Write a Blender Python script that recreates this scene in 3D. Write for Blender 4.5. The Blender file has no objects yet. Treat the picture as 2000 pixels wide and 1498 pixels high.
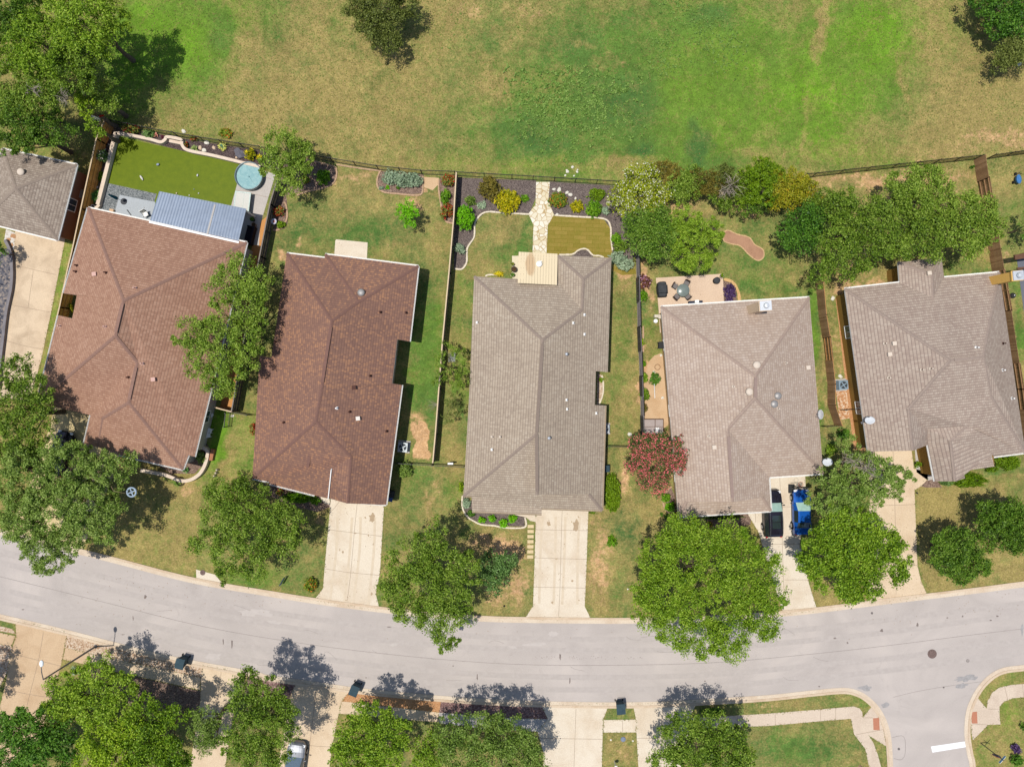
import bpy, bmesh, math, random
import numpy as np
from mathutils import Vector, Matrix
from mathutils.geometry import tessellate_polygon

# ------------------------------------------------------------------ camera, sky, sun, exposure
S = 0.053            # metres per photo pixel on the ground
H = 70.6             # flying height of the camera
sc = bpy.context.scene
col = sc.collection
cam_d = bpy.data.cameras.new("camera")
cam = bpy.data.objects.new("camera", cam_d)
col.objects.link(cam)
cam.location = (0, 0, H)
cam.rotation_euler = (0, 0, 0)
cam_d.sensor_width = 36
cam_d.lens = 36 * H / (2000 * S)
cam_d.clip_end = 3000
sc.camera = cam

SUN_DX, SUN_DY = 0.235, 0.015       # how far a shadow moves per metre of height
sun_el = math.atan2(1, math.hypot(SUN_DX, SUN_DY))
world = bpy.data.worlds.new("World")
sc.world = world
world.use_nodes = True
wn = world.node_tree
bg = wn.nodes["Background"]
sky = wn.nodes.new("ShaderNodeTexSky")
sky.sky_type = 'NISHITA'
sky.sun_disc = False
sky.sun_elevation = sun_el
sky.sun_rotation = math.radians(270)
wn.links.new(sky.outputs[0], bg.inputs[0])
bg.inputs[1].default_value = 0.115
sd = bpy.data.lights.new("sun", 'SUN')
sd.energy = 4.45
sd.angle = math.radians(0.55)
sd.color = (1.0, 0.955, 0.88)
so = bpy.data.objects.new("sun", sd)
col.objects.link(so)
so.rotation_euler = Vector((-SUN_DX, -SUN_DY, 1)).to_track_quat('Z', 'Y').to_euler()
sc.view_settings.view_transform = 'Standard'
sc.view_settings.look = 'None'
sc.view_settings.exposure = 0.05
sc.view_settings.gamma = 1.0

# ------------------------------------------------------------------ helpers
R = random.Random(7)
NR = np.random.RandomState(11)
KC = 1.62      # how much brighter than its base colour a sunlit flat surface shows

def P(px, py, z=0.0):
    """world point at height z that the photograph shows at pixel px, py"""
    k = S * (1 - z / H)
    return Vector(((px - 1000) * k, -(py - 749) * k, z))

def lin(c):
    c /= 255.0
    return c / 12.92 if c <= 0.04045 else ((c + 0.055) / 1.055) ** 2.4

def C(r, g, b, k=None):
    k = KC if k is None else k
    return (min(lin(r) / k, 0.85), min(lin(g) / k, 0.85), min(lin(b) / k, 0.85), 1)

class NT:
    def __init__(s, name):
        s.m = bpy.data.materials.new(name)
        s.m.use_nodes = True
        s.t = s.m.node_tree
        s.b = s.t.nodes["Principled BSDF"]
        s.out = s.t.nodes["Material Output"]
        s.b.inputs["Specular IOR Level"].default_value = 0.1
    def n(s, kind, **kw):
        nd = s.t.nodes.new(kind)
        for k, v in kw.items():
            setattr(nd, k, v)
        return nd
    def l(s, a, b):
        s.t.links.new(a, b)
    def mix(s, fac, a, b, blend='MIX'):
        nd = s.n("ShaderNodeMixRGB", blend_type=blend)
        for i, v in ((0, fac), (1, a), (2, b)):
            if hasattr(v, 'links') or hasattr(v, 'is_linked'):
                s.l(v, nd.inputs[i])
            else:
                nd.inputs[i].default_value = v
        return nd.outputs[0]
    def noise(s, scale, detail=4, rough=0.6, vec=None, dist=0.0):
        nd = s.n("ShaderNodeTexNoise")
        nd.inputs["Scale"].default_value = scale
        nd.inputs["Detail"].default_value = detail
        nd.inputs["Roughness"].default_value = rough
        nd.inputs["Distortion"].default_value = dist
        if vec is not None:
            s.l(vec, nd.inputs["Vector"])
        return nd.outputs[0]
    def math(s, op, a, b=0.5, clamp=False):
        nd = s.n("ShaderNodeMath", operation=op)
        nd.use_clamp = clamp
        for i, v in ((0, a), (1, b)):
            if hasattr(v, 'is_linked'):
                s.l(v, nd.inputs[i])
            else:
                nd.inputs[i].default_value = v
        return nd.outputs[0]
    def ramp(s, fac, stops, interp='LINEAR'):
        nd = s.n("ShaderNodeValToRGB")
        cr = nd.color_ramp
        cr.interpolation = interp
        while len(cr.elements) < len(stops):
            cr.elements.new(0.5)
        for e, (p, c) in zip(cr.elements, stops):
            e.position = p
            e.color = c if hasattr(c, '__len__') else (c, c, c, 1)
        s.l(fac, nd.inputs[0])
        return nd.outputs[0]
    def pos(s):
        return s.n("ShaderNodeNewGeometry").outputs["Position"]
    def bump(s, h, strength=0.4, dist=0.05):
        nd = s.n("ShaderNodeBump")
        nd.inputs["Strength"].default_value = strength
        nd.inputs["Distance"].default_value = dist
        s.l(h, nd.inputs["Height"])
        s.l(nd.outputs[0], s.b.inputs["Normal"])

_mc = {}
def flat(name, c, rough=0.6, metal=0.0, var=0.18, scale=6.0, spec=None, bump=0.0):
    """plain surface with gentle mottling"""
    if name in _mc:
        return _mc[name]
    if spec is None: spec = 0.45 if (metal > 0 or rough < .3) else 0.08
    if metal == 0 and rough >= .3: rough = max(rough, .7)
    t = NT(name)
    nz = t.noise(scale, 5, 0.65, t.pos())
    dark = tuple(x * (1 - var) for x in c[:3]) + (1,)
    lite = tuple(min(x * (1 + var), 0.9) for x in c[:3]) + (1,)
    t.l(t.ramp(nz, [(0.3, dark), (0.7, lite)]), t.b.inputs["Base Color"])
    t.b.inputs["Roughness"].default_value = rough
    t.b.inputs["Metallic"].default_value = metal
    t.b.inputs["Specular IOR Level"].default_value = spec
    if bump:
        t.bump(nz, bump, 0.04)
    _mc[name] = t.m
    return t.m

def concrete(name, c, stain, sc1=0.35, amount=0.5):
    if name in _mc:
        return _mc[name]
    t = NT(name)
    p = t.pos()
    big = t.noise(sc1, 6, 0.62, p, 0.6)
    fine = t.noise(9, 6, 0.7, p)
    f = t.math('MULTIPLY', t.ramp(big, [(0.42, 0.0), (0.72, 1.0)]), amount)
    a = t.mix(f, c, stain)
    a = t.mix(0.5, a, t.ramp(fine, [(0.3, (0.36, 0.36, 0.36, 1)), (0.7, (0.64, 0.64, 0.64, 1))]), 'OVERLAY')
    t.l(a, t.b.inputs["Base Color"])
    t.b.inputs["Roughness"].default_value = 0.85
    t.b.inputs["Specular IOR Level"].default_value = 0.1
    _mc[name] = t.m
    return t.m

def gravel(name, cols, scale=14.0, bump=0.6):
    if name in _mc:
        return _mc[name]
    t = NT(name)
    p = t.pos()
    v = t.n("ShaderNodeTexVoronoi")
    v.inputs["Scale"].default_value = scale
    t.l(p, v.inputs["Vector"])
    w = t.n("ShaderNodeSeparateColor")
    t.l(v.outputs["Color"], w.inputs[0])
    nz = t.noise(1.2, 4, 0.6, p)
    f = t.math('ADD', t.math('MULTIPLY', w.outputs[0], 0.75), t.math('MULTIPLY', nz, 0.3))
    n = len(cols)
    t.l(t.ramp(f, [(0.12 + 0.8 * i / (n - 1), c) for i, c in enumerate(cols)]), t.b.inputs["Base Color"])
    t.b.inputs["Roughness"].default_value = 0.9
    t.b.inputs["Specular IOR Level"].default_value = 0.07
    t.bump(w.outputs[1], bump, 0.05)
    _mc[name] = t.m
    return t.m

def shingle(name, cols, mort, row=0.27, tab=0.36, patch=0.25, wtab=.36):
    """asphalt shingles: rows of tabs with random tones, laid along the eave by UV"""
    t = NT(name)
    uv = t.n("ShaderNodeUVMap").outputs[0]
    sp = t.n("ShaderNodeSeparateXYZ")
    t.l(uv, sp.inputs[0])
    v = t.math('DIVIDE', sp.outputs[1], row)
    vi = t.math('FLOOR', v)
    wn1 = t.n("ShaderNodeTexWhiteNoise", noise_dimensions='1D')
    t.l(vi, wn1.inputs["W"])
    u = t.math('ADD', t.math('DIVIDE', sp.outputs[0], tab), t.math('MULTIPLY', wn1.outputs[0], 7.3))
    ui = t.math('FLOOR', u)
    cb = t.n("ShaderNodeCombineXYZ")
    t.l(ui, cb.inputs[0]); t.l(vi, cb.inputs[1])
    w2 = t.n("ShaderNodeTexWhiteNoise", noise_dimensions='2D')
    t.l(cb.outputs[0], w2.inputs["Vector"])
    p = t.pos()
    nz = t.noise(patch, 5, 0.6, p)
    fine = t.noise(7, 5, 0.75, p)
    mpg = t.n("ShaderNodeMapping"); mpg.inputs["Scale"].default_value = (1.6, .16, 1); t.l(uv, mpg.inputs["Vector"])
    strk = t.noise(1.0, 5, .65, mpg.outputs[0])
    f = t.math('ADD', t.math('MULTIPLY', w2.outputs[0], wtab),
               t.math('ADD', t.math('MULTIPLY', nz, 0.34), t.math('ADD', t.math('MULTIPLY', fine, 0.22), t.math('MULTIPLY', strk, .62 - wtab))))
    n = len(cols)
    c = t.ramp(f, [(0.15 + 0.75 * i / (n - 1), k) for i, k in enumerate(cols)])
    fv = t.math('FRACT', v)
    fu = t.math('FRACT', u)
    edge = t.math('LESS_THAN', fv, 0.26)
    e2 = t.math('MULTIPLY', t.math('LESS_THAN', fu, 0.18), 0.7)
    em = t.math('MULTIPLY', t.math('MAXIMUM', edge, e2), 0.55)
    t.l(t.mix(em, c, mort), t.b.inputs["Base Color"])
    t.b.inputs["Roughness"].default_value = 0.92
    t.b.inputs["Specular IOR Level"].default_value = 0.07
    t.bump(fine, 0.3, 0.03)
    return t.m

_lc = {}
def leafmat(name, dark, mid, lite, flower=None, ff=0.0, trans=0.27):
    if name in _lc:
        return _lc[name]
    t = NT(name)
    g = t.n("ShaderNodeNewGeometry")
    rnd = g.outputs["Random Per Island"]
    big = t.noise(0.55, 4, 0.6, g.outputs["Position"])
    oi = t.n("ShaderNodeObjectInfo").outputs["Random"]
    f = t.math('ADD', t.math('ADD', t.math('MULTIPLY', rnd, 0.5), t.math('MULTIPLY', big, 0.6)), t.math('MULTIPLY', t.math('SUBTRACT', oi, .5), .16))
    c = t.ramp(f, [(0.26, tuple(x * .8 for x in dark[:3]) + (1,)), (0.54, mid), (0.88, lite)])
    if flower:
        wn_ = t.n("ShaderNodeTexWhiteNoise", noise_dimensions='1D')
        t.l(rnd, wn_.inputs["W"])
        patch = t.noise(1.3, 3, 0.6, g.outputs["Position"])
        thr = t.math('MULTIPLY', t.ramp(patch, [(0.35, 0.35), (0.65, 1.5)]), ff)
        isf = t.math('LESS_THAN', wn_.outputs[0], thr)
        c = t.mix(isf, c, flower)
    t.l(c, t.b.inputs["Base Color"])
    t.b.inputs["Roughness"].default_value = 0.5
    t.b.inputs["Specular IOR Level"].default_value = 0.22
    tr = t.n("ShaderNodeBsdfTranslucent")
    t.l(t.mix(1.0, c, (1.0, 1.0, 0.55, 1), 'MULTIPLY'), tr.inputs[0])
    mx = t.n("ShaderNodeMixShader")
    mx.inputs[0].default_value = trans
    t.l(t.b.outputs[0], mx.inputs[1]); t.l(tr.outputs[0], mx.inputs[2])
    t.l(mx.outputs[0], t.out.inputs[0])
    _lc[name] = t.m
    return t.m

# ---- objects
def tag(o, label=None, cat=None, group=None, kind=None):
    if label: o["label"] = label
    if cat: o["category"] = cat
    if group: o["group"] = group
    if kind: o["kind"] = kind
    return o

def thing(name, label, cat, loc=(0, 0, 0), rz=0.0, group=None):
    o = bpy.data.objects.new(name, None)
    col.objects.link(o)
    o.empty_display_size = 0.3
    o.location = loc
    o.rotation_euler = (0, 0, rz)
    return tag(o, label, cat, group)

def dup(root, loc, rz=None, label=None):
    r = root.copy(); col.objects.link(r); r.location = loc
    if rz is not None: r.rotation_euler = (0, 0, rz)
    if label: r["label"] = label
    for ch in list(root.children):
        c = ch.copy(); col.objects.link(c); c.parent = r
        for g in list(ch.children):
            d = g.copy(); col.objects.link(d); d.parent = c
    return r

class MB:
    """collects shapes, then becomes one mesh object"""
    def __init__(s, org=(0, 0, 0)):
        s.v = []; s.f = []; s.mi = []; s.uv = []; s.o = Vector(org); s.hasuv = False
    def face(s, pts, mi=0, uv=None):
        i = len(s.v)
        s.v += [tuple(Vector(p) - s.o) for p in pts]
        s.f.append(tuple(range(i, i + len(pts)))); s.mi.append(mi)
        s.uv += uv if uv else [(0, 0)] * len(pts)
        if uv: s.hasuv = True
    def raw(s, vs, fs, mi=0):
        i = len(s.v)
        s.v += [tuple(Vector(p) - s.o) for p in vs]
        for f in fs:
            s.f.append(tuple(j + i for j in f)); s.mi.append(mi)
            s.uv += [(0, 0)] * len(f)
    def box(s, c, d, rz=0.0, mi=0, rx=0.0, ry=0.0):
        hx, hy, hz = d[0] / 2, d[1] / 2, d[2] / 2
        m = Matrix.Translation(Vector(c)) @ Matrix.Rotation(rz, 4, 'Z') @ Matrix.Rotation(rx, 4, 'X') @ Matrix.Rotation(ry, 4, 'Y')
        vs = [m @ Vector((x * hx, y * hy, z * hz)) for z in (-1, 1) for x, y in ((-1, -1), (1, -1), (1, 1), (-1, 1))]
        s.raw(vs, [(3, 2, 1, 0), (4, 5, 6, 7), (0, 1, 5, 4), (1, 2, 6, 5), (2, 3, 7, 6), (3, 0, 4, 7)], mi)
        return s
    def bar(s, a, b, w, h=None, mi=0):
        """box between two points"""
        a, b = Vector(a), Vector(b); h = h or w
        d = b - a; L = d.length
        if L < 1e-6: return s
        q = d.to_track_quat('X', 'Z').to_matrix().to_4x4()
        m = Matrix.Translation((a + b) / 2) @ q
        vs = [m @ Vector((x * L / 2, y * w / 2, z * h / 2)) for z in (-1, 1) for x, y in ((-1, -1), (1, -1), (1, 1), (-1, 1))]
        s.raw(vs, [(3, 2, 1, 0), (4, 5, 6, 7), (0, 1, 5, 4), (1, 2, 6, 5), (2, 3, 7, 6), (3, 0, 4, 7)], mi)
        return s
    def tube(s, pts, rad, seg=8, mi=0, caps=True):
        pts = [Vector(p) for p in pts]
        if not hasattr(rad, '__len__'): rad = [rad] * len(pts)
        rings = []
        for i, p in enumerate(pts):
            d = (pts[min(i + 1, len(pts) - 1)] - pts[max(i - 1, 0)])
            d = d.normalized() if d.length > 1e-9 else Vector((0, 0, 1))
            a = d.orthogonal().normalized(); b = d.cross(a)
            rings.append([p + (a * math.cos(2 * math.pi * k / seg) + b * math.sin(2 * math.pi * k / seg)) * rad[i] for k in range(seg)])
        # keep rings aligned
        for i in range(1, len(rings)):
            best = min(range(seg), key=lambda sft: (rings[i][sft] - rings[i - 1][0]).length)
            rings[i] = rings[i][best:] + rings[i][:best]
        vs = [v for r in rings for v in r]; fs = []
        for i in range(len(rings) - 1):
            for k in range(seg):
                fs.append((i * seg + k, i * seg + (k + 1) % seg, (i + 1) * seg + (k + 1) % seg, (i + 1) * seg + k))
        if caps:
            fs.append(tuple(reversed(range(seg))))
            fs.append(tuple(range((len(rings) - 1) * seg, len(rings) * seg)))
        s.raw(vs, fs, mi)
        return s
    def lathe(s, c, prof, seg=20, mi=0, sx=1.0, sy=1.0, rz=0.0):
        """prof: list of (radius, z)"""
        c = Vector(c); vs = []; fs = []
        cr, sr = math.cos(rz), math.sin(rz)
        for r, z in prof:
            for k in range(seg):
                a = 2 * math.pi * k / seg
                x, y = math.cos(a) * r * sx, math.sin(a) * r * sy
                vs.append(c + Vector((x * cr - y * sr, x * sr + y * cr, z)))
        n = len(prof)
        for i in range(n - 1):
            for k in range(seg):
                fs.append((i * seg + k, i * seg + (k + 1) % seg, (i + 1) * seg + (k + 1) % seg, (i + 1) * seg + k))
        if prof[0][0] > 1e-4: fs.append(tuple(reversed(range(seg))))
        if prof[-1][0] > 1e-4: fs.append(tuple(range((n - 1) * seg, n * seg)))
        s.raw(vs, fs, mi)
        return s
    def prism(s, poly, z0, z1, mi=0, side=None):
        """poly: list of xy (any winding); top at z1 and sides to z0"""
        poly = [Vector((p[0], p[1])) for p in poly]
        ar = sum(poly[i].x * poly[(i + 1) % len(poly)].y - poly[(i + 1) % len(poly)].x * poly[i].y for i in range(len(poly)))
        if ar < 0: poly = poly[::-1]
        tri = tessellate_polygon([[Vector((p.x, p.y, 0)) for p in poly]])
        n = len(poly)
        vs = [Vector((p.x, p.y, z1)) for p in poly]
        fs = []
        for t in tri:
            a, b, c_ = (poly[i] for i in t)
            if (b - a).x * (c_ - a).y - (b - a).y * (c_ - a).x < 0: t = t[::-1]
            fs.append(tuple(t))
        s.raw(vs, fs, mi)
        if z0 is not None and z1 - z0 > 1e-6:
            vs = [Vector((p.x, p.y, z0)) for p in poly] + [Vector((p.x, p.y, z1)) for p in poly]
            s.raw(vs, [(i, (i + 1) % n, n + (i + 1) % n, n + i) for i in range(n)], mi if side is None else side)
        return s
    def build(s, name, mats, parent=None, smooth=False):
        me = bpy.data.meshes.new(name)
        me.from_pydata(s.v, [], s.f)
        if not isinstance(mats, (list, tuple)): mats = [mats]
        for m in mats: me.materials.append(m)
        if len(mats) > 1: me.polygons.foreach_set('material_index', s.mi)
        if s.hasuv:
            l = me.uv_layers.new(name="UVMap")
            l.data.foreach_set('uv', np.array(s.uv, dtype=np.float32).ravel())
        if smooth: me.polygons.foreach_set('use_smooth', [True] * len(me.polygons))
        me.update()
        o = bpy.data.objects.new(name, me)
        col.objects.link(o)
        if parent is not None: o.parent = parent
        return o

def pxs(pts, z=0.0):
    return [P(x, y, z).xy for x, y in pts]

def smooth_line(pts, n=6):
    """Catmull-Rom through the points"""
    pts = [Vector(p) for p in pts]
    out = []
    for i in range(len(pts) - 1):
        p0 = pts[max(i - 1, 0)]; p1 = pts[i]; p2 = pts[i + 1]; p3 = pts[min(i + 2, len(pts) - 1)]
        for k in range(n):
            t = k / n
            out.append(0.5 * ((2 * p1) + (p2 - p0) * t + (2 * p0 - 5 * p1 + 4 * p2 - p3) * t * t + (3 * p1 - p0 - 3 * p2 + p3) * t ** 3))
    out.append(pts[-1])
    return out

def closed_smooth(pts, n=5):
    pts = [Vector(p) for p in pts]; m = len(pts); out = []
    for i in range(m):
        p0, p1, p2, p3 = pts[i - 1], pts[i], pts[(i + 1) % m], pts[(i + 2) % m]
        for k in range(n):
            t = k / n
            out.append(0.5 * ((2 * p1) + (p2 - p0) * t + (2 * p0 - 5 * p1 + 4 * p2 - p3) * t * t + (3 * p1 - p0 - 3 * p2 + p3) * t ** 3))
    return out

def offset_line(pts, d):
    """shift an open xy line sideways (positive = left of travel)"""
    out = []
    for i, p in enumerate(pts):
        a = pts[max(i - 1, 0)]; b = pts[min(i + 1, len(pts) - 1)]
        t = (Vector(b) - Vector(a)).normalized()
        out.append(Vector((p[0] - t.y * d, p[1] + t.x * d)))
    return out

def band(mb, pts, d0, d1, z0, z1, mi=0):
    a = offset_line(pts, d0); b = offset_line(pts, d1)
    for i in range(len(pts) - 1):
        q = [a[i], a[i + 1], b[i + 1], b[i]]
        if d1 < d0: q = q[::-1]
        mb.face([Vector((p.x, p.y, z1)) for p in q], mi)
        if z1 - z0 > 0.02:
            for u, v in ((a[i], a[i + 1]), (b[i + 1], b[i])):
                mb.face([Vector((u.x, u.y, z0)), Vector((v.x, v.y, z0)), Vector((v.x, v.y, z1)), Vector((u.x, u.y, z1))], mi)

# ---- numpy noise for painting the lawns' real colour differences
_lat = NR.rand(256, 256)
def vnoise(x, y):
    xi = np.floor(x).astype(int); yi = np.floor(y).astype(int)
    fx = x - xi; fy = y - yi
    fx = fx * fx * (3 - 2 * fx); fy = fy * fy * (3 - 2 * fy)
    a = _lat[xi % 256, yi % 256]; b = _lat[(xi + 1) % 256, yi % 256]
    c = _lat[xi % 256, (yi + 1) % 256]; d = _lat[(xi + 1) % 256, (yi + 1) % 256]
    return (a * (1 - fx) + b * fx) * (1 - fy) + (c * (1 - fx) + d * fx) * fy
def fbm(x, y, o=4):
    s = 0; a = 0.5; t = 0
    for i in range(o):
        s = s + a * vnoise(x * 2 ** i + 17.3 * i, y * 2 ** i + 9.1 * i); t += a; a *= 0.55
    return s / t

def inpoly(x, y, poly):
    r = np.zeros(x.shape, bool); n = len(poly)
    for i in range(n):
        x1, y1 = poly[i]; x2, y2 = poly[(i + 1) % n]
        if y1 == y2: continue
        c = ((y1 > y) != (y2 > y)) & (x < (x2 - x1) * (y - y1) / (y2 - y1) + x1)
        r ^= c
    return r
# ------------------------------------------------------------------ ground sheet
def axis(a0, a1, step, far):
    core = np.arange(a0, a1 + step * .5, step)
    ext = np.array([6, 14, 30, 70, 160, 400, 900], float)
    return np.concatenate([a0 - ext[::-1], core, a1 + ext])
gx = axis(-57, 57, 0.2, 0); gy = axis(-43, 43, 0.2, 0)
GX, GY = np.meshgrid(gx, gy)
PX = GX / S + 1000; PY = 749 - GY / S
wx = PX + (fbm(PX / 26, PY / 26, 4) - .5) * 44
wy = PY + (fbm(PX / 26 + 50, PY / 26 + 80, 4) - .5) * 44
dry = np.full(PX.shape, 0.42); bare = np.zeros(PX.shape); lush = np.full(PX.shape, 0.3)
def zone(poly, d, b, l):
    m = inpoly(PX + (wx - PX) * .12, PY + (wy - PY) * .12, poly)
    dry[m] = d; bare[m] = b; lush[m] = l
def blob(px, py, rx, ry, d=0, b=0, l=0, ang=0, hard=1.6):
    a = math.radians(ang); dx = wx - px; dy = wy - py
    u = (dx * math.cos(a) + dy * math.sin(a)) / rx; v = (-dx * math.sin(a) + dy * math.cos(a)) / ry
    w = np.exp(-(u * u + v * v) ** hard)
    dry[:] = dry + w * d; bare[:] = bare + w * b; lush[:] = lush + w * l * (.6 if l > .25 else 1)
FIELD = [(-9e3, -9e3), (9e3, -9e3), (9e3, 200), (2000, 301), (1580, 347), (1205, 362), (900, 345), (740, 332), (515, 294), (215, 240), (-9e3, 150)]
zone(FIELD, .58, .05, .5)
for a in [(330, 60, 120, 110, -.5, 0, .3), (240, 210, 50, 110, -.35, 0, .5), (400, 130, 60, 90, -.2, 0, .1), (640, 210, 230, 150, .22, .10, -.2),
          (900, 60, 120, 80, .1, .1, -.1), (480, 20, 80, 50, -.2, 0, .2), (1150, 250, 290, 115, -.48, -.05, -.05), (1080, 60, 170, 90, -.26, 0, -.05), (1330, 110, 160, 140, -.5, 0, .02),
          (1380, 230, 120, 110, -.5, 0, .25), (1500, 120, 110, 110, -.3, 0, .15), (1660, 120, 120, 150, -.45, 0, .38), (1590, 230, 110, 90, -.25, 0, .3), (1720, 60, 70, 80, -.25, 0, .25),
          (1930, 210, 110, 110, .3, .18, -.2), (1850, 240, 60, 60, .15, .1, -.1), (1960, 270, 80, 22, .2, .4, -.1), (1750, 310, 160, 22, -.1, .0, .2), (1360, 285, 22, 45, -.4, -.1, -.5),
          (1400, 320, 60, 20, -.2, 0, -.2), (1250, 300, 30, 18, -.3, 0, -.35), (1230, 320, 60, 14, .35, .15, .2), (1130, 325, 110, 16, .2, .1, .3), (920, 325, 160, 16, .05, .05, .2),
          (700, 315, 180, 14, .05, 0, .1), (1185, 120, 30, 10, .3, .25, 0), (1120, 135, 40, 8, .3, .3, 0), (1130, 90, 40, 8, .3, .2, 0), (1210, 125, 15, 6, .3, .3, 0), (960, 170, 50, 30, .3, .2, 0),
          (700, 250, 60, 20, .1, .2, 0), (600, 100, 40, 12, .1, .25, 0), (780, 110, 50, 14, .1, .2, 0), (1010, 40, 40, 50, .25, .15, 0), (1820, 60, 40, 80, .15, 0, .3)]:
    blob(*a)
blob(1603, 65, 17, 70, .75, .12, .3, 14, 2.5)
for a in [(1050, 20, 40, 24, .25, .35, 0), (900, 20, 60, 20, .15, .3, 0), (1440, 300, 60, 16, .2, .12, 0), (1480, 180, 18, 50, .25, .15, 0), (1390, 30, 50, 24, -.2, 0, -.3), (1240, 200, 60, 60, -.2, 0, -.3), (1060, 270, 50, 40, -.2, 0, -.3), (1700, 240, 40, 30, .3, .1, 0), (1820, 300, 90, 20, .2, .3, 0), (430, 60, 34, 44, -.35, 0, -.25), (560, 300, 60, 14, .1, .15, 0), (1640, 290, 70, 18, .15, .1, .2)]: blob(*a)
blob(1603, 65, 1, 1, 0, 0, 0, 14, 2.5); blob(1575, 240, 9, 60, .35, .1, .1, 14); blob(1768, 160, 7, 70, .35, 0, .2, -8)
# house lots
zone([(0, 250), (225, 262), (150, 560), (60, 800), (-300, 800), (-300, 250)], .55, .35, .5)
zone([(120, 470), (140, 470), (92, 700), (60, 800), (52, 790), (85, 700)], .35, .1, .75)
zone([(120, 780), (360, 900), (500, 930), (390, 1135), (180, 1090), (-100, 1020), (-100, 780)], .72, .08, .4)
zone([(400, 790), (500, 800), (500, 945), (420, 940), (380, 950)], .42, .05, .6)
blob(424, 850, 20, 70, -.55, 0, .5, 12); blob(345, 945, 12, 7, -.8, 0, .2); blob(365, 955, 18, 12, .1, .5, 0); blob(440, 900, 12, 60, .3, .15, 0, 15)
zone([(395, 940), (500, 935), (650, 985), (640, 1060), (612, 1172), (500, 1158), (380, 1135)], .45, .12, .35)
blob(560, 1120, 70, 30, -.1, 0, .1); blob(480, 1130, 60, 20, -.3, 0, .15); blob(630, 1010, 12, 20, .2, .5, 0); blob(560, 1000, 50, 25, .1, .25, -.1)
zone([(520, 350), (608, 312), (740, 334), (890, 344), (868, 640), (846, 905), (770, 905), (800, 480), (545, 500)], .42, .06, .22)
for a in [(640, 360, 40, 25, .15, .3, 0), (700, 350, 40, 14, .1, .4, 0), (700, 380, 60, 20, .2, .1, 0), (760, 400, 70, 25, .25, .1, .1), (610, 460, 60, 24, -.3, 0, .05), (720, 450, 60, 25, -.25, 0, 0),
          (585, 475, 12, 14, .1, .5, 0), (560, 500, 20, 14, .1, .6, 0), (815, 395, 20, 14, .2, .6, 0), (830, 365, 12, 10, .2, .8, 0), (850, 480, 25, 60, .1, .1, .2), (700, 470, 60, 12, -.1, .1, 0),
          (770, 485, 40, 12, .15, .25, 0), (840, 500, 20, 30, .1, .2, 0), (835, 690, 30, 130, -.55, -.1, .42), (855, 600, 10, 60, .1, .1, .2), (818, 865, 14, 40, .3, 1.3, 0, -8, 3), (805, 850, 10, 12, .3, .9, 0), (840, 830, 12, 20, -.1, .1, .1),
          (815, 815, 16, 8, .2, .5, 0), (805, 770, 14, 50, -.4, 0, .4)]:
    blob(*a)
zone([(760, 906), (845, 905), (910, 908), (925, 1010), (1045, 1030), (1042, 1190), (1030, 1204), (900, 1200), (745, 1188), (738, 1150)], .5, .16, .3)
for a in [(800, 940, 40, 60, -.28, -.05, .15), (780, 1040, 30, 40, -.15, 0, 0), (842, 990, 8, 60, .3, .35, 0), (880, 960, 24, 50, -.1, 0, .25), (960, 1060, 70, 30, .25, .5, -.1), (910, 1040, 25, 12, -.3, 0, .3),
          (1000, 1080, 40, 20, .2, .3, 0), (990, 1150, 55, 45, .3, .42, 0), (1025, 1150, 12, 12, -.3, 0, 0), (800, 925, 10, 5, .2, .4, 0), (760, 1120, 15, 40, .2, .15, 0)]:
    blob(*a)
zone([(867, 660), (890, 345), (1045, 355), (1045, 500), (1010, 540), (925, 545), (915, 905), (846, 905)], .42, .02, .3)
for a in [(980, 450, 40, 20, .25, .05, 0, -30), (990, 500, 50, 20, -.3, 0, .1), (940, 520, 40, 25, .3, .1, .1), (1020, 470, 20, 25, -.2, 0, .1), (900, 600, 14, 100, .02, 0, .2), (905, 740, 14, 60, -.3, 0, .45), (885, 850, 22, 60, .2, .08, .1)]:
    blob(*a)
zone([(1180, 500), (1246, 510), (1250, 869), (1185, 869)], .45, .05, .4)
for a in [(1215, 550, 24, 30, .2, .35, 0), (1212, 530, 30, 10, .5, .35, .2), (1213, 700, 14, 90, -.1, 0, .1), (1240, 700, 6, 120, .3, .2, .2), (1215, 790, 20, 40, .1, .15, 0)]:
    blob(*a)
zone([(1185, 870), (1325, 870), (1330, 1010), (1470, 1005), (1500, 1100), (1530, 1196), (1150, 1205), (1142, 1180), (1148, 1000)], .58, .18, .3)
for a in [(1215, 1040, 34, 44, -.3, -.1, -.25), (1180, 1070, 26, 60, .15, .38, 0), (1260, 1000, 40, 40, .15, .1, 0), (1170, 1150, 28, 50, .3, .3, 0), (1215, 1160, 18, 50, -.15, 0, 0), (1222, 940, 14, 35, .2, .5, 0),
          (1222, 900, 10, 20, .2, .2, .1), (1290, 940, 20, 14, .1, .3, 0), (1250, 960, 15, 30, -.1, 0, 0)]:
    blob(*a)
zone([(1248, 370), (1580, 350), (1600, 550), (1610, 840), (1600, 930), (1300, 830), (1250, 830)], .42, .05, .32)
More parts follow.
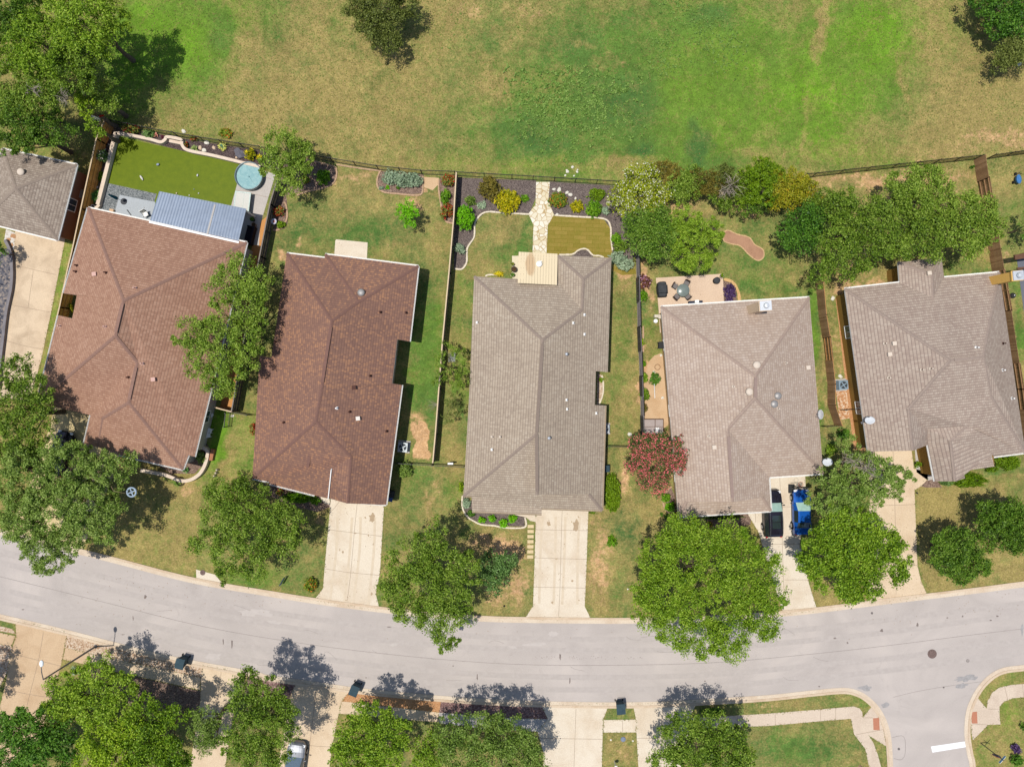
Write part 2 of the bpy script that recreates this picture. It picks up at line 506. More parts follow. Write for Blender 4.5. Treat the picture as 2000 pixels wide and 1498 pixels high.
for a in [(1270, 660, 20, 140, .2, .35, .1), (1275, 760, 28, 60, .5, .85, 0), (1262, 535, 10, 60, .2, .5, 0), (1275, 640, 12, 30, -.3, -.5, .3), (1278, 700, 8, 20, -.5, -.6, .3), (1330, 400, 60, 20, .2, .5, 0),
          (1470, 410, 60, 20, .15, .4, 0), (1450, 420, 40, 10, .1, .3, 0), (1440, 520, 60, 40, -.1, 0, .1), (1500, 560, 60, 20, -.3, 0, 0), (1590, 640, 12, 90, -.6, -.2, .75), (1597, 740, 10, 40, .2, .35, .2),
          (1610, 800, 10, 40, -.1, .2, .4), (1540, 480, 30, 60, -.1, 0, .1), (1560, 540, 20, 14, .2, .3, 0), (1390, 420, 30, 14, .2, .1, 0)]:
    blob(*a)
zone([(1582, 347), (1905, 313), (1935, 500), (1960, 560), (1960, 900), (1690, 900), (1610, 850), (1600, 555)], .62, .35, .35)
for a in [(1880, 520, 60, 24, -.25, -.3, .1), (1700, 560, 30, 20, .1, .3, .1), (1640, 650, 12, 80, -.1, .1, .2), (1645, 560, 20, 20, .1, .3, 0), (1750, 350, 140, 14, .1, .3, 0), (1920, 360, 8, 40, .1, .2, 0), (1620, 870, 20, 20, -.2, 0, .5)]:
    blob(*a)
zone([(1906, 313), (2400, 270), (2400, 900), (1975, 800), (1935, 500)], .52, .15, .3)
for a in [(1965, 340, 40, 40, .2, .15, 0), (1985, 420, 30, 60, -.25, -.1, .1), (1985, 640, 14, 90, -.45, -.2, .4), (1975, 500, 14, 20, .1, .3, 0)]:
    blob(*a)
zone([(1786, 930), (1850, 940), (2400, 870), (2400, 1110), (2000, 1137), (1812, 1158), (1794, 1100)], .74, .18, .3)
for a in [(1970, 940, 50, 40, -.3, -.15, .1), (1900, 940, 40, 14, .1, .5, 0), (1840, 980, 40, 40, .05, .1, 0), (1900, 1110, 100, 24, .05, .1, .1), (1940, 1060, 30, 14, .1, .3, 0)]:
    blob(*a)
zone([(1600, 1100), (1700, 1100), (1720, 1172), (1597, 1187), (1580, 1140)], .75, .2, .3)
# south side of the road
zone([(-9e3, 1205), (140, 1240), (500, 1320), (1000, 1380), (1300, 1380), (1500, 1370), (1650, 1350), (1745, 1450), (1760, 9e3), (-9e3, 9e3)], .5, .15, .25)
for a in [(270, 1340, 120, 22, .1, .25, 0), (1210, 1460, 34, 30, .15, .25, .1), (1215, 1395, 30, 10, -.1, -.1, .2), (1560, 1460, 90, 50, -.45, -.2, .1), (1600, 1430, 50, 20, .2, .05, 0), (1500, 1375, 60, 10, .1, .3, 0), (1650, 1368, 60, 12, -.25, -.1, .1), (700, 1420, 30, 30, .2, .2, 0), (15, 1280, 20, 15, -.5, -.1, .1)]:
    blob(*a)
zone([(1880, 1370), (1940, 1310), (9e3, 1200), (9e3, 9e3), (1895, 9e3)], .5, .02, .5)
for a in [(1960, 1350, 40, 14, -.05, 0, .1), (1960, 1400, 30, 40, -.1, 0, .3), (1935, 1440, 30, 24, .25, .2, .1), (1950, 1470, 30, 20, .2, .15, .1)]:
    blob(*a)
dry[PY > 345] += .05
blob(120, 330, 1, 1)
blob(300, 80, 110, 90, -.25, 0, .2)
dry = np.clip(dry + (fbm(PX / 60, PY / 60, 4) - .5) * .35, 0, 1); bare = np.clip(bare + (fbm(PX / 30 + 9, PY / 30, 4) - .5) * .22, 0, 1); lush = np.clip(lush + (fbm(PX / 90 + 40, PY / 90, 3) - .5) * .3, 0, 1)
ny, nx = GX.shape
me = bpy.data.meshes.new("ground")
co = np.stack([GX, GY, np.zeros_like(GX)], -1).reshape(-1, 3).astype(np.float32)
idx = np.arange(nx * ny).reshape(ny, nx)
q = np.stack([idx[:-1, :-1], idx[:-1, 1:], idx[1:, 1:], idx[1:, :-1]], -1).reshape(-1, 4)
me.vertices.add(len(co)); me.vertices.foreach_set('co', co.ravel())
me.loops.add(q.size); me.loops.foreach_set('vertex_index', q.ravel().astype(np.int32))
me.polygons.add(len(q)); me.polygons.foreach_set('loop_start', (np.arange(len(q)) * 4).astype(np.int32)); me.polygons.foreach_set('loop_total', np.full(len(q), 4, np.int32))
at = me.color_attributes.new("kind_of_turf", 'FLOAT_COLOR', 'POINT')
at.data.foreach_set('color', np.stack([dry, bare, lush, np.ones_like(dry)], -1).astype(np.float32).ravel())
me.update(); me.validate()
t = NT("turf")
p = t.pos()
av = t.n("ShaderNodeVertexColor"); av.layer_name = "kind_of_turf"
sep = t.n("ShaderNodeSeparateColor"); t.l(av.outputs[0], sep.inputs[0])
fine = t.noise(4.2, 9, 0.72, p); midn = t.noise(0.9, 6, 0.65, p, .8); big = t.noise(0.22, 5, 0.6, p, .5)
f = t.math('ADD', sep.outputs[0], t.math('ADD', t.math('MULTIPLY', t.math('SUBTRACT', fine, .5), 1.5), t.math('ADD', t.math('MULTIPLY', t.math('SUBTRACT', midn, .5), 1.5), t.math('MULTIPLY', t.math('SUBTRACT', big, .5), .9))))
fd = t.ramp(f, [(0.06, 0.0), (0.84, 1.0)])
lh = t.math('ADD', sep.outputs[2], t.math('MULTIPLY', t.math('SUBTRACT', big, .5), .5))
GK = 1.5
green = t.ramp(lh, [(0.0, C(68, 106, 54, GK)), (0.35, C(94, 126, 58, GK)), (0.7, C(110, 142, 52, GK)), (1.0, C(114, 158, 40, GK))])
dryc = t.ramp(t.noise(7, 6, .7, p), [(0.3, C(138, 130, 68, GK)), (0.5, C(164, 148, 90, GK)), (0.75, C(196, 168, 122, GK))])
c = t.mix(fd, green, dryc)
fb = t.math('ADD', sep.outputs[1], t.math('ADD', t.math('MULTIPLY', t.math('SUBTRACT', t.noise(2.2, 8, .7, p), .5), 1.3), t.math('MULTIPLY', t.math('SUBTRACT', midn, .5), .5)))
bm = t.ramp(fb, [(0.42, 0.0), (0.72, 1.0)])
barec = t.ramp(t.noise(3, 7, .7, p), [(0.3, C(192, 150, 104, GK)), (0.7, C(228, 188, 144, GK))])
c = t.mix(bm, c, barec)
hi = t.ramp(t.noise(6.5, 8, .8, p), [(0.3, (.2, .2, .2, 1)), (0.5, (.5, .5, .5, 1)), (0.7, (.8, .8, .8, 1))])
c = t.mix(0.8, c, hi, 'OVERLAY')
mott = t.ramp(t.noise(1.7, 5, .7, p, .6), [(0.3, (.36, .36, .36, 1)), (0.5, (.5, .5, .5, 1)), (0.7, (.64, .64, .64, 1))])
c = t.mix(0.8, c, mott, 'OVERLAY')
mb_ = t.ramp(t.noise(.35, 5, .65, p, 1.0), [(0.3, (.40, .40, .40, 1)), (0.7, (.6, .6, .6, 1))])
c = t.mix(0.8, c, mb_, 'OVERLAY')
t.l(c, t.b.inputs["Base Color"])
t.b.inputs["Roughness"].default_value = 0.95
t.b.inputs["Specular IOR Level"].default_value = 0.1
t.bump(fine, 0.55, 0.12)
me.materials.append(t.m)
tag(bpy.data.objects.new("ground", me), kind='structure')
ground = bpy.data.objects["ground"]; col.objects.link(ground)

def struct(name, mb, mats, smooth=False):
    o = mb.build(name, mats, smooth=smooth); tag(o, kind='structure'); return o

# ------------------------------------------------------------------ road, kerbs, drives, walks
ROADM = NT("road_surface")
t = ROADM; p = t.pos()
a = t.noise(0.14, 6, .6, p, 1.0); b_ = t.noise(14, 6, .8, p); st = t.noise(0.5, 8, .66, p, 1.2)
mp = t.n("ShaderNodeMapping"); mp.inputs["Scale"].default_value = (0.05, .55, 1); t.l(p, mp.inputs["Vector"])
trk = t.noise(1.0, 3, .5, mp.outputs[0])
c = t.ramp(a, [(0.3, C(196, 186, 179)), (0.6, C(213, 202, 194)), (0.8, C(223, 211, 201))])
c = t.mix(t.math('MULTIPLY', t.ramp(trk, [(.40, 0.), (.70, 1.)]), .25), c, C(184, 175, 170))
c = t.mix(t.math('MULTIPLY', t.ramp(st, [(.6, 0.), (.75, 1.)]), .4), c, C(168, 158, 152))
c = t.mix(.45, c, t.ramp(b_, [(0.3, (.36, .36, .36, 1)), (0.7, (.64, .64, .64, 1))]), 'OVERLAY')
t.l(c, t.b.inputs["Base Color"]); t.b.inputs["Roughness"].default_value = .88; t.b.inputs["Specular IOR Level"].default_value = .25
oil = flat("oil_stain", C(142, 130, 124), .7, var=.25, scale=9)
seam = flat("road_seam", C(172, 163, 157), .9, var=.2, scale=5)
patchm = flat("road_patch", C(178, 174, 172), .9, var=.16, scale=3)

TOP = [(-600, 900), (-250, 985), (-100, 1021), (0, 1044), (100, 1069), (215, 1097), (325, 1126), (400, 1143), (500, 1160), (625, 1180), (740, 1195), (830, 1205), (925, 1212), (1000, 1215), (1150, 1217), (1225, 1217), (1350, 1214), (1450, 1209), (1530, 1203), (1600, 1196), (1750, 1177), (1900, 1159), (2000, 1146), (2200, 1122), (2600, 1075)]
BOT = [(-600, 1075), (-250, 1145), (-100, 1177), (0, 1199), (125, 1228), (237, 1257), (345, 1283), (497, 1311), (525, 1318), (630, 1333), (717, 1345), (857, 1358), (997, 1367), (1175, 1371), (1275, 1370), (1375, 1365), (1500, 1357), (1575, 1349), (1625, 1344), (1652, 1343), (1672, 1347), (1692, 1357), (1712, 1375), (1724, 1392), (1733, 1412), (1740, 1440), (1744, 1498), (1747, 1600), (1750, 1900)]
COR = [(2600, 1235), (2300, 1262), (2100, 1284), (2000, 1298), (1962, 1303), (1937, 1314), (1915, 1334), (1899, 1358), (1888, 1385), (1884, 1412), (1884, 1440), (1889, 1473), (1894, 1498), (1902, 1600), (1910, 1900)]
top = smooth_line(pxs(TOP), 5); bot = smooth_line(pxs(BOT), 5); cor = smooth_line(pxs(COR), 6)
rd = MB(); _zl = [0]
rd.prism(list(top) + list(cor) + list(bot[::-1]), None, 0.004)
def px_line(mb, pts, w, z, mi=0, jit=0.0):
    _zl[0] = (_zl[0] + 1) % 20; z += _zl[0] * 5e-5
    q = [P(x + R.uniform(-jit, jit), y + R.uniform(-jit, jit)).xy for x, y in pts]
    q = smooth_line(q, 4)
    band(mb, q, w / 2, -w / 2, z, z, mi)
mid = [(x, (yt + yb) / 2 + 5) for x, yt, yb in [(-100, 1021, 1177), (0, 1044, 1199), (200, 1093, 1247), (400, 1143, 1294), (600, 1176, 1329), (800, 1202, 1352), (1000, 1215, 1367), (1200, 1217, 1371), (1400, 1212, 1363), (1600, 1196, 1345), (1750, 1178, 1330), (1900, 1159, 1310), (2050, 1142, 1292)]]
px_line(rd, mid, .05, .008, 2, .8)
px_line(rd, [(1745, 1360), (1790, 1350), (1850, 1340), (1920, 1332)], .04, .008, 2, 2)
px_line(rd, [(1743, 1440), (1765, 1438), (1768, 1470), (1760, 1483), (1745, 1480)], .05, .008, 2, .5)
_zk = [0]
def splat(mb, px, py, rx, ry, z, mi, n=14, ang=0.0, seed=0):
    _zk[0] = (_zk[0] + 1) % 30; z += _zk[0] * 6e-5
    rr = random.Random(seed or (px * 31 + py)); c0 = P(px, py); pts = []
    for k in range(n):
        a = 2 * math.pi * k / n; q = rr.uniform(.55, 1.15)
        x, y = math.cos(a) * rx * S * q, math.sin(a) * ry * S * q
        pts.append((c0.x + x * math.cos(ang) - y * math.sin(ang), c0.y + x * math.sin(ang) + y * math.cos(ang)))
    mb.prism(pts, None, z, mi)
for x, y, rx, ry in [(260, 1207, 1.2, 5), (453, 1256, 2, 10), (436, 1252, 1.4, 7), (932, 1322, 1.4, 7), (1094, 1282, 2.2, 7), (1113, 1329, 1.3, 7), (45, 1190, 3, 1.2), (284, 1165, 3, 4), (1722, 1231, 3.5, 3.5), (1792, 1220, 2.4, 4),
                     (1655, 1255, 2, 2), (1880, 1203, 2, 2), (1850, 1206, 2, 1.4), (1631, 1246, 3, 2), (885, 1300, 1.5, 1.5), (715, 1323, 1.5, 1.5), (1377, 1330, 1.5, 1.5), (1600, 1340, 2, 1.2), (1935, 1211, 3, 1.5), (1948, 1203, 3, 2), (760, 1224, 6, 1), (240, 1239, 4, 1)]:
    splat(rd, x, y, rx, ry, .008, 1)
for k in range(60):
    x = R.uniform(1040, 1260); splat(rd, x, 1284 + R.uniform(-3, 3), R.uniform(.4, 1.0), R.uniform(.3, .8), .008, 1, 6, seed=k + 1)
splat(rd, 1690, 1343, 15, 7, .007, 3); splat(rd, 1888, 1324, 24, 7, .007, 3, 20, .15); splat(rd, 1878, 1338, 14, 6, .007, 3, 16, .2); splat(rd, 1730, 1377, 9, 6, .007, 3); splat(rd, 1996, 1230, 3, 12, .007, 3)
for k in range(26):
    x0 = R.uniform(0, 1900); i0 = (x0 % 2000) / 2000; ym = np.interp(x0, [a_[0] for a_ in mid], [a_[1] for a_ in mid]) + R.uniform(-62, 62)
    if R.random() < .5: splat(rd, x0, ym, R.uniform(6, 26), R.uniform(3, 8), .0062, 4, 18, R.uniform(-.3, .1), seed=k + 70)
    else: px_line(rd, [(x0, ym), (x0 + 12, ym + R.uniform(-4, 8)), (x0 + 30, ym + R.uniform(-3, 12))], .03, .008, 2, 1.5)
for d_ in (-50, -28, 24, 48): px_line(rd, [(a_[0], a_[1] + d_) for a_ in mid], .55, .0056, 5, 1.5)
struct("road", rd, [t.m, oil, seam, patchm, flat('road_pale_wear', C(214, 204, 197), .9, var=.06, scale=2), flat('road_tyre_lane', C(203, 193, 186), .9, var=.07, scale=2)])
KERB = concrete("kerb_concrete", C(233, 211, 184), C(205, 172, 138), .5, .6)
GUT = concrete("gutter_concrete", C(240, 222, 198), C(208, 178, 148), .4, .6)
g_ = MB(); k_ = MB()
for ln, sg in ((top, 1), (bot, -1), (cor, 1)):
    w = .36 * sg; w2 = .60 * sg
    band(g_, ln, -.02 * sg, w, .028, .028)
    band(k_, ln, w, w2, 0.0, .07)
struct("gutter", g_, GUT); struct("kerb", k_, KERB)
# white stop line
s_ = MB(); s_.prism(pxs([(1818, 1457), (1885.5, 1447), (1888, 1458), (1821, 1469)]), None, .010)
struct("road_marking", s_, flat("road_paint", (.66, .66, .66, 1), .6, var=.05))

CONW = concrete("drive_concrete_pale", C(246, 232, 210), C(216, 190, 158), .3, .6)
CONT = concrete("drive_concrete_tan", C(242, 218, 186), C(212, 182, 146), .35, .6)
CONS = concrete("drive_concrete_streaked", C(238, 214, 182), C(196, 172, 144), .5, .75)
CONB = concrete("drive_concrete_brown", C(226, 196, 160), C(198, 164, 128), .5, .6)
CONG = concrete("walk_concrete_grey", C(212, 204, 196), C(180, 174, 168), .6, .4)
JOINT = flat("concrete_joint", C(172, 150, 130), .9, var=.15)
SPOT = flat("drive_oil_stain", C(196, 172, 142), .8, var=.12, scale=5)
PAVED = []
TYREM = flat('drive_tyre_mark', C(234, 216, 190), .9, var=.08, scale=2)
def paving(name, poly, m, joints=(), spots=(), z=.012, w=.035):
    mb = MB(); mb.prism(pxs(poly), 0.0, z)
    if name in ('driveway', 'sidewalk'): PAVED.append(poly)
    for j in joints: px_line(mb, j, w, z + .004, 1)
    if spots:
        x0, y0 = spots[0][0], 1190; xx = (poly[0][0] + poly[1][0]) / 2 - 3
        for dx in (-38, -10, 8, 36): px_line(mb, [(xx + dx, 1010), (xx + dx - 3, 1080), (xx + dx - (6 if xx > 900 else 14), 1180)], .26, z + .002, 3, 1.2)
        for k in range(9): splat(mb, xx + R.uniform(-45, 38), R.uniform(1005, 1180), R.uniform(.8, 3), R.uniform(.8, 3.5), z + .003, 2, 10, seed=k + 40)
    for i, sp_ in enumerate(spots): splat(mb, sp_[0], sp_[1], sp_[2], sp_[3], z + .003, 2, 16, seed=i + 3)
    return struct(name, mb, [m, JOINT, SPOT, TYREM])
paving("driveway", [(30, 440), (127, 466), (126, 474), (100, 610), (80, 705), (58, 780), (0, 780), (-20, 900), (-60, 900), (8, 700), (12, 640), (28, 560), (27, 500)], CONS,
       [[(28, 518), (70, 528), (110, 537)], [(11, 594), (55, 602), (97, 610)], [(65, 530), (55, 602)], [(14, 666), (45, 675), (82, 682)]])
paving("driveway", [(645, 955), (754, 955), (750, 987), (742, 1120), (734, 1160), (742, 1191), (613, 1172), (631, 1149), (634, 1110), (644, 1000)], CONW,
       [[(698, 980), (692, 1040), (685, 1120), (678, 1174)], [(640, 1034), (690, 1040), (744, 1047)], [(633, 1110), (685, 1118), (741, 1123)], [(645, 1000), (655, 990), (664, 977)]], [(727, 1010, 7, 10)])
paving("driveway", [(1047, 985), (1152, 985), (1149, 1000), (1145, 1120), (1142, 1184), (1154, 1208), (1025, 1208), (1041, 1183), (1044, 1100)], CONW,
       [[(1098, 995), (1096, 1060), (1094, 1140), (1091, 1203)], [(1046, 1034), (1148, 1036)], [(1044, 1089), (1146, 1092)], [(1043, 1146), (1144, 1148)]], [(1125, 1025, 7, 13), (1072, 1023, 4, 6)])
paving("driveway", [(1440, 985), (1500, 985), (1500, 915), (1572, 915), (1574, 965), (1562, 1060), (1580, 1140), (1596, 1191), (1531, 1200), (1505, 1120), (1482, 1040), (1460, 1003)], CONW,
       [[(1522, 920), (1526, 1000), (1529, 1100), (1532, 1180)], [(1490, 1063), (1565, 1062)], [(1532, 1132), (1580, 1132)], [(1475, 1000), (1476, 1020)], [(1500, 990), (1570, 989)]])
paving("driveway", [(1690, 862), (1778, 862), (1785, 915), (1812, 922), (1812, 936), (1798, 950), (1786, 957), (1792, 1105), (1799, 1135), (1812, 1163), (1700, 1177), (1690, 1100), (1700, 960)], CONT,
       [[(1744, 880), (1748, 1000), (1750, 1160)], [(1700, 988), (1786, 985)], [(1700, 1105), (1793, 1103)]])
paving("driveway", [(112, 770), (182, 800), (165, 860), (235, 880), (232, 905), (160, 1076), (15, 1040), (70, 920), (98, 830)], concrete("drive_concrete_ochre", C(238, 216, 164), C(206, 176, 128), .5, .6),
       [[(100, 850), (160, 865)], [(120, 800), (80, 940), (50, 1040)]])
paving("driveway", [(30, 1210), (132, 1234), (126, 1262), (122, 1288), (112, 1325), (60, 1498), (40, 1600), (-60, 1600), (-10, 1420), (12, 1330), (22, 1270), (32, 1242)], CONB,
       [[(85, 1234), (75, 1290), (50, 1390), (30, 1498)], [(25, 1276), (75, 1289), (118, 1300)], [(10, 1345), (55, 1355), (100, 1362)]])
paving("driveway", [(398, 1298), (482, 1315), (474, 1345), (455, 1400), (430, 1560), (360, 1560), (380, 1440), (391, 1370), (393, 1325)], CONT, [[(432, 1312), (425, 1370), (410, 1470)], [(391, 1366), (460, 1376)]])
paving("driveway", [(582, 1330), (686, 1345), (668, 1368), (660, 1400), (650, 1450), (635, 1560), (530, 1560), (545, 1480), (560, 1400), (570, 1350)], CONT, [[(615, 1400), (660, 1405)], [(555, 1452), (645, 1458)], [(618, 1345), (600, 1498)]])
paving("driveway", [(1056, 1373), (1190, 1374), (1178, 1404), (1177, 1430), (1174, 1560), (1060, 1560), (1062, 1470), (1050, 1428), (1070, 1404)], CONW, [[(1125, 1384), (1123, 1440), (1121, 1498)], [(1050, 1441), (1176, 1443)]])
paving("driveway", [(1236, 1374), (1362, 1369), (1347, 1401), (1346, 1422), (1330, 1500), (1325, 1560), (1250, 1560), (1247, 1500), (1243, 1430), (1242, 1404)], CONW, [[(1293, 1382), (1291, 1498)], [(1245, 1441), (1340, 1441)]])
WJ = lambda pts: [[a, b] for a, b in pts]
paving("sidewalk", [(-40, 1226), (30, 1242), (22, 1262), (-40, 1250)], CONB)
paving("sidewalk", [(128, 1264), (174, 1276), (170, 1298), (123, 1287)], CONB)
paving("sidewalk", [(174, 1276), (392, 1323), (391, 1347), (170, 1299)], CONT, WJ([((230, 1288), (228, 1311)), ((285, 1300), (283, 1323)), ((340, 1312), (338, 1335))]))
paving("sidewalk", [(668, 1369), (857, 1391), (856, 1410), (662, 1393)], CONT, WJ([((730, 1376), (727, 1399)), ((795, 1384), (793, 1405))]))
paving("sidewalk", [(857, 1391), (1000, 1402), (1070, 1404), (1050, 1428), (960, 1424), (857, 1412)], CONG, WJ([((930, 1397), (928, 1419)), ((1000, 1402), (998, 1426))]))
paving("sidewalk", [(1179, 1405.5), (1242, 1404.5), (1243, 1429.5), (1178, 1430)], CONW, WJ([((1216, 1406), (1216, 1429))]))
paving("sidewalk", [(1347, 1402), (1500, 1393), (1600, 1385), (1668, 1379), (1679, 1383), (1684, 1390), (1685, 1401), (1698, 1385), (1702, 1380), (1716, 1395), (1725, 1420), (1731, 1457), (1697, 1436), (1706, 1450), (1715, 1475), (1721, 1498), (1726, 1560), (1703, 1560), (1698, 1500), (1690, 1462), (1668, 1433), (1662, 1403), (1600, 1408), (1500, 1417), (1346, 1422)],
       concrete("walk_concrete_rose", C(233, 214, 192), C(205, 182, 162), .6, .5), WJ([((1440, 1397), (1440, 1420)), ((1514, 1392), (1514, 1415)), ((1602, 1385), (1603, 1408)), ((1632, 1382), (1632, 1405)), ((1685, 1401), (1705, 1401)), ((1672, 1434), (1725, 1424))]))
paving("sidewalk", [(1908, 1361), (1927, 1383), (1929, 1368), (1938, 1352), (1952, 1342), (1975, 1337), (2060, 1330), (2060, 1358), (2000, 1361), (1978, 1363), (1960, 1370), (1952, 1380), (1952, 1395), (1954, 1414), (1930, 1415), (1900, 1445), (1897, 1430), (1895, 1395), (1900, 1375)],
       _mc["walk_concrete_rose"], WJ([((1900, 1413), (1930, 1415)), ((1930, 1384), (1952, 1384)), ((1962, 1340), (1968, 1366)), ((1997, 1336), (1999, 1361))]))
tm = flat("tactile_brick", C(205, 140, 112), .85, var=.14, scale=20)
for k, q in enumerate([[(1705, 1402), (1717, 1401), (1718, 1425), (1706, 1425)], [(1896, 1390), (1908, 1389), (1909, 1412), (1898, 1412)]]):
    mb = MB(); mb.prism(pxs(q), .0, .02)
    cx = P(*q[0]); ex = P(*q[1]) - cx; ey = P(*q[3]) - cx
    for i in range(6):
        for j in range(12):
            mb.lathe(cx + ex * ((i + .5) / 6) + ey * ((j + .5) / 12) + Vector((0, 0, .02)), [(.018, 0), (.012, .006)], 6)
    tag(mb.build("tactile_paving", tm), ["brick red tactile panel on the kerb ramp west of the side street", "brick red tactile panel on the kerb ramp east of the side street"][k], "tactile panel", "tactile panels at the crossing")
# beds and loose surfaces
MULD = gravel("dark_mulch", [C(88, 78, 74), C(112, 100, 96), C(132, 118, 112), C(154, 140, 130)], 16)
MULB = gravel("brown_mulch", [C(104, 82, 74), C(136, 112, 100), C(158, 132, 118), C(184, 160, 140)], 14)
GRV = gravel("tan_gravel", [C(168, 132, 102), C(205, 172, 142), C(226, 200, 172), C(240, 222, 200)], 9)
GRG = gravel("grey_gravel", [C(84, 90, 94), C(120, 126, 128), C(152, 156, 156), C(184, 186, 184)], 15)
ORG = gravel("orange_mulch", [C(186, 130, 86), C(212, 154, 106), C(222, 168, 120), C(230, 182, 138)], 18)
RED = gravel("red_gravel", [C(106, 78, 78), C(136, 104, 100), C(158, 126, 120), C(196, 168, 156)], 12)
DIRT = concrete("bare_dirt", C(228, 194, 154), C(202, 162, 118), .6, .6)
_bz = [0]
def bed(name, poly, m, z=.008, smooth=0):
    _bz[0] += 1; z = z - .003 + _bz[0] * .0001
    q = pxs(poly)
    if smooth: q = closed_smooth(q, smooth)
    mb = MB(); mb.prism(q, None, z); return struct(name, mb, m)
bed("mulch_bed", [(893, 347), (1047, 353), (1047, 385), (1034, 419), (948, 415), (929, 433), (926, 465), (912, 485), (911, 515), (901, 528), (887, 526), (886, 430)], MULD)
bed("mulch_bed", [(1073, 355), (1250, 366), (1246, 500), (1206, 520), (1196, 500), (1193, 450), (1180, 428), (1083, 421), (1070, 392)], MULD)
bed("mulch_bed", [(1116, 500), (1124, 493), (1136, 488), (1146, 488), (1154, 494), (1160, 500), (1180, 506), (1116, 510)], MULD)
bed("mulch_bed", [(904, 968), (925, 985), (1040, 985), (1025, 1004), (1025, 1028), (985, 1027), (940, 1022), (916, 1011), (904, 992)], MULD)
bed("mulch_bed", [(212, 245), (400, 278), (545, 300), (545, 332), (480, 322), (360, 296), (233, 264), (196, 402), (184, 402), (205, 300)], gravel("black_mulch", [C(62, 50, 50), C(88, 74, 74), C(108, 92, 90), C(134, 118, 112)], 16))
bed("mulch_bed", [(560, 300), (607, 312), (652, 324), (657, 330), (658, 345), (650, 360), (630, 370), (590, 374), (560, 382), (545, 370)], MULB)
bed("mulch_bed", [(740, 334), (828, 342), (827, 378), (805, 380), (755, 376), (740, 370), (737, 352)], MULB)
bed("mulch_bed", [(860, 344), (891, 344), (886, 430), (884, 437), (868, 430), (860, 398), (857, 370)], MULB)
bed("mulch_bed", [(541, 385), (560, 380), (561, 410), (562, 435), (556, 447), (533, 452), (536, 420)], MULB)
bed("mulch_bed", [(220, 885), (300, 905), (335, 925), (380, 925), (405, 900), (412, 880), (400, 860), (385, 860), (360, 915)], MULB)
bed("mulch_bed", [(1412, 548), (1428, 552), (1438, 568), (1440, 600), (1412, 600)], MULB)
bed("mulch_bed", [(1295, 960), (1310, 950), (1325, 985), (1330, 1008), (1470, 1003), (1465, 1025), (1400, 1030), (1330, 1020), (1305, 1000)], MULB)
bed("mulch_bed", [(1810, 932), (1830, 938), (1840, 952), (1810, 952), (1798, 950)], MULB)
bed("mulch_bed", [(515, 945), (640, 965), (645, 990), (620, 1000), (560, 985), (520, 965)], MULB)
bed("mulch_bed", [(1167, 728), (1178, 735), (1180, 750), (1178, 775), (1170, 792), (1165, 792)], GRV)
bed("gravel_bed", [(-40, 1213), (24, 1228), (32, 1238), (-40, 1225)], GRV)
bed("gravel_bed", [(131, 1234), (205, 1252), (180, 1280), (126, 1266)], GRV)
bed("gravel_bed", [(180, 1246), (400, 1300), (400, 1330), (170, 1280)], GRV)
bed("gravel_bed", [(-30, 1250), (25, 1262), (20, 1300), (-30, 1400)], GRV, .006)
bed("gravel_bed", [(484, 1314), (584, 1328), (570, 1352), (560, 1380), (478, 1360)], RED)
bed("gravel_bed", [(684, 1344), (862, 1362), (858, 1392), (665, 1371)], ORG)
bed("gravel_bed", [(862, 1362), (1058, 1372), (1072, 1405), (858, 1393)], RED)
bed("gravel_bed", [(170, 1300), (392, 1349), (390, 1400), (150, 1360)], MULB, .006)
bed("gravel_bed", [(1632, 760), (1662, 755), (1674, 815), (1640, 820)], gravel("river_rock", [C(180, 120, 76), C(214, 158, 112), C(232, 190, 150), C(244, 222, 196)], 7))
bed("gravel_bed", [(1632, 583), (1642, 580), (1662, 735), (1690, 880), (1668, 880), (1648, 720)], ORG)
bed("gravel_bed", [(213, 358), (306, 378), (300, 440), (192, 412)], GRG)
bed("gravel_bed", [(12, 448), (33, 456), (28, 492), (20, 487), (8, 470)], gravel("white_pebbles", [C(210, 196, 180), C(240, 232, 220), C(252, 248, 240)], 12))
bed("dirt_patch", [(1268, 705), (1300, 700), (1305, 830), (1255, 830), (1258, 760)], DIRT, .006, 3)
bed("dirt_patch", [(500, 440), (525, 420), (512, 490), (480, 660), (455, 800), (430, 795), (470, 600)], concrete("orange_dirt", C(222, 160, 98), C(198, 138, 84), .8, .5), .006)
bed("gravel_bed", [(-40, 480), (20, 487), (27, 500), (28, 560), (12, 640), (8, 700), (-20, 780), (-40, 780)], gravel("slate_chips", [C(70, 72, 82), C(104, 104, 112), C(134, 128, 128), C(176, 160, 146)], 5))
bed("dirt_patch", [(828, 346), (857, 348), (857, 360), (845, 372), (828, 366)], DIRT, .007)
bed("artificial_lawn", [(233, 268), (474, 321), (451, 404), (300, 400), (306, 379), (210, 358)], (lambda t: (t.l(t.mix(.5, t.ramp(t.noise(1.6, 8, .75, t.pos()), [(.3, C(102, 122, 8)), (.7, C(122, 138, 14))]), t.ramp(t.noise(20, 4, .8, t.pos()), [(.3, (.3, .3, .3, 1)), (.7, (.66, .66, .66, 1))]), 'OVERLAY'), t.b.inputs["Base Color"]), t.m)[1])(NT("artificial_turf")))
paving("patio", [(474, 321), (538, 341), (520, 400), (508, 440), (506, 480), (430, 470), (451, 404)], CONG, [[(470, 335), (530, 350)], [(460, 372), (524, 386)]])
paving("patio", [(234, 381), (303, 395), (300, 440), (223, 418)], concrete("slab_concrete_blue", C(196, 202, 206), C(180, 186, 190), .6, .4))
paving("patio", [(655, 470), (657, 468), (718, 474), (716, 520), (652, 515)], CONW)
paving("patio", [(1281, 543), (1412, 535), (1414, 600), (1320, 620), (1300, 650), (1289, 650), (1286, 600)], concrete("patio_concrete", C(240, 212, 184), C(214, 184, 158), .5, .4), [[(1347, 539), (1349, 600)]])
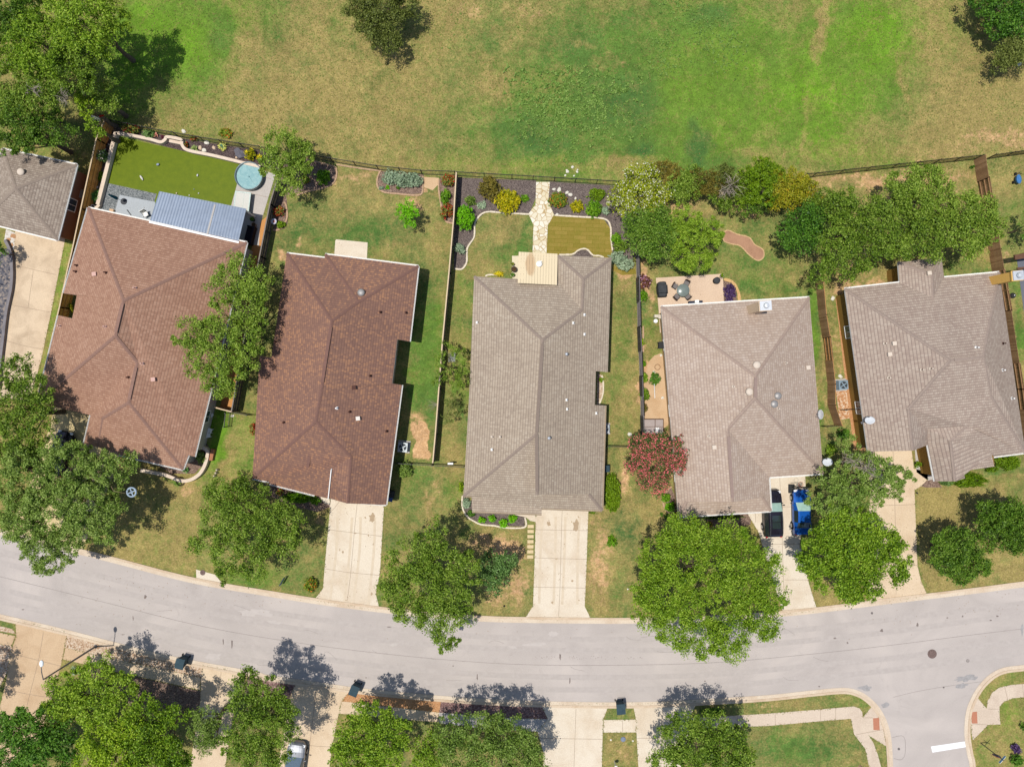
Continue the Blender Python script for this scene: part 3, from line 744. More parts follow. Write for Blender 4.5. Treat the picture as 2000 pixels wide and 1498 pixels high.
paving("patio", [(1000, 500), (1092, 500), (1092, 560), (1012, 560), (1012, 548), (1001, 545)], concrete("patio_cream", C(248, 236, 206), C(226, 204, 166), .6, .4))
paving("walkway", [(1296, 650), (1302, 650), (1318, 930), (1311, 930)], concrete("walk_orange", C(228, 190, 150), C(206, 166, 126), .5, .4))
paving("walkway", [(1660, 590), (1666, 590), (1700, 880), (1692, 880)], _mc["walk_orange"])
paving("walkway", [(1000, 1004), (1047, 1004), (1046, 1019), (1036, 1017), (1027, 1010)], CONW)
paving("walkway", [(626, 970), (646, 975), (645, 986), (634, 983), (628, 976)], CONW)
paving("walkway", [(1786, 868), (1826, 868), (1830, 935), (1812, 938), (1790, 922)], CONG)
paving("patio", [(1985, 500), (2100, 495), (2130, 700), (2012, 700)], flat("slate_patio", C(120, 122, 132), .7, var=.1))
for i in range(7):
    mb = MB(); x, y = 1036.5 - i * .15, 1027.5 + i * 9.9
    mb.prism(pxs([(x - 6, y - 3), (x + 6, y - 3), (x + 6, y + 3.4), (x - 6, y + 3.4)]), 0, .04)
    tag(mb.build("stepping_stone", flat("step_stone", C(238, 214, 168), .85, var=.1)), "pale square stepping stone, number %s from the house, in the row beside the driveway" % ["one", "two", "three", "four", "five", "six", "seven"][i], "stepping stone", "stepping stones beside the middle driveway")
for i, (x, y) in enumerate([(26, 462), (16, 469), (23, 479)]):
    mb = MB(); splat(mb, x, y, 5.5, 5, .03, 0, 9, seed=i + 5)
    tag(mb.build("stepping_stone", flat("brown_step", C(204, 156, 116), .85)), "brown flagstone set in white pebbles by the tan drive, " + ["nearest the eave", "westernmost of three", "southernmost of three"][i], "stepping stone", "flagstones in white pebbles")
# flagstone path
t = NT("flagstone"); p = t.pos()
v = t.n("ShaderNodeTexVoronoi", feature='DISTANCE_TO_EDGE'); v.inputs["Scale"].default_value = 1.9; t.l(p, v.inputs["Vector"])
v2 = t.n("ShaderNodeTexVoronoi"); v2.inputs["Scale"].default_value = 1.9; t.l(p, v2.inputs["Vector"])
sp_ = t.n("ShaderNodeSeparateColor"); t.l(v2.outputs["Color"], sp_.inputs[0])
t.l(t.mix(t.ramp(v.outputs[0], [(0.03, 1.), (0.06, 0.)]), t.ramp(sp_.outputs[0], [(.1, C(240, 226, 190)), (.8, C(255, 248, 228))]), C(206, 178, 130)), t.b.inputs["Base Color"])
t.b.inputs["Roughness"].default_value = .8
FLAG = t.m
mb = MB(); mb.prism(pxs([(1047, 356), (1074, 356), (1071, 392), (1082, 420), (1070, 440), (1067, 500), (1040, 500), (1042, 440), (1032, 418), (1046, 400)]), 0, .03); struct("flagstone_path", mb, FLAG)
STONE = flat("edging_stone", C(246, 232, 206), .85, var=.12, scale=5)
STONB = flat("edging_stone_buff", C(206, 172, 140), .85, var=.16, scale=5)
STONW = concrete("wall_stone_cream", C(248, 228, 206), C(226, 200, 176), 1.2, .5)
def edging(name, label, pts, m=None, w=.16, h=.09, cat="garden edging", smooth=True, grp="stone edgings of the beds"):
    q = pxs(pts)
    if smooth: q = smooth_line(q, 4)
    mb = MB()
    # separate stones, a little uneven
    acc = 0; seg = []
    for i in range(len(q) - 1):
        a, b = Vector(q[i]), Vector(q[i + 1]); L = (b - a).length
        if L < 1e-4: continue
        n = max(1, int(L / .38)); d = (b - a) / n
        for k in range(n):
            c0 = a + d * (k + .5); hh = h * R.uniform(.8, 1.15); ww = w * R.uniform(.85, 1.12)
            mb.box((c0.x, c0.y, hh / 2), (d.length * .97, ww, hh), math.atan2(d.y, d.x) + R.uniform(-.03, .03))
    return tag(mb.build(name, m or STONE), label, cat, grp)
edging("bed_edging", "white stone edging curving round the mulch bed north west of the long grey house", [(1035, 419), (990, 417), (948, 415), (929, 433), (927, 455), (925, 466), (913, 484), (912, 500), (911, 514), (902, 526), (888, 525)])
edging("bed_edging", "white stone edging along the north and east sides of the yellow sod square", [(1083, 421), (1130, 424), (1180, 428), (1192, 443), (1193, 465), (1196, 490)])
edging("bed_edging", "white stone edging with a bump between sod square and house eave", [(1092, 498), (1118, 497), (1128, 490), (1138, 486.5), (1147, 488), (1158, 499), (1170, 500), (1179, 503)])
edging("bed_edging", "white stone edging round the front bed of the long grey house", [(903, 968), (903, 990), (912, 1008), (925, 1017), (940, 1024), (965, 1026), (985, 1030), (1025, 1029), (1025, 1010)])
edging("bed_edging", "short white edging arc beside the yellow flowers behind the long grey house", [(948, 540), (955, 537), (975, 538)])
edging("bed_edging", "buff stone edging along the back fence curving round the oval shrub bed", [(607, 314), (650, 325), (657, 332), (657, 347), (648, 361), (628, 369), (600, 375), (580, 382)], STONB)
edging("bed_edging", "buff stone edging running beside the iron fence between two beds", [(657, 322), (700, 329), (745, 335)], STONB)
edging("bed_edging", "buff stone edging round the bed of three grey shrubs", [(742, 336), (737, 350), (738, 366), (750, 376), (775, 379), (810, 382), (825, 377), (826, 345)], STONB)
edging("bed_edging", "buff stone edging of the narrow red flower bed by the wooden fence", [(857, 350), (857, 372), (861, 398), (868, 430), (884, 437)], STONB)
edging("bed_edging", "rounded stone edging of the small bed with plate ornament", [(556, 395), (560, 405), (561, 425), (555, 440), (545, 449), (533, 450)], STONB)
edging("bed_edging", "tan stone ring round the purple flower bed by the patio", [(1414, 546), (1428, 550), (1438, 562), (1443, 578), (1443, 596)], flat("tan_edge", C(232, 190, 130), .85), .3)
edging("bed_edging", "pale edging of the bed at the west corner under the pink tree", [(1312, 950), (1300, 960), (1295, 975), (1297, 990), (1308, 1005), (1318, 1015)], STONB)
edging("bed_edging", "cream edging arc in the side recess of the long grey house", [(1175, 733), (1178, 750), (1177, 770), (1170, 790)])
edging("bed_edging", "narrow timber edged vegetable bed rim by the stepped fence", [(1256, 637), (1256, 688)], STONB, smooth=False)
# sand pit
mb = MB(); q = closed_smooth(pxs([(1412, 457), (1421, 450), (1440, 458), (1463, 464), (1474, 478), (1490, 488), (1491, 503), (1479, 509), (1462, 497), (1446, 481), (1430, 477), (1414, 471)]), 5)
mb.prism(q, None, .010)
struct("sand_pit", mb, concrete("sand_brown", C(196, 152, 122), C(166, 126, 100), .9, .7))
edging("sand_pit_rim", "tan rim of the kidney shaped sand pit on the lawn", [(1412, 457), (1421, 450), (1440, 458), (1463, 464), (1474, 478), (1490, 488), (1491, 503), (1479, 509), (1462, 497), (1446, 481), (1430, 477), (1414, 471), (1412, 457)], flat("sand_rim", C(222, 186, 140), .9), .12, .03)
# sod square: rows of cut turf slabs
t = NT("sod"); p = t.pos()
mp = t.n("ShaderNodeMapping"); mp.inputs["Rotation"].default_value = (0, 0, math.radians(2)); t.l(p, mp.inputs["Vector"])
br = t.n("ShaderNodeTexBrick"); t.l(mp.outputs[0], br.inputs["Vector"])
br.inputs["Scale"].default_value = 1.0; br.inputs["Brick Width"].default_value = 1.3; br.inputs["Row Height"].default_value = .42; br.inputs["Mortar Size"].default_value = .025; br.inputs["Mortar Smooth"].default_value = .6
br.inputs["Color1"].default_value = C(150, 134, 58); br.inputs["Color2"].default_value = C(172, 148, 76); br.inputs["Mortar"].default_value = C(132, 122, 40)
nz = t.noise(1.1, 8, .75, p)
c = t.mix(t.math('MULTIPLY', t.ramp(nz, [(.45, 0.), (.7, 1.)]), .5), br.outputs[0], C(132, 134, 46))
c = t.mix(.6, c, t.ramp(t.noise(8, 7, .8, p), [(.3, (.3, .3, .3, 1)), (.7, (.7, .7, .7, 1))]), 'OVERLAY')
t.l(c, t.b.inputs["Base Color"]); t.b.inputs["Roughness"].default_value = .95; t.b.inputs["Specular IOR Level"].default_value = .1
mb = MB(); mb.prism(pxs([(1072, 423), (1084, 422), (1179, 429), (1191, 445), (1192, 468), (1195, 492), (1196, 510), (1160, 510), (1158, 500), (1148, 489), (1136, 488), (1126, 493), (1116, 499), (1067, 500), (1071, 440)]), None, .012); struct("sod_lawn", mb, t.m)
mb = MB(); mb.prism(pxs([(1196, 520), (1240, 525), (1243, 535), (1215, 538), (1196, 528)]), None, .012); struct("sod_lawn", mb, t.m)
# ------------------------------------------------------------------ houses
WHITE = flat("white_trim", (.74, .73, .70, 1), .5, var=.05)
def wallm(name, c):
    return concrete(name, c, tuple(x * .85 for x in c[:3]) + (1,), .8, .4)
GLASS = flat("window_glass", (.04, .06, .08, 1), .08, var=.1, spec=.9)
def hipz(out, line, px, py, e, slope):
    a, b = (P(*out[k], e) for k in line)
    z = e + 2
    for _ in range(12):
        q = P(px, py, z); d = (b - a).xy.normalized()
        dist = abs((q - a).x * d.y - (q - a).y * d.x); z = e + slope * dist
    return z
def house(name, label, out, order, inner, faces, caps, e, roofm, capm, wallm_, trim, slope=.5, gutter=True, valley=(), walls=None, vents=(), garage=None, wins=True, gut_edges=None, inset=.42):
    """out: eave corners by key (pixel). inner: ridge and hip points. faces: (eave line, keys)"""
    Z = {}
    for k, v in inner.items():
        if len(v) == 3 and not isinstance(v[2], tuple): continue
        ls = list(v[2]) if len(v) == 3 else [ln for ln, ks in faces if k in ks and ln]
        ls = list(dict.fromkeys(ls))
        if ls: Z[k] = sum(hipz(out, l, v[0], v[1], e, slope) for l in ls) / len(ls)
    for k, v in inner.items():
        if len(v) == 3 and not isinstance(v[2], tuple): Z[k] = Z[v[2][1:]] if isinstance(v[2], str) else v[2]
    W = {k: P(v[0], v[1], e) for k, v in out.items()}
    for k, v in inner.items(): W[k] = P(v[0], v[1], Z[k])
    ring = [W[k] for k in order]
    cx = sum(p.x for p in ring) / len(ring); cy = sum(p.y for p in ring) / len(ring)
    root = thing(name, label, "house", (cx, cy, 0)); org = (cx, cy, 0)
    # roof
    mb = MB(org)
    for ln, ks in faces:
        pts = [W[k] for k in ks]
        if ln:
            a, b = W[ln[0]], W[ln[1]]
        else:
            a, b = pts[0], pts[1]
        d = (b - a).xy.normalized(); off = (R.uniform(0, 9), R.randint(0, 20) * .27)
        def uvof(p):
            r = (p - a).xy
            return (r.dot(d) + off[0] + 50, abs(r.x * d.y - r.y * d.x) * math.sqrt(1 + slope * slope) + off[1] + 1)
        ar = sum(pts[i].x * pts[(i + 1) % len(pts)].y - pts[(i + 1) % len(pts)].x * pts[i].y for i in range(len(pts)))
        if ar < 0: pts = pts[::-1]
        for tri in tessellate_polygon([[Vector((p.x, p.y, 0)) for p in pts]]):
            v = [pts[i] for i in tri]
            n = (v[1] - v[0]).cross(v[2] - v[0])
            if n.z < 0: v = v[::-1]
            if not ln: mb.face(v, 2); continue
            mb.face(v, 0, [uvof(p) for p in v])
    n = len(ring)
    for i in range(n):
        a, b = ring[i], ring[(i + 1) % n]
        if abs(a.z - b.z) < 3:
            mb.face([a - Vector((0, 0, .2)), b - Vector((0, 0, .2)), b, a], 1)
    soff = MB(org)
    tri = tessellate_polygon([[Vector((p.x, p.y, 0)) for p in ring]])
    for t_ in tri: mb.face([Vector((ring[i].x, ring[i].y, ring[i].z - .2)) for i in t_], 1)
    roof = mb.build("roof", [roofm, trim, wallm_], root)
    for k1, k2 in caps:
        cb = MB(org)
        a, b = W[k1], W[k2]; d = (b - a); hd = d.xy.normalized(); s_ = Vector((-hd.y, hd.x, 0)) * .15
        steep = abs(d.z) / max(d.xy.length, .1)
        drop = .15 * slope * (1 if steep < .1 else .72)
        up = Vector((0, 0, .035)); dn = Vector((0, 0, -drop + .03))
        m_ = max(1, int(d.length / .3))
        cb.face([a + up, b + up, b + s_ + dn, a + s_ + dn], 0); cb.face([a - s_ + dn, b - s_ + dn, b + up, a + up], 0)
        cb.face([a + s_ + dn, b + s_ + dn, b + s_ + dn - up * 1.5, a + s_ + dn - up * 1.5], 0)
        cb.face([a - s_ + dn, b - s_ + dn, b - s_ + dn - up * 1.5, a - s_ + dn - up * 1.5], 0)
        cb.build("ridge_cap", capm, roof)
    if gutter:
        for i in range(n):
            ka, kb = order[i], order[(i + 1) % n]
            if ka not in out or kb not in out: continue
            if gut_edges is not None and (ka, kb) not in gut_edges: continue
            a, b = ring[i], ring[(i + 1) % n]
            if (b - a).length < .5: continue
            d = (b - a).normalized(); sgn = 1
            nrm = Vector((d.y, -d.x, 0))
            c0 = Vector((cx, cy, a.z))
            # outward side
            test = (a + b) / 2 + nrm * .3
            if inpoly(np.array([test.x]), np.array([test.y]), [(p.x, p.y) for p in ring])[0]: nrm = -nrm
            g = MB(org)
            g.bar(a + nrm * .062 - Vector((0, 0, .06)), b + nrm * .062 - Vector((0, 0, .06)), .012 + .0, .11)
            g.bar(a + nrm * .115 - Vector((0, 0, .06)), b + nrm * .115 - Vector((0, 0, .06)), .022, .12)
            g.bar(a + nrm * .06 - Vector((0, 0, .115)), b + nrm * .06 - Vector((0, 0, .115)), .11, .015)
            g.build("gutter", trim, root)
    # walls: the eave outline moved in under the overhang
    poly = [Vector((p.x, p.y)) for p in ring]
    ar = sum(poly[i].x * poly[(i + 1) % n].y - poly[(i + 1) % n].x * poly[i].y for i in range(n))
    if ar < 0: poly = poly[::-1]
    ins = []
    for i in range(n):
        a, b, c_ = poly[i - 1], poly[i], poly[(i + 1) % n]
        d1 = (b - a).normalized(); d2 = (c_ - b).normalized()
        n1 = Vector((-d1.y, d1.x)); n2 = Vector((-d2.y, d2.x)); m = n1 + n2
        den = 1 + n1.dot(n2)
        ins.append(b + (m / den * inset if den > .2 else n1 * inset))
    w = MB(org)
    for i in range(n):
        a, b = ins[i], ins[(i + 1) % n]
        w.face([(a.x, a.y, 0), (b.x, b.y, 0), (b.x, b.y, e - .2), (a.x, a.y, e - .2)])
    wall = w.build("wall", wallm_, root)
    if wins:
        for i in range(n):
            a, b = ins[i], ins[(i + 1) % n]; L = (b - a).length
            if L < 4: continue
            d = (b - a).normalized(); o_ = Vector((d.y, -d.x))
            isg = garage is not None and (P(garage[0], garage[1], 1).xy - (a + b) / 2).length < L * .6 and abs((P(garage[0], garage[1], 1).xy - a).dot(o_)) < 1.6
            if isg:
                t0 = (P(garage[0], garage[1], 1).xy - a).dot(d)
                t0 = min(max(t0, 2.6), max(L - 2.6, L / 2))
                c0 = a + d * t0 + o_ * .03
                g = MB(org); g.box((c0.x, c0.y, 1.1), (4.8, .06, 2.2), math.atan2(d.y, d.x))
                for k in range(3):
                    c1 = c0 + o_ * .033; g.box((c1.x, c1.y, .55 + k * .55), (4.8, .012, .03), math.atan2(d.y, d.x))
                g.build("garage_door", trim, root); continue
            for k in range(max(1, int(L // 6))):
                c0 = a + d * (L * (k + .5) / max(1, int(L // 6))) + o_ * .02
                f = MB(org); an = math.atan2(d.y, d.x)
                for dx, dz, sx, sz in ((0, .62, 1.3, .08), (0, -.62, 1.3, .08), (-.61, 0, .08, 1.16), (.61, 0, .08, 1.16), (0, 0, .05, 1.16)):
                    q = c0 + d * dx; f.box((q.x, q.y, 1.55 + dz), (sx, .08, sz), an)
                fr = f.build("window", trim, root)
                pn = MB(org); pn.box((c0.x, c0.y, 1.55), (1.16, .03, 1.16), an); pn.build("pane", GLASS, fr)
    for vt in vents:
        kind, px, py = vt[:3]
        # height of the roof under that pixel: find the face by stepping
        z = e + .5
        for _ in range(14):
            q = P(px, py, z); best = None
            for ln, ks in faces:
                if not ln: continue
                pts = [W[k] for k in ks]
                for tri in tessellate_polygon([[Vector((p.x, p.y, 0)) for p in pts]]):
                    v = [pts[i] for i in tri]
                    if inpoly(np.array([q.x]), np.array([q.y]), [(p.x, p.y) for p in v])[0]:
                        nn = (v[1] - v[0]).cross(v[2] - v[0])
                        if abs(nn.z) > 1e-6: best = v[0].z - (nn.x * (q.x - v[0].x) + nn.y * (q.y - v[0].y)) / nn.z
            if best is None: break
            z = z * .4 + best * .6
        q = P(px, py, z); v = MB(org)
        if kind == 'pipe':
            v.lathe(q, [(.05, -.2), (.05, .38), (.075, .38), (.075, .44), (.0, .44)], 10)
            v.box(q + Vector((.0, 0, .02)), (.26, .26, .03), ry=.0)
            v.build("vent_pipe", vt[3] if len(vt) > 3 else WHITE, root, True)
        elif kind == 'box':
            v.box(q + Vector((0, 0, .1)), (.34, .32, .2), .1); v.box(q + Vector((0, 0, .22)), (.4, .38, .04), .1)
            v.build("roof_vent", vt[3] if len(vt) > 3 else WHITE, root)
        elif kind == 'turtle':
            v.lathe(q, [(.2, -.2), (.2, .14), (.36, .14), (.36, .2), (.3, .28), (.16, .33), (0, .35)], 20)
            v.build("attic_vent", vt[3] if len(vt) > 3 else WHITE, root, True)
        elif kind == 'cap':
            v.lathe(q, [(.09, -.2), (.09, .3), (.17, .3), (.17, .42), (.1, .5), (0, .52)], 14)
            v.build("flue_cap", vt[3] if len(vt) > 3 else flat("galvanised", (.62, .63, .64, 1), .35, .7, .08), root, True)
    return root, W, org

def ridge_vent(root, W, org, p1, p2, z1, z2, m, w=.3):
    a, b = W[z1], W[z2]; d = (b - a).normalized(); a = a + d * p1; b = b - d * p2
    v = MB(org); v.bar(a + Vector((0, 0, .05)), b + Vector((0, 0, .05)), w, .03, 0)
    v.build("ridge_vent", m, root)

sA = shingle("shingles_grey", [C(132, 118, 106), C(162, 146, 132), C(186, 170, 154), C(202, 188, 172)], C(118, 104, 94), .25, .2)
sB = shingle("shingles_rose_brown", [C(146, 112, 98), C(176, 134, 112), C(192, 150, 126), C(208, 168, 144)], C(132, 102, 90), .26, .19)
sC = shingle("shingles_dark_brown", [C(138, 106, 95), C(150, 115, 101), C(162, 124, 106), C(196, 146, 112)], C(118, 90, 82), .25, .17, .4, .48)
sD = shingle("shingles_taupe", [C(160, 144, 130), C(184, 167, 148), C(198, 181, 160), C(212, 198, 178)], C(128, 112, 104), .27, .19)
sE = shingle("shingles_faded_taupe", [C(174, 152, 138), C(196, 174, 156), C(208, 188, 170), C(220, 202, 186)], C(160, 138, 130), .28, .3, .3)
sF = shingle("shingles_warm_grey", [C(156, 138, 126), C(182, 162, 148), C(196, 178, 162), C(210, 194, 178)], C(126, 108, 104), .29, .2)
capm = {k: flat("ridge_" + k, c, .95, var=.12, scale=4, spec=.15) for k, c in
        dict(a=C(166, 150, 136), b=C(160, 126, 112), c=C(140, 106, 95), d=C(164, 147, 134), e=C(182, 160, 146), f=C(172, 154, 142)).items()}
wCream = wallm("brick_cream", C(214, 196, 168)); wTan = wallm("siding_tan", C(196, 168, 128)); wOch = wallm("siding_ochre", C(176, 140, 74)); wWhite = wallm("stucco_white", C(214, 208, 200)); wBrn = wallm("brick_brown", C(160, 120, 96))
CHT = flat("chimney_tan", (.62, .47, .32, 1), .8, var=.06)
tTan = flat("trim_tan", C(206, 186, 160), .6, var=.06); tDark = flat("trim_dark", C(120, 100, 88), .6, var=.06)
BV = flat("vent_beige", C(238, 222, 204), .5, var=.06); BRV = flat("vent_brown", C(96, 66, 58), .6, var=.1); GV = flat("vent_grey", C(178, 174, 170), .5, .3, .08); PKV = flat("vent_pink", C(232, 190, 176), .5, var=.05)

house("house", "grey brown hip roofed house cut by the left edge of the photo",
      {0: (5, 291), 1: (150, 322), 2: (112, 469), 3: (-38, 432)}, [0, 1, 2, 3], {'J': (30, 368)},
      [((0, 1), [0, 1, 'J']), ((1, 2), [1, 2, 'J']), ((2, 3), [2, 3, 'J']), ((3, 0), [3, 0, 'J'])], [(0, 'J'), (1, 'J'), (2, 'J'), (3, 'J')], 2.9, sA, capm['a'], wBrn, WHITE,
      vents=[('turtle', 43, 337, BV)])
hB, WB, oB = house("house", "large rose brown house with blue metal patio cover behind",
      {0: (172, 406), 1: (482, 474), 2: (380, 892), 3: (368, 889), 4: (357, 917), 5: (232, 888), 6: (190, 873), 7: (164, 866), 8: (177, 811), 9: (72, 787), 10: (114, 616), 11: (124, 573)},
      [0, 1, 2, 3, 4, 5, 6, 7, 8, 9, 10, 'n3', 'n2', 11], {'n2': (150, 577), 'n3': (141, 622), 'J1': (241, 587), 'J2': (225, 656), 'J3': (268, 708), 'J4': (251, 786), 'K': (200, 817)},
      [((0, 1), [0, 1, 'J1']), ((1, 2), [1, 2, 3, 4, 'J4', 'J3', 'J2', 'J1']), ((5, 4), [4, 5, 6, 'K', 'J4']), ((6, 7), [6, 7, 'K']), ((8, 7), [7, 8, 'J3', 'J4', 'K']), ((8, 9), [8, 9, 'J2', 'J3']), ((9, 0), [9, 10, 'n3', 'n2', 11, 0, 'J1', 'J2'])],
      [(0, 'J1'), (1, 'J1'), ('J1', 'J2'), ('J2', 9), ('J2', 'J3'), ('J3', 'J4'), ('J4', 4), ('J4', 'K'), ('K', 6)], 3.0, sB, capm['b'], wWhite, WHITE, garage=(170, 845),
      vents=[('pipe', 118, 637, PKV), ('pipe', 207, 638, PKV), ('box', 301, 741, PKV), ('box', 186, 536, PKV), ('pipe', 265, 563, PKV), ('pipe', 279, 710, PKV), ('pipe', 252, 737, BRV), ('pipe', 151, 519, BRV), ('pipe', 149, 531, BRV), ('pipe', 208, 533, BRV)],
      gut_edges=[(0, 1), (1, 2), (3, 4), (4, 5), (7, 8), (9, 10), (11, 0)])
ridge_vent(hB, WB, oB, .3, .3, 'J1', 'J2', capm['b'])
ridge_vent(hB, WB, oB, .5, .3, 'J3', 'J4', capm['b'])
hC, WC, oC = house("house", "dark brown house with orange flecked shingles and a small pale slab behind",
      {0: (560, 495), 1: (634, 504), 2: (635, 497), 3: (817, 520), 4: (800, 667), 7: (785, 752), 8: (754, 986), 9: (674, 979), 'V': (642, 973), 10: (614, 967), 11: (526, 945), 12: (525, 941), 13: (493, 934), 14: (507, 695), 15: (530, 698)},
      [0, 1, 2, 3, 4, 'n5', 'n6', 7, 8, 9, 'V', 10, 11, 12, 13, 14, 15], {'n5': (776, 663), 'n6': (766, 749), 'J1': (700, 590), 'J2': (648, 627), 'J3': (628, 757), 'J4': (617, 823, ((3, 4), (13, 14))), 'H1': (685, 892, ((3, 4),)), 'G': (678, 983, '=H1'), 'U': (648, 916)},
      [((0, 1), [0, 1, 2, 'J1', 'J2']), ((2, 3), [2, 3, 'J1']), ((3, 4), [3, 4, 'n5', 'n6', 7, 8, 'G', 'H1', 'J4', 'J3', 'J2', 'J1']), (None, [8, 9, 'V', 'G']), ((10, 11), ['U', 'V', 10, 11, 12, 13, 'J4', 'H1']), ((13, 14), [13, 14, 15, 0, 'J2', 'J3', 'J4']),
       ((3, 4), ['U', 'V', 'G', 'H1'])],
      [(0, 'J2'), (2, 'J1'), (3, 'J1'), ('J1', 'J2'), ('J2', 'J3'), ('J3', 'J4'), ('J4', 13), ('J4', 'H1'), ('H1', 'G')], 2.9, sC, capm['c'], wCream, WHITE, garage=(700, 968),
      vents=[('turtle', 706, 572, GV), ('pipe', 658, 797, WHITE), ('box', 700, 817, GV), ('pipe', 743, 610, BRV), ('pipe', 755, 842, BRV), ('pipe', 539, 668, BRV), ('box', 692, 757, BRV), ('pipe', 683, 804, BRV), ('pipe', 555, 825, BRV), ('pipe', 793, 611, BRV), ('pipe', 723, 734, BRV)],
      gut_edges=[(0, 1), (2, 3), (3, 4), (8, 9), (10, 11), (12, 13), (7, 8)])
ridge_vent(hC, WC, oC, .6, .5, 'J2', 'J3', capm['c'])
_m = MB(oC); _m.bar(WC['U'] + Vector((0, 0, .1)), WC['V'] + Vector((0, 0, .1)), .09, .2); _m.build('rake_trim', WHITE, hC)
for _a, _b in (((604, 890, 4.6), (597, 944, 3.45)),):
    _m = MB(oC); _m.bar(P(*_a), P(*_b), .3, .06); _m.build('ridge_cap', capm['c'], hC)
hD, WD, oD = house("house", "long taupe roofed house with pale plank patio cover and flagstone path behind",
      {0: (926, 540), 1: (1012, 545), 2: (1088, 548), 3: (1089, 499), 4: (1194, 504), 5: (1187, 727), 8: (1182, 792), 9: (1176, 997), 10: (1058, 993), 11: (1058, 1004), 12: (922, 999), 13: (921, 969), 14: (905, 969), 15: (917, 760)},
      [0, 1, 2, 3, 4, 5, 'n6', 'n7', 8, 9, 10, 11, 12, 13, 14, 15], {'n6': (1164, 725), 'n7': (1162, 791), 'J1': (1140, 545), 'J2': (1137, 605), 'J3': (1060, 664), 'J4': (1048, 848), 'J5': (1049, 966, '=J4'), 'S1': (1150, 965), 'S2': (1051, 961)},
      [((0, 1), [0, 1, 2, 'J2', 'J3']), ((3, 4), [3, 4, 'J1']), ((2, 3), [2, 3, 'J1', 'J2']), ((4, 5), [4, 5, 'n6', 'n7', 8, 9, 'S1', 'J5', 'J4', 'J3', 'J2', 'J1']), ((10, 9), [9, 10, 'S2', 'S1']), ((12, 11), [14, 13, 12, 11, 10, 'S2', 'J4']), ((14, 15), [14, 15, 0, 'J3', 'J4']),
       (None, ['S2', 'S1', 'J5']), (None, ['J4', 'S2', 'J5'])],
      [(0, 'J3'), (3, 'J1'), (4, 'J1'), ('J1', 'J2'), ('J2', 'J3'), ('J3', 'J4'), ('J4', 'J5'), ('J4', 14), (9, 'S1')], 3.0, sD, capm['d'], wCream, tTan, garage=(1098, 985),
      vents=[('cap', 1106, 692), ('pipe', 1106, 781), ('pipe', 1107, 799), ('pipe', 1164, 807), ('cap', 1072, 855), ('pipe', 1141, 653), ('pipe', 1119, 631), ('pipe', 932, 630), ('pipe', 961, 853, BV), ('pipe', 977, 853, BV), ('pipe', 961, 878), ('pipe', 1141, 615)], gut_edges=[(9, 10), (11, 12), (13, 14), (8, 9)])
ridge_vent(hD, WD, oD, .4, .2, 'J3', 'J4', flat("ridge_vent_taupe", C(150, 134, 122), .9, var=.08))
ridge_vent(hD, WD, oD, .0, .3, 'J4', 'J5', _mc["ridge_vent_taupe"])
hE, WE, oE = house("house", "faded taupe roofed house between the pink tree and the black car with tan chimney",
      {0: (1291, 599), 1: (1581, 581), 2: (1608, 925), 3: (1502, 932), 4: (1506, 998), 5: (1325, 1009)}, [0, 1, 2, 3, 4, 5],
      {'J1': (1476, 735), 'J2': (1475, 778), 'J3': (1422, 838), 'J4': (1431, 980, '=J3'), 'S1': (1490, 972), 'S2': (1342, 980)},
      [((0, 1), [0, 1, 'J1']), ((1, 2), [1, 2, 'J2', 'J1']), ((2, 3), [2, 3, 'J3', 'J2']), ((3, 4), [3, 4, 'S1', 'J4', 'J3']), ((4, 5), [4, 5, 'S2', 'S1']), ((5, 0), [5, 0, 'J1', 'J2', 'J3', 'J4', 'S2']), (None, ['S2', 'S1', 'J4'])],
      [(0, 'J1'), (1, 'J1'), ('J1', 'J2'), ('J2', 2), ('J2', 'J3'), ('J3', 'J4'), (4, 'S1'), (5, 'S2')], 2.9, sE, capm['e'], wTan, WHITE, garage=(1560, 915),
      vents=[('turtle', 1477, 713, BV), ('turtle', 1463, 765, BV), ('pipe', 1432, 755, BV), ('pipe', 1519, 798, BV), ('turtle', 1518, 773, GV), ('turtle', 1511, 789, GV), ('pipe', 1384, 852, BV), ('box', 1394, 873, BV), ('box', 1577, 718, BV), ('pipe', 1534, 709, BV)], gut_edges=[(0, 1), (2, 3), (4, 5), (3, 4)])
ridge_vent(hE, WE, oE, .1, .1, 'J1', 'J2', flat("ridge_vent_rose", C(168, 146, 136), .9, var=.08))
ridge_vent(hE, WE, oE, .7, .4, 'J3', 'J4', _mc["ridge_vent_rose"])
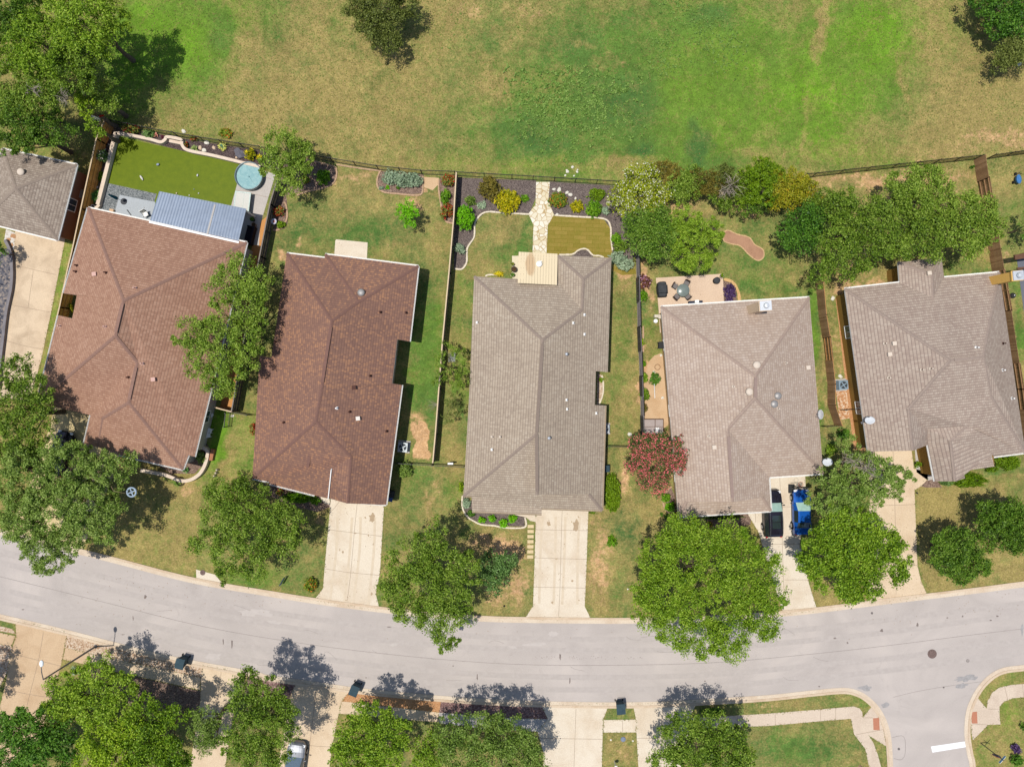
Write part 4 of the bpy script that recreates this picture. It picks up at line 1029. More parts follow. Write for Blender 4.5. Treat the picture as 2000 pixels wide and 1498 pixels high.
hF, WF, oF = house("house", "warm grey roofed house at the right with mustard side wall and chimney",
      {0: (1650, 564), 1: (1757, 552), 2: (1754, 512), 3: (1839, 503), 4: (1844, 542), 5: (1952, 532), 6: (2003, 884), 7: (1941, 892), 8: (1942, 911), 9: (1882, 920), 10: (1885, 934), 11: (1826, 940), 12: (1812, 869), 13: (1695, 882)},
      [0, 1, 2, 3, 4, 5, 6, 7, 8, 9, 10, 11, 12, 13], {'J1': (1856, 704), 'J2': (1921, 697), 'J3': (1935, 772), 'B1': (1821, 536), 'B2': (1823, 582), 'R1': (1775, 798, 4.9), 'R2': (1783, 880, 4.9), 'U': (1812, 838, 3.6), 'P1': (1857, 861), 'P2': (1866, 940, '=P1'), 'Q': (1890, 832), 'J5': (1910, 842), 'T': (1937, 888)},
      [((2, 3), [2, 3, 'B1']), ((1, 2), [1, 2, 'B1', 'B2']), ((3, 4), [3, 4, 'B2', 'B1']), ((0, 1), [0, 1, 'B2', 4, 5, 'J2', 'J1']), ((5, 6), [5, 6, 'J3', 'J2']), ((13, 0), [13, 0, 'J1', 'R1', 'R2']),
       ((13, 12), ['R1', 'J1', 'J2', 'J3', 'Q', 'U']), ((11, 12), [11, 12, 'U', 'Q', 'P1', 'P2']), ((8, 9), ['P2', 10, 9, 8, 'T', 'J5', 'Q', 'P1']), ((6, 7), ['T', 7, 6, 'J3', 'Q', 'J5']), (None, [12, 13, 'R2']), ((13, 0), ['R1', 'U', 12, 'R2']), (None, [10, 11, 'P2']), (None, [7, 8, 'T'])],
      [(0, 'J1'), (2, 'B1'), (3, 'B1'), ('B1', 'B2'), ('J1', 'J2'), ('J2', 5), ('J2', 'J3'), ('J3', 6), ('R1', 'R2'), ('J1', 'R1'), ('P1', 'P2'), ('Q', 'P1')], 2.9, sF, capm['f'], wOch, WHITE, garage=(1745, 868),
      vents=[('box', 1813, 534, BV), ('pipe', 1906, 679), ('box', 1745, 671, BV), ('pipe', 1727, 671, BV), ('box', 1736, 692, BV), ('pipe', 1735, 738, BV), ('pipe', 1799, 722, BV), ('pipe', 1817, 720, BV), ('pipe', 1957, 723), ('pipe', 1975, 778), ('pipe', 1958, 671, BRV)], gut_edges=[(0, 1), (4, 5), (11, 12), (6, 7), (9, 8)])
ridge_vent(hF, WF, oF, .4, .4, 'J1', 'J2', _mc["ridge_f"])

def chimney(root, org, base, cap, z0, z1, m, w, d, rz):
    p0 = P(*base, z0); mb = MB(org); p1 = P(*cap, z1)
    c0 = Vector((p1.x, p1.y, 0))
    mb.box((c0.x, c0.y, (z0 - 1 + z1 - .18) / 2), (w, d, z1 - .18 - z0 + 1), rz); mb.box((c0.x, c0.y, z1 - .24), (w + .12, d + .12, .12), rz)
    ch = mb.build("chimney", m, root)
    k = MB(org); k.box((c0.x, c0.y, z1 - .1), (w + .04, d + .04, .16), rz)
    k.lathe((c0.x, c0.y, z1 - .02), [(.2, 0), (.2, .16), (.27, .16), (.2, .28), (.0, .3)], 16)
    k.build("chimney_cap", flat("cap_metal", (.62, .64, .66, 1), .4, .5, .06), ch)
chimney(hE, oE, (1478, 606), (1496, 597), 4, 6.9, CHT, 1.05, .85, math.radians(4))
chimney(hF, oF, (1945, 548), (1990, 538), 3.2, 6.4, flat("siding_mustard", (.72, .44, .12, 1), .8, var=.07), .95, .85, math.radians(5))

# patio covers
pc = thing("patio_cover", "blue grey corrugated metal patio cover with white beam behind the rose brown house", "patio cover", P(385, 420, 0))
mb = MB(pc.location); c4 = [P(311, 374, 2.75), P(481, 408, 2.75), P(466, 471, 3.0), P(293, 431, 3.0)]
ux = (c4[1] - c4[0]).normalized(); n = 62; 
for i in range(n):
    a0, a1 = i / n, (i + 1) / n; h0, h1 = (.035 if i % 2 else 0), (0 if i % 2 else .035)
    q = [c4[3].lerp(c4[2], a0), c4[3].lerp(c4[2], a1), c4[0].lerp(c4[1], a1), c4[0].lerp(c4[1], a0)]
    q = [q[0] + Vector((0, 0, h0)), q[1] + Vector((0, 0, h1)), q[2] + Vector((0, 0, h1)), q[3] + Vector((0, 0, h0))]
    mb.face(q); mb.face([v - Vector((0, 0, .06)) for v in q])
mb.build("metal_roof", flat("blue_metal", C(150, 164, 184), .45, .25, .1, 1.5), pc)
mb = MB(pc.location); mb.bar(P(292, 434, 3.05), P(467, 474, 3.05), .2, .16); mb.build("beam", WHITE, pc)
mb = MB(pc.location); mb.bar(P(420, 400, 2.83), P(405, 457, 3.05), .16, .03); mb.build("roof_seam", GV, pc)
for q in ((313, 377), (395, 394), (478, 409)):
    mb = MB(pc.location); b = P(*q, 2.7); mb.box((b.x, b.y - .1, 1.33), (.14, .14, 2.66)); mb.build("post", WHITE, pc)
pw = thing("patio_cover", "pale plank patio cover with a brown water stain behind the long taupe house", "patio cover", P(1050, 525, 0))
t = NT("pale_planks"); p = t.pos()
stn = t.noise(.9, 4, .6, p, .8)
dn = t.n("ShaderNodeVectorMath", operation='DISTANCE'); dn.inputs[1].default_value = P(1034, 512, 3.3)
mpv = t.n("ShaderNodeMapping"); c0 = P(1036, 516, 3.2); mpv.inputs["Location"].default_value = (-c0.x / .75, -c0.y / 1.75, 0); mpv.inputs["Scale"].default_value = (1 / .75, 1 / 1.75, 0); t.l(p, mpv.inputs["Vector"])
ln_ = t.n("ShaderNodeVectorMath", operation='LENGTH'); t.l(mpv.outputs[0], ln_.inputs[0])
f = t.math('ADD', ln_.outputs["Value"], t.math('MULTIPLY', stn, .5))
t.l(t.mix(t.ramp(f, [(.8, .62), (1.4, 0.)]), C(250, 230, 192), C(206, 164, 118)), t.b.inputs["Base Color"]); t.b.inputs["Roughness"].default_value = .7
plm = t.m
mb = MB(pw.location); a, b, c_, d_ = P(1013, 492, 3.0), P(1089, 496, 3.0), P(1088, 557, 3.75), P(1011, 553, 3.75)
nb = 14
for i in range(nb):
    s0, s1 = (i + .03) / nb, (i + .97) / nb
    q = [d_.lerp(c_, s0), d_.lerp(c_, s1), a.lerp(b, s1), a.lerp(b, s0)]
    mb.face(q); mb.face([v - Vector((0, 0, .06)) for v in q][::-1])
    for u, v in ((0, 1), (1, 2), (2, 3), (3, 0)): mb.face([q[u] - Vector((0, 0, .06)), q[v] - Vector((0, 0, .06)), q[v], q[u]])
mb.build("plank_roof", plm, pw)
mb = MB(pw.location)
for i in range(5): s0 = (i + .5) / 5; mb.bar(a.lerp(d_, s0) - Vector((0, 0, .14)), b.lerp(c_, s0) - Vector((0, 0, .14)), .1, .12)
mb.build("rafter", flat("rafter_wood", C(150, 120, 88), .8), pw)  # rafters under the planks, one plain brown wood
for q in ((1015, 494), (1087, 498)):
    mb = MB(pw.location); b0 = P(*q, 2.8); mb.box((b0.x, b0.y - .1, 1.4), (.14, .14, 2.8)); mb.build("post", plm, pw)
mb = MB(); q = P(1053, 516, 3.4); mb.lathe(q, [(.22, 0), (.3, .12), (.2, .22), (0, .26)], 14); mb.box(q + Vector((.1, .2, .1)), (.3, .1, .2), .4)
tag(mb.build("roof_light", WHITE), "small white fitting lying on the pale plank patio cover", "roof fitting")
pg = thing("pergola", "dark brown pergola end at the right edge beyond the mustard chimney", "pergola", P(2010, 510, 0))
mb = MB(pg.location)
for x in (1983, 2060):
    b = P(x, 500, 0); mb.box((b.x, b.y, 1.3), (.14, .14, 2.6))
mb.build("post", flat("brown_beam", C(120, 88, 70), .8), pg)
mb = MB(pg.location); mb.bar(P(1981, 503, 2.4), P(2070, 490, 2.4), .5, .2); mb.bar(P(1986, 525, 2.2), P(2070, 515, 2.2), .2, .14); mb.build("beam", _mc["brown_beam"], pg)

# ------------------------------------------------------------------ fences and low walls
def woodm(name, c1, c2):
    t = NT(name); p = t.pos()
    w = t.noise(3.0, 5, .6, p); g = t.n("ShaderNodeNewGeometry").outputs["Random Per Island"]
    c = t.ramp(t.math('ADD', t.math('MULTIPLY', g, .6), t.math('MULTIPLY', w, .4)), [(.15, c1), (.85, c2)])
    t.l(c, t.b.inputs["Base Color"]); t.b.inputs["Roughness"].default_value = .85; t.b.inputs["Specular IOR Level"].default_value = .2
    return t.m
WO = woodm("wood_orange", (.50, .22, .05, 1), (.66, .33, .09, 1)); WG = woodm("wood_grey", C(140, 124, 104), C(180, 160, 138)); WB_ = woodm("wood_brown", C(160, 122, 88), C(206, 164, 124)); WD_ = woodm("wood_charcoal", C(78, 74, 74), C(104, 98, 98))
CAPW = flat("fence_cap", C(232, 206, 170), .8, var=.1)
def wood_fence(label, pts, zt, m, name="wooden_fence", cap=CAPW, flip=None, railm=None, base=False, h=1.75):
    """pts are where the photo shows the top edge (or the foot, base=True)"""
    q = [P(x, y, 0 if base else zt) for x, y in pts]
    root = thing(name, label, "fence", (q[0].x, q[0].y, 0)); o_ = root.location
    bo = MB(o_); ra = MB(o_); posts = []; cp = MB(o_); side = 1; cnt = 0
    for i in range(len(q) - 1):
        a = Vector((q[i].x, q[i].y, 0)); b = Vector((q[i + 1].x, q[i + 1].y, 0)); L = (b - a).length; d = (b - a).normalized(); nn = Vector((d.y, -d.x, 0))
        npan = max(1, round(L / 2.4))
        for k in range(npan):
            s = flip[cnt % len(flip)] if flip else 1
            cnt += 1
            p0 = a + d * L * k / npan; p1 = a + d * L * (k + 1) / npan; pl = (p1 - p0).length
            nb_ = max(2, int(pl / .145))
            for j in range(nb_):
                c0 = p0 + d * pl * (j + .5) / nb_ + nn * .05 * s
                hh = h + R.uniform(-.012, .012)
                bo.box((c0.x, c0.y, hh / 2 + .02), (pl / nb_ - .008, .02, hh), math.atan2(d.y, d.x))
            for rz_ in (.35, 1.0, 1.6): ra.bar(p0 + Vector((0, 0, rz_)) - nn * .02 * s, p1 + Vector((0, 0, rz_)) - nn * .02 * s, .05, .09)
            if cap: cp.bar(p0 + Vector((0, 0, h + .05)), p1 + Vector((0, 0, h + .05)), .12, .03)
            posts.append(p0)
        posts.append(b)
    bo.build("boards", m, root); ra.build("rail", railm or m, root)
    if cap: cp.build("cap_board", cap, root)
    for p0 in posts:
        pm = MB(o_); pm.box((p0.x, p0.y, h / 2), (.1, .1, h + .04)); pm.build("post", railm or m, root)
    return root
wood_fence("orange stained board fence running between the grey house and the rose brown house", [(206, 232), (188, 271), (158, 407), (141, 488), (131, 530), (116, 600), (92, 700), (72, 775)], 1.8, WO)
wood_fence("weathered grey board fence between the pool yard and the dark brown house", [(541, 352), (527, 398), (507, 500), (480, 640), (464, 735), (452, 803)], 1.8, WG, cap=flat("grey_cap", C(150, 140, 130), .8), railm=WD_)
wood_fence("long board fence with pale cap between the dark brown house and the long taupe house", [(891, 337), (886, 425), (877, 530), (864, 667), (857, 760), (850, 850), (845, 904)], 1.8, WG, cap=flat("cream_cap", C(240, 216, 178), .8, var=.08))
wood_fence("short reddish board fence joining the rose brown house to the grey fence", [(417, 795), (435, 800), (452, 804)], 1.8, WB_)
wood_fence("charcoal stepped fence with alternating panels east of the long taupe house", [(1242, 497), (1245, 640), (1249, 735), (1252, 850)], 0, WD_, flip=[-1, 1], base=True, railm=flat("charcoal_rail", C(150, 142, 140), .8), cap=None)
wood_fence("brown stepped fence with alternating panels beside the mustard wall", [(1594, 553), (1600, 618), (1607, 660), (1617, 750), (1617, 790), (1630, 829)], 0, WB_, flip=[1, 1, -1, 1], base=True, railm=flat("honey_rail", C(196, 146, 92), .8, var=.12), cap=None, h=1.7)
wood_fence("brown board fence at the right edge reaching the iron fence", [(1903, 314), (1909, 356), (1932, 493), (1952, 610), (1975, 760), (1990, 880)], 0, WB_, flip=[1, -1, -1, 1], base=True, railm=flat("pale_rail", C(190, 150, 110), .8, var=.12), cap=None)
IRON = flat("black_iron", (.018, .018, .02, 1), .5, .4, .1)
def iron_fence(label, pts, base=True, h=1.45, gap=.125, name="iron_fence", m=IRON):
    q = [P(x, y, 0) for x, y in pts]; root = thing(name, label, "fence", (q[0].x, q[0].y, 0)); o_ = root.location
    pk = MB(o_); rl = MB(o_)
    for i in range(len(q) - 1):
        a, b = q[i], q[i + 1]; L = (b - a).length; d = (b - a).normalized(); n_ = max(1, int(L / gap)); npn = max(1, round(L / 2.4))
        for k in range(n_): c0 = a + d * L * (k + .5) / n_; pk.box((c0.x, c0.y, h / 2), (.02, .02, h - .06))
        for rz_ in (.14, h - .16, h - .03): rl.bar(a + Vector((0, 0, rz_)), b + Vector((0, 0, rz_)), .036)
        for k in range(npn + (i == len(q) - 2)):
            c0 = a + d * L * k / npn; pm = MB(o_); pm.box((c0.x, c0.y, (h + .08) / 2), (.065, .065, h + .08)); pm.box((c0.x, c0.y, h + .09), (.08, .08, .03)); pm.build("post", m, root)
    pk.build("pickets", m, root); rl.build("rail", m, root); return root
iron_fence("black iron fence behind the artificial lawn and its planted bed", [(228, 244), (300, 259), (400, 277), (515, 295), (545, 302)])
iron_fence("black iron fence behind the yard of the dark brown house", [(607, 310), (740, 332), (825, 341), (890, 343)])
iron_fence("black iron fence behind the flagstone path and mulch beds", [(893, 344), (1000, 350), (1205, 362)])
iron_fence("black iron fence running right from the hedge to the wooden fence", [(1565, 348), (1585, 346), (1740, 329), (1902, 312)])
iron_fence("black iron fence at the far right beyond the wooden fence", [(1926, 311), (2000, 301), (2110, 288)])
iron_fence("thin dark fence with gate joining the dark brown house to the long fence", [(768, 901), (846, 906)], h=1.5)
iron_fence("thin dark fence joining the long fence to the taupe house corner", [(848, 906), (908, 909)], h=1.5)
iron_fence("dark gate fence between the long taupe house and the pink tree", [(1183, 869.5), (1240, 871)], h=1.5)
iron_fence("short dark gate between the brown stepped fence and mustard wall", [(1640, 800), (1668, 798)], h=1.4, gap=.2)
iron_fence("short dark gate between the stepped fence and the faded taupe roof", [(1603, 832), (1632, 830)], h=1.4, gap=.2)
iron_fence("dark side gate between grey fence and the dark brown house", [(456, 803), (492, 810)], h=1.4, gap=.1)
iron_fence("open iron gate leaf standing out on the bright green side lawn", [(450, 806), (447, 833)], h=1.3, gap=.1, name="iron_gate")

def low_wall(label, pts, w, h, m=STONW, sm=True, name="retaining_wall", off=0):
    q = pxs(pts)
    if sm: q = smooth_line(q, 5)
    mb = MB(); band(mb, q, w / 2 + off, -w / 2 + off, 0, h)
    return tag(mb.build(name, m), label, "low wall", "cream retaining walls")
low_wall("cream retaining wall along the west side of the artificial lawn", [(231, 262), (213, 335), (196, 402)], .38, .5, sm=False)
low_wall("cream retaining wall along the north side of the artificial lawn", [(231, 263), (262, 268), (300, 276), (318, 281), (327, 276), (331, 271), (357, 276), (360, 287), (372, 297), (420, 307), (478, 321), (512, 329)], .3, .5)
low_wall("curved cream garden wall at the front corner of the rose brown house", [(280, 917), (300, 921), (330, 927), (355, 937), (375, 936), (392, 926), (402, 912), (408, 895), (409, 880), (400, 873)], .34, .55)
low_wall("small curved cream wall end beside the spiky plant at the fence", [(198, 390), (197, 403), (188, 410)], .3, .4)
low_wall("grey stone border wall beside the tan driveway at the left edge", [(14, 470), (24, 492), (27, 520), (26, 560), (16, 610), (10, 660), (4, 710), (0, 760)], .3, .35, m=concrete("wall_stone_grey", C(150, 144, 146), C(112, 108, 112), 1.5, .6))
bn = thing("garden_bench", "cream stone bench niche set in the wall above the artificial lawn", "bench", P(343, 283))
mb = MB(bn.location); mb.box(P(344, 279, .22), (1.25, .3, .45), -.2); mb.build("seat", STONW, bn)
mb = MB(bn.location); mb.box(P(346, 274, .35), (1.3, .12, .7), -.2); mb.build("backrest", STONW, bn)
mb = MB(); mb.box(P(415, 888, .2), (.35, 1.2, .4), -.2)
tag(mb.build("brick_bench", flat("brick_red", C(190, 130, 96), .8, var=.2, scale=9)), "low red brick block beside the curved cream wall", "brick bench")
# ------------------------------------------------------------------ plants
def leaves_mesh(name, mats, blobs, nleaf, size, dome=.75, clump=.5, per=26, up=.6, zmin=.15, jag=1.0, seed=1, mi_fn=None, lower=-.35, asp=.5):
    """blobs: list of (x, y, z, r). clumps of leaf quads through the outer part of each blob"""
    rs = np.random.RandomState(seed); cs = []; cr = []
    tot = sum(b[3] ** 2 for b in blobs)
    ncl = max(4, int(nleaf / per))
    for (x, y, z, r) in blobs:
        k = max(3, int(ncl * r * r / tot))
        u = rs.uniform(lower, 1, k); a = rs.uniform(0, 2 * math.pi, k); s = np.sqrt(1 - u * u)
        rr = r * np.clip(1 - np.abs(rs.normal(0, .3, k)), .3, 1) * rs.uniform(.82, 1.0 + .14 * jag, k)
        cs.append(np.stack([x + np.cos(a) * s * rr, y + np.sin(a) * s * rr, z + u * rr * dome], 1)); cr.append(np.full(k, min(clump, r * .5)))
    cs = np.concatenate(cs); cr = np.concatenate(cr) * rs.uniform(.6, 1.25, len(cs))
    n = len(cs) * per
    c = np.repeat(cs, per, 0); rad = np.repeat(cr, per)
    off = rs.normal(0, 1, (n, 3)); off /= np.linalg.norm(off, axis=1, keepdims=True) + 1e-9
    off *= (rs.uniform(0, 1, n) ** .55)[:, None]; off[:, 2] *= .6
    pos = c + off * rad[:, None]
    pos[:, 2] = np.maximum(pos[:, 2], zmin * rs.uniform(.4, 1.2, n))
    nr = off * .7 + rs.normal(0, .55, (n, 3)); nr[:, 2] += up; nr /= np.linalg.norm(nr, axis=1, keepdims=True) + 1e-9
    t1 = np.cross(nr, rs.normal(0, 1, (n, 3))); t1 /= np.linalg.norm(t1, axis=1, keepdims=True) + 1e-9
    t2 = np.cross(nr, t1); sz = size * rs.uniform(.6, 1.35, n)[:, None]
    v = np.stack([pos - t1 * sz, pos - t2 * sz * asp + nr * sz * .12, pos + t1 * sz, pos + t2 * sz * asp + nr * sz * .12], 1).reshape(-1, 3)
    me = bpy.data.meshes.new(name)
    me.vertices.add(4 * n); me.vertices.foreach_set('co', v.astype(np.float32).ravel())
    me.loops.add(4 * n); me.loops.foreach_set('vertex_index', np.arange(4 * n, dtype=np.int32))
    me.polygons.add(n); me.polygons.foreach_set('loop_start', np.arange(n, dtype=np.int32) * 4); me.polygons.foreach_set('loop_total', np.full(n, 4, np.int32))
    for m in (mats if isinstance(mats, (list, tuple)) else [mats]): me.materials.append(m)
    me.update()
    o = bpy.data.objects.new(name, me); col.objects.link(o)
    return o
LK = 1.12
def L_(r, g, b): return C(r, g, b, LK)
K = {
 'oak': leafmat("oak_leaves", L_(60, 88, 18), L_(110, 142, 36), L_(168, 190, 82)),
 'oakd': leafmat("dark_oak_leaves", L_(52, 82, 16), L_(92, 130, 32), L_(144, 172, 68)),
 'oliv': leafmat("olive_leaves", L_(74, 86, 32), L_(112, 124, 52), L_(150, 160, 86)),
 'grey': leafmat("grey_green_leaves", L_(70, 98, 30), L_(114, 144, 52), L_(164, 184, 98)),
 'brit': leafmat("bright_leaves", L_(70, 104, 12), L_(118, 154, 28), L_(172, 196, 70)),
 'ylw': leafmat("yellow_green_leaves", L_(88, 126, 14), L_(140, 174, 28), L_(190, 208, 66)),
 'lime': leafmat("lime_leaves", L_(84, 140, 8), L_(116, 190, 16), L_(158, 220, 44)),
 'lush': leafmat("lush_leaves", L_(50, 90, 24), L_(86, 132, 36), L_(126, 166, 60)),
 'blue': leafmat("blue_green_leaves", L_(64, 98, 42), L_(100, 138, 66), L_(144, 172, 104)),
 'hedge': leafmat("hedge_leaves", L_(70, 104, 8), L_(108, 142, 14), L_(144, 172, 40)),
 'rust': leafmat("rusty_leaves", L_(90, 84, 30), L_(124, 116, 44), L_(160, 140, 62)),
 'gold': leafmat("golden_leaves", L_(96, 104, 14), L_(144, 150, 28), L_(190, 180, 50), L_(200, 150, 40), .05),
 'blos': leafmat("white_blossom_leaves", L_(108, 126, 10), L_(162, 176, 26), L_(202, 206, 60), L_(250, 246, 226), .15),
 'crape': leafmat("crape_leaves", L_(44, 80, 28), L_(80, 110, 48), L_(130, 136, 74), L_(238, 120, 126), .38, .25),
 'shr': leafmat("shrub_leaves", L_(76, 122, 14), L_(108, 158, 24), L_(148, 188, 52)),
 'sage': leafmat("sage_leaves", L_(116, 140, 110), L_(158, 180, 146), L_(196, 212, 180)),
 'yfl': leafmat("yellow_flower_leaves", L_(112, 126, 10), L_(158, 160, 14), L_(200, 190, 24), L_(226, 206, 30), .3),
 'rfl': leafmat("red_flower_leaves", L_(76, 100, 34), L_(120, 140, 54), L_(160, 160, 80), L_(190, 30, 34), .34),
 'pfl': leafmat("pink_flower_leaves", L_(92, 60, 44), L_(130, 84, 62), L_(160, 110, 84), L_(226, 168, 206), .16),
 'ofl': leafmat("orange_flower_leaves", L_(80, 108, 30), L_(120, 146, 40), L_(160, 170, 60), L_(220, 120, 40), .14),
 'purp': leafmat("purple_leaves", L_(54, 34, 72), L_(84, 60, 104), L_(120, 92, 140)),
 'sun': leafmat("sunny_flower_leaves", L_(180, 170, 20), L_(226, 206, 20), L_(240, 226, 60)),
 'wht': leafmat("white_rose_leaves", L_(60, 96, 44), L_(100, 136, 66), L_(150, 170, 100), L_(240, 226, 214), .14),
}
BARK = flat("bark_grey_brown", C(128, 112, 96), .9, var=.3, scale=5); BARKP = flat("bark_pale", C(176, 164, 148), .85, var=.18, scale=5)
nleaves = 0
def tree(label, blobs, kind, zc=5.0, dens=105, size=.17, clump=.66, trunk=.22, bark=BARK, name="tree", group=None, dead=None, dome=.72, cat="tree", base=None, seed=None, per=84, fan=1.0):
    """blobs: (px, py, r px) as the photo shows the crown"""
    global nleaves
    seed = seed or int(blobs[0][0] * 7 + blobs[0][1]) % 100000
    rr = random.Random(seed); bl = []
    rmax = max(b[2] for b in blobs)
    for b in blobs:
        z = (b[3] if len(b) > 3 else zc) - (rmax - b[2]) * S * .25 + rr.uniform(-.3, .3)
        r = b[2] * S * (1 - z / H)
        q = P(b[0], b[1], z); bl.append((q.x, q.y, z, r * .97))
        m = 3 if r > 2.2 else (2 if r > 1.2 else 0)       # smaller lobes along its rim
        for k in range(m * 2):
            a = rr.uniform(0, 6.283); bl.append((q.x + math.cos(a) * r * .72, q.y + math.sin(a) * r * .72, z + rr.uniform(-.5, .45) * r * .6, r * rr.uniform(.3, .46)))
    w = sum(b[3] ** 2 for b in bl); cx = sum(b[0] * b[3] ** 2 for b in bl) / w; cy = sum(b[1] * b[3] ** 2 for b in bl) / w
    if base: bq = P(*base, 0); cx, cy = bq.x, bq.y
    if rmax <= 36: per = min(per, 30)
    root = thing(name, label, cat, (cx, cy, 0), group=group)
    loc = [(x - cx, y - cy, z, r) for x, y, z, r in bl]
    area = sum(math.pi * b[3] ** 2 for b in bl[:]) * .62
    size *= .54; dens *= 3.1
    n = int(area * dens); nleaves += n
    cr = leaves_mesh("crown", K[kind], loc, n, size, dome, clump, per, seed=seed); cr.parent = root
    tb = MB(); fork = (0, 0, zc * .38)
    r0 = trunk
    tb.tube([(0, 0, -.05), (rr.uniform(-.1, .1), rr.uniform(-.1, .1), zc * .2), fork], [r0 * 1.25, r0, r0 * .85], 9)
    main = [b for b in loc if b[3] > rmax * S * .35][:12]
    for (x, y, z, r) in main:
        m1 = Vector(fork).lerp(Vector((x, y, z)), .5) + Vector((rr.uniform(-.3, .3), rr.uniform(-.3, .3), rr.uniform(0, .5)))
        tb.tube([fork, m1, (x, y, z + r * .25)], [r0 * .55, r0 * .3, r0 * .09], 6)
        for k in range(4):
            a = rr.uniform(0, 6.283); e_ = Vector((x + math.cos(a) * r * .7, y + math.sin(a) * r * .7, z + rr.uniform(0, .4) * r))
            tb.tube([m1.lerp(Vector((x, y, z)), rr.uniform(.2, .9)), e_], [r0 * .16, r0 * .04], 4, caps=False)
    tb.build("trunk", bark, root)
    if dead:
        for (px, py, r) in dead:
            db = MB()
            z = zc + 1.3 * (max(b[3] for b in loc)) * .6; q = P(px, py, z) - Vector((cx, cy, 0))
            for k in range(15):
                a = rr.uniform(0, 6.283); L = r * S * rr.uniform(.4, 1.1); e_ = q + Vector((math.cos(a) * L, math.sin(a) * L, rr.uniform(-.4, .5))); m_ = q.lerp(e_, .5) + Vector((rr.uniform(-.2, .2), rr.uniform(-.2, .2), .15))
                db.tube([q + Vector((0, 0, -.6)), m_, e_], [.035, .025, .01], 4, caps=False)
                for j in range(3): e2 = m_.lerp(e_, rr.uniform(0, 1)); db.tube([e2, e2 + Vector((rr.uniform(-.4, .4), rr.uniform(-.4, .4), rr.uniform(-.1, .2)))], [.015, .006], 3, caps=False)
            db.build("bare_branches", BARKP, root)
    return root
GF = "trees in the south west corner of the field"
tree("tall tree in the top left corner with bright sunlit crown at the top edge", [(170, 45, 62), (215, 20, 40), (130, 25, 45), (205, 80, 35)], 'brit', 7.5, group=GF)
tree("dark tree cut by the top left corner of the photo", [(20, 10, 50), (60, 20, 40), (-30, 60, 50)], 'oakd', 7, group=GF)
tree("broad tree left of centre of the corner wood", [(80, 90, 62), (30, 100, 50), (120, 70, 40), (60, 50, 34)], 'brit', 7.5, group=GF)
tree("tree with long east shadow on the field", [(130, 140, 48), (165, 115, 36), (100, 170, 40), (170, 160, 26)], 'oak', 7, group=GF)
tree("tree at the left edge in the middle of the corner wood", [(20, 160, 50), (70, 190, 45), (-20, 210, 40), (20, 220, 36)], 'oak', 6.5, group=GF)
tree("oak behind the grey roof at the left edge", [(40, 250, 48), (90, 250, 36), (15, 280, 26), (125, 262, 24), (70, 275, 24)], 'oakd', 6, group=GF, dead=[(65, 178, 16), (125, 190, 18)])
tree("small round tree at the corner of the iron fence", [(195, 185, 30), (215, 200, 22), (178, 200, 20)], 'oak', 4.5, group=GF)
tree("narrow yellow green cedar just behind the wooden fence corner", [(163, 205, 20), (158, 190, 14), (168, 222, 14)], 'ylw', 5.5, group=GF, clump=.35)
tree("small light tree hanging over the orange fence top", [(185, 245, 20), (195, 262, 12)], 'brit', 4, group=GF, clump=.35)
tree("dark olive live oak alone at the top centre of the field", [(705, 5, 40), (745, 20, 45), (785, 5, 36), (735, 55, 36), (762, 82, 24), (728, 80, 18), (790, 28, 20)], 'oliv', 3.4, dens=150, size=.15)
tree("dense tree in the top right corner", [(1915, 0, 34), (1950, 15, 42), (1985, 40, 38), (1995, -10, 40), (1950, 52, 26)], 'lush', 3.2, size=.19)
tree("olive tree at the right edge below the corner tree", [(1975, 95, 32), (1995, 110, 30), (1955, 115, 20), (1950, 132, 15), (2000, 80, 20)], 'oliv', 2.6, dens=150, size=.15)
tree("oak standing between round pool and oval shrub bed", [(555, 285, 42), (590, 300, 26), (535, 320, 30), (575, 330, 30), (555, 350, 26), (575, 360, 22), (530, 275, 16), (600, 330, 14)], 'oak', 4.2)
tree("large tree overhanging the rose brown roof beside the dark brown house", [(475, 525, 38), (505, 560, 34), (440, 560, 36), (480, 600, 42), (430, 610, 26), (375, 650, 36), (425, 660, 40), (480, 660, 36), (395, 700, 38), (445, 720, 38), (480, 700, 26), (420, 760, 26), (455, 768, 16), (350, 665, 14), (510, 610, 20)], 'oak', 6.5)
tree("oak at the left edge partly over the long tan driveway", [(30, 730, 34), (60, 760, 36), (20, 790, 50), (70, 820, 42), (25, 850, 50), (85, 790, 24), (60, 880, 36), (45, 710, 20)], 'oak', 6.5)
tree("big spreading oak in the front yard of the rose brown house", [(60, 940, 62), (130, 920, 56), (190, 930, 50), (228, 915, 32), (170, 985, 60), (100, 1010, 62), (45, 1000, 50), (215, 990, 26), (200, 1030, 38), (90, 1070, 44), (130, 1060, 40), (95, 1105, 26), (262, 900, 20), (20, 950, 40), (45, 1040, 36), (150, 885, 26)], 'grey', 6.5, dens=115, clump=.5)
tree("bushy oak on the front lawn of the dark brown house", [(445, 960, 40), (480, 985, 46), (530, 1000, 38), (560, 1020, 34), (430, 1010, 40), (400, 1060, 32), (500, 1045, 48), (550, 1060, 40), (450, 1090, 40), (500, 1105, 32), (440, 1125, 18), (575, 1050, 22), (415, 975, 24)], 'oak', 5)
tree("tall oak over the kerb between the two middle driveways", [(850, 1035, 22), (840, 1060, 34), (800, 1095, 44), (860, 1100, 44), (770, 1130, 34), (905, 1105, 30), (820, 1150, 50), (880, 1150, 42), (850, 1200, 44), (800, 1190, 36), (895, 1190, 32), (870, 1240, 30), (868, 1262, 16), (780, 1165, 30), (920, 1130, 20)], 'oak', 7)
tree("small blue green tree beside the stepping stone lawn", [(960, 1100, 24), (985, 1100, 22), (975, 1120, 24), (955, 1130, 22), (965, 1148, 16), (1000, 1095, 12)], 'blue', 3.5, size=.2)
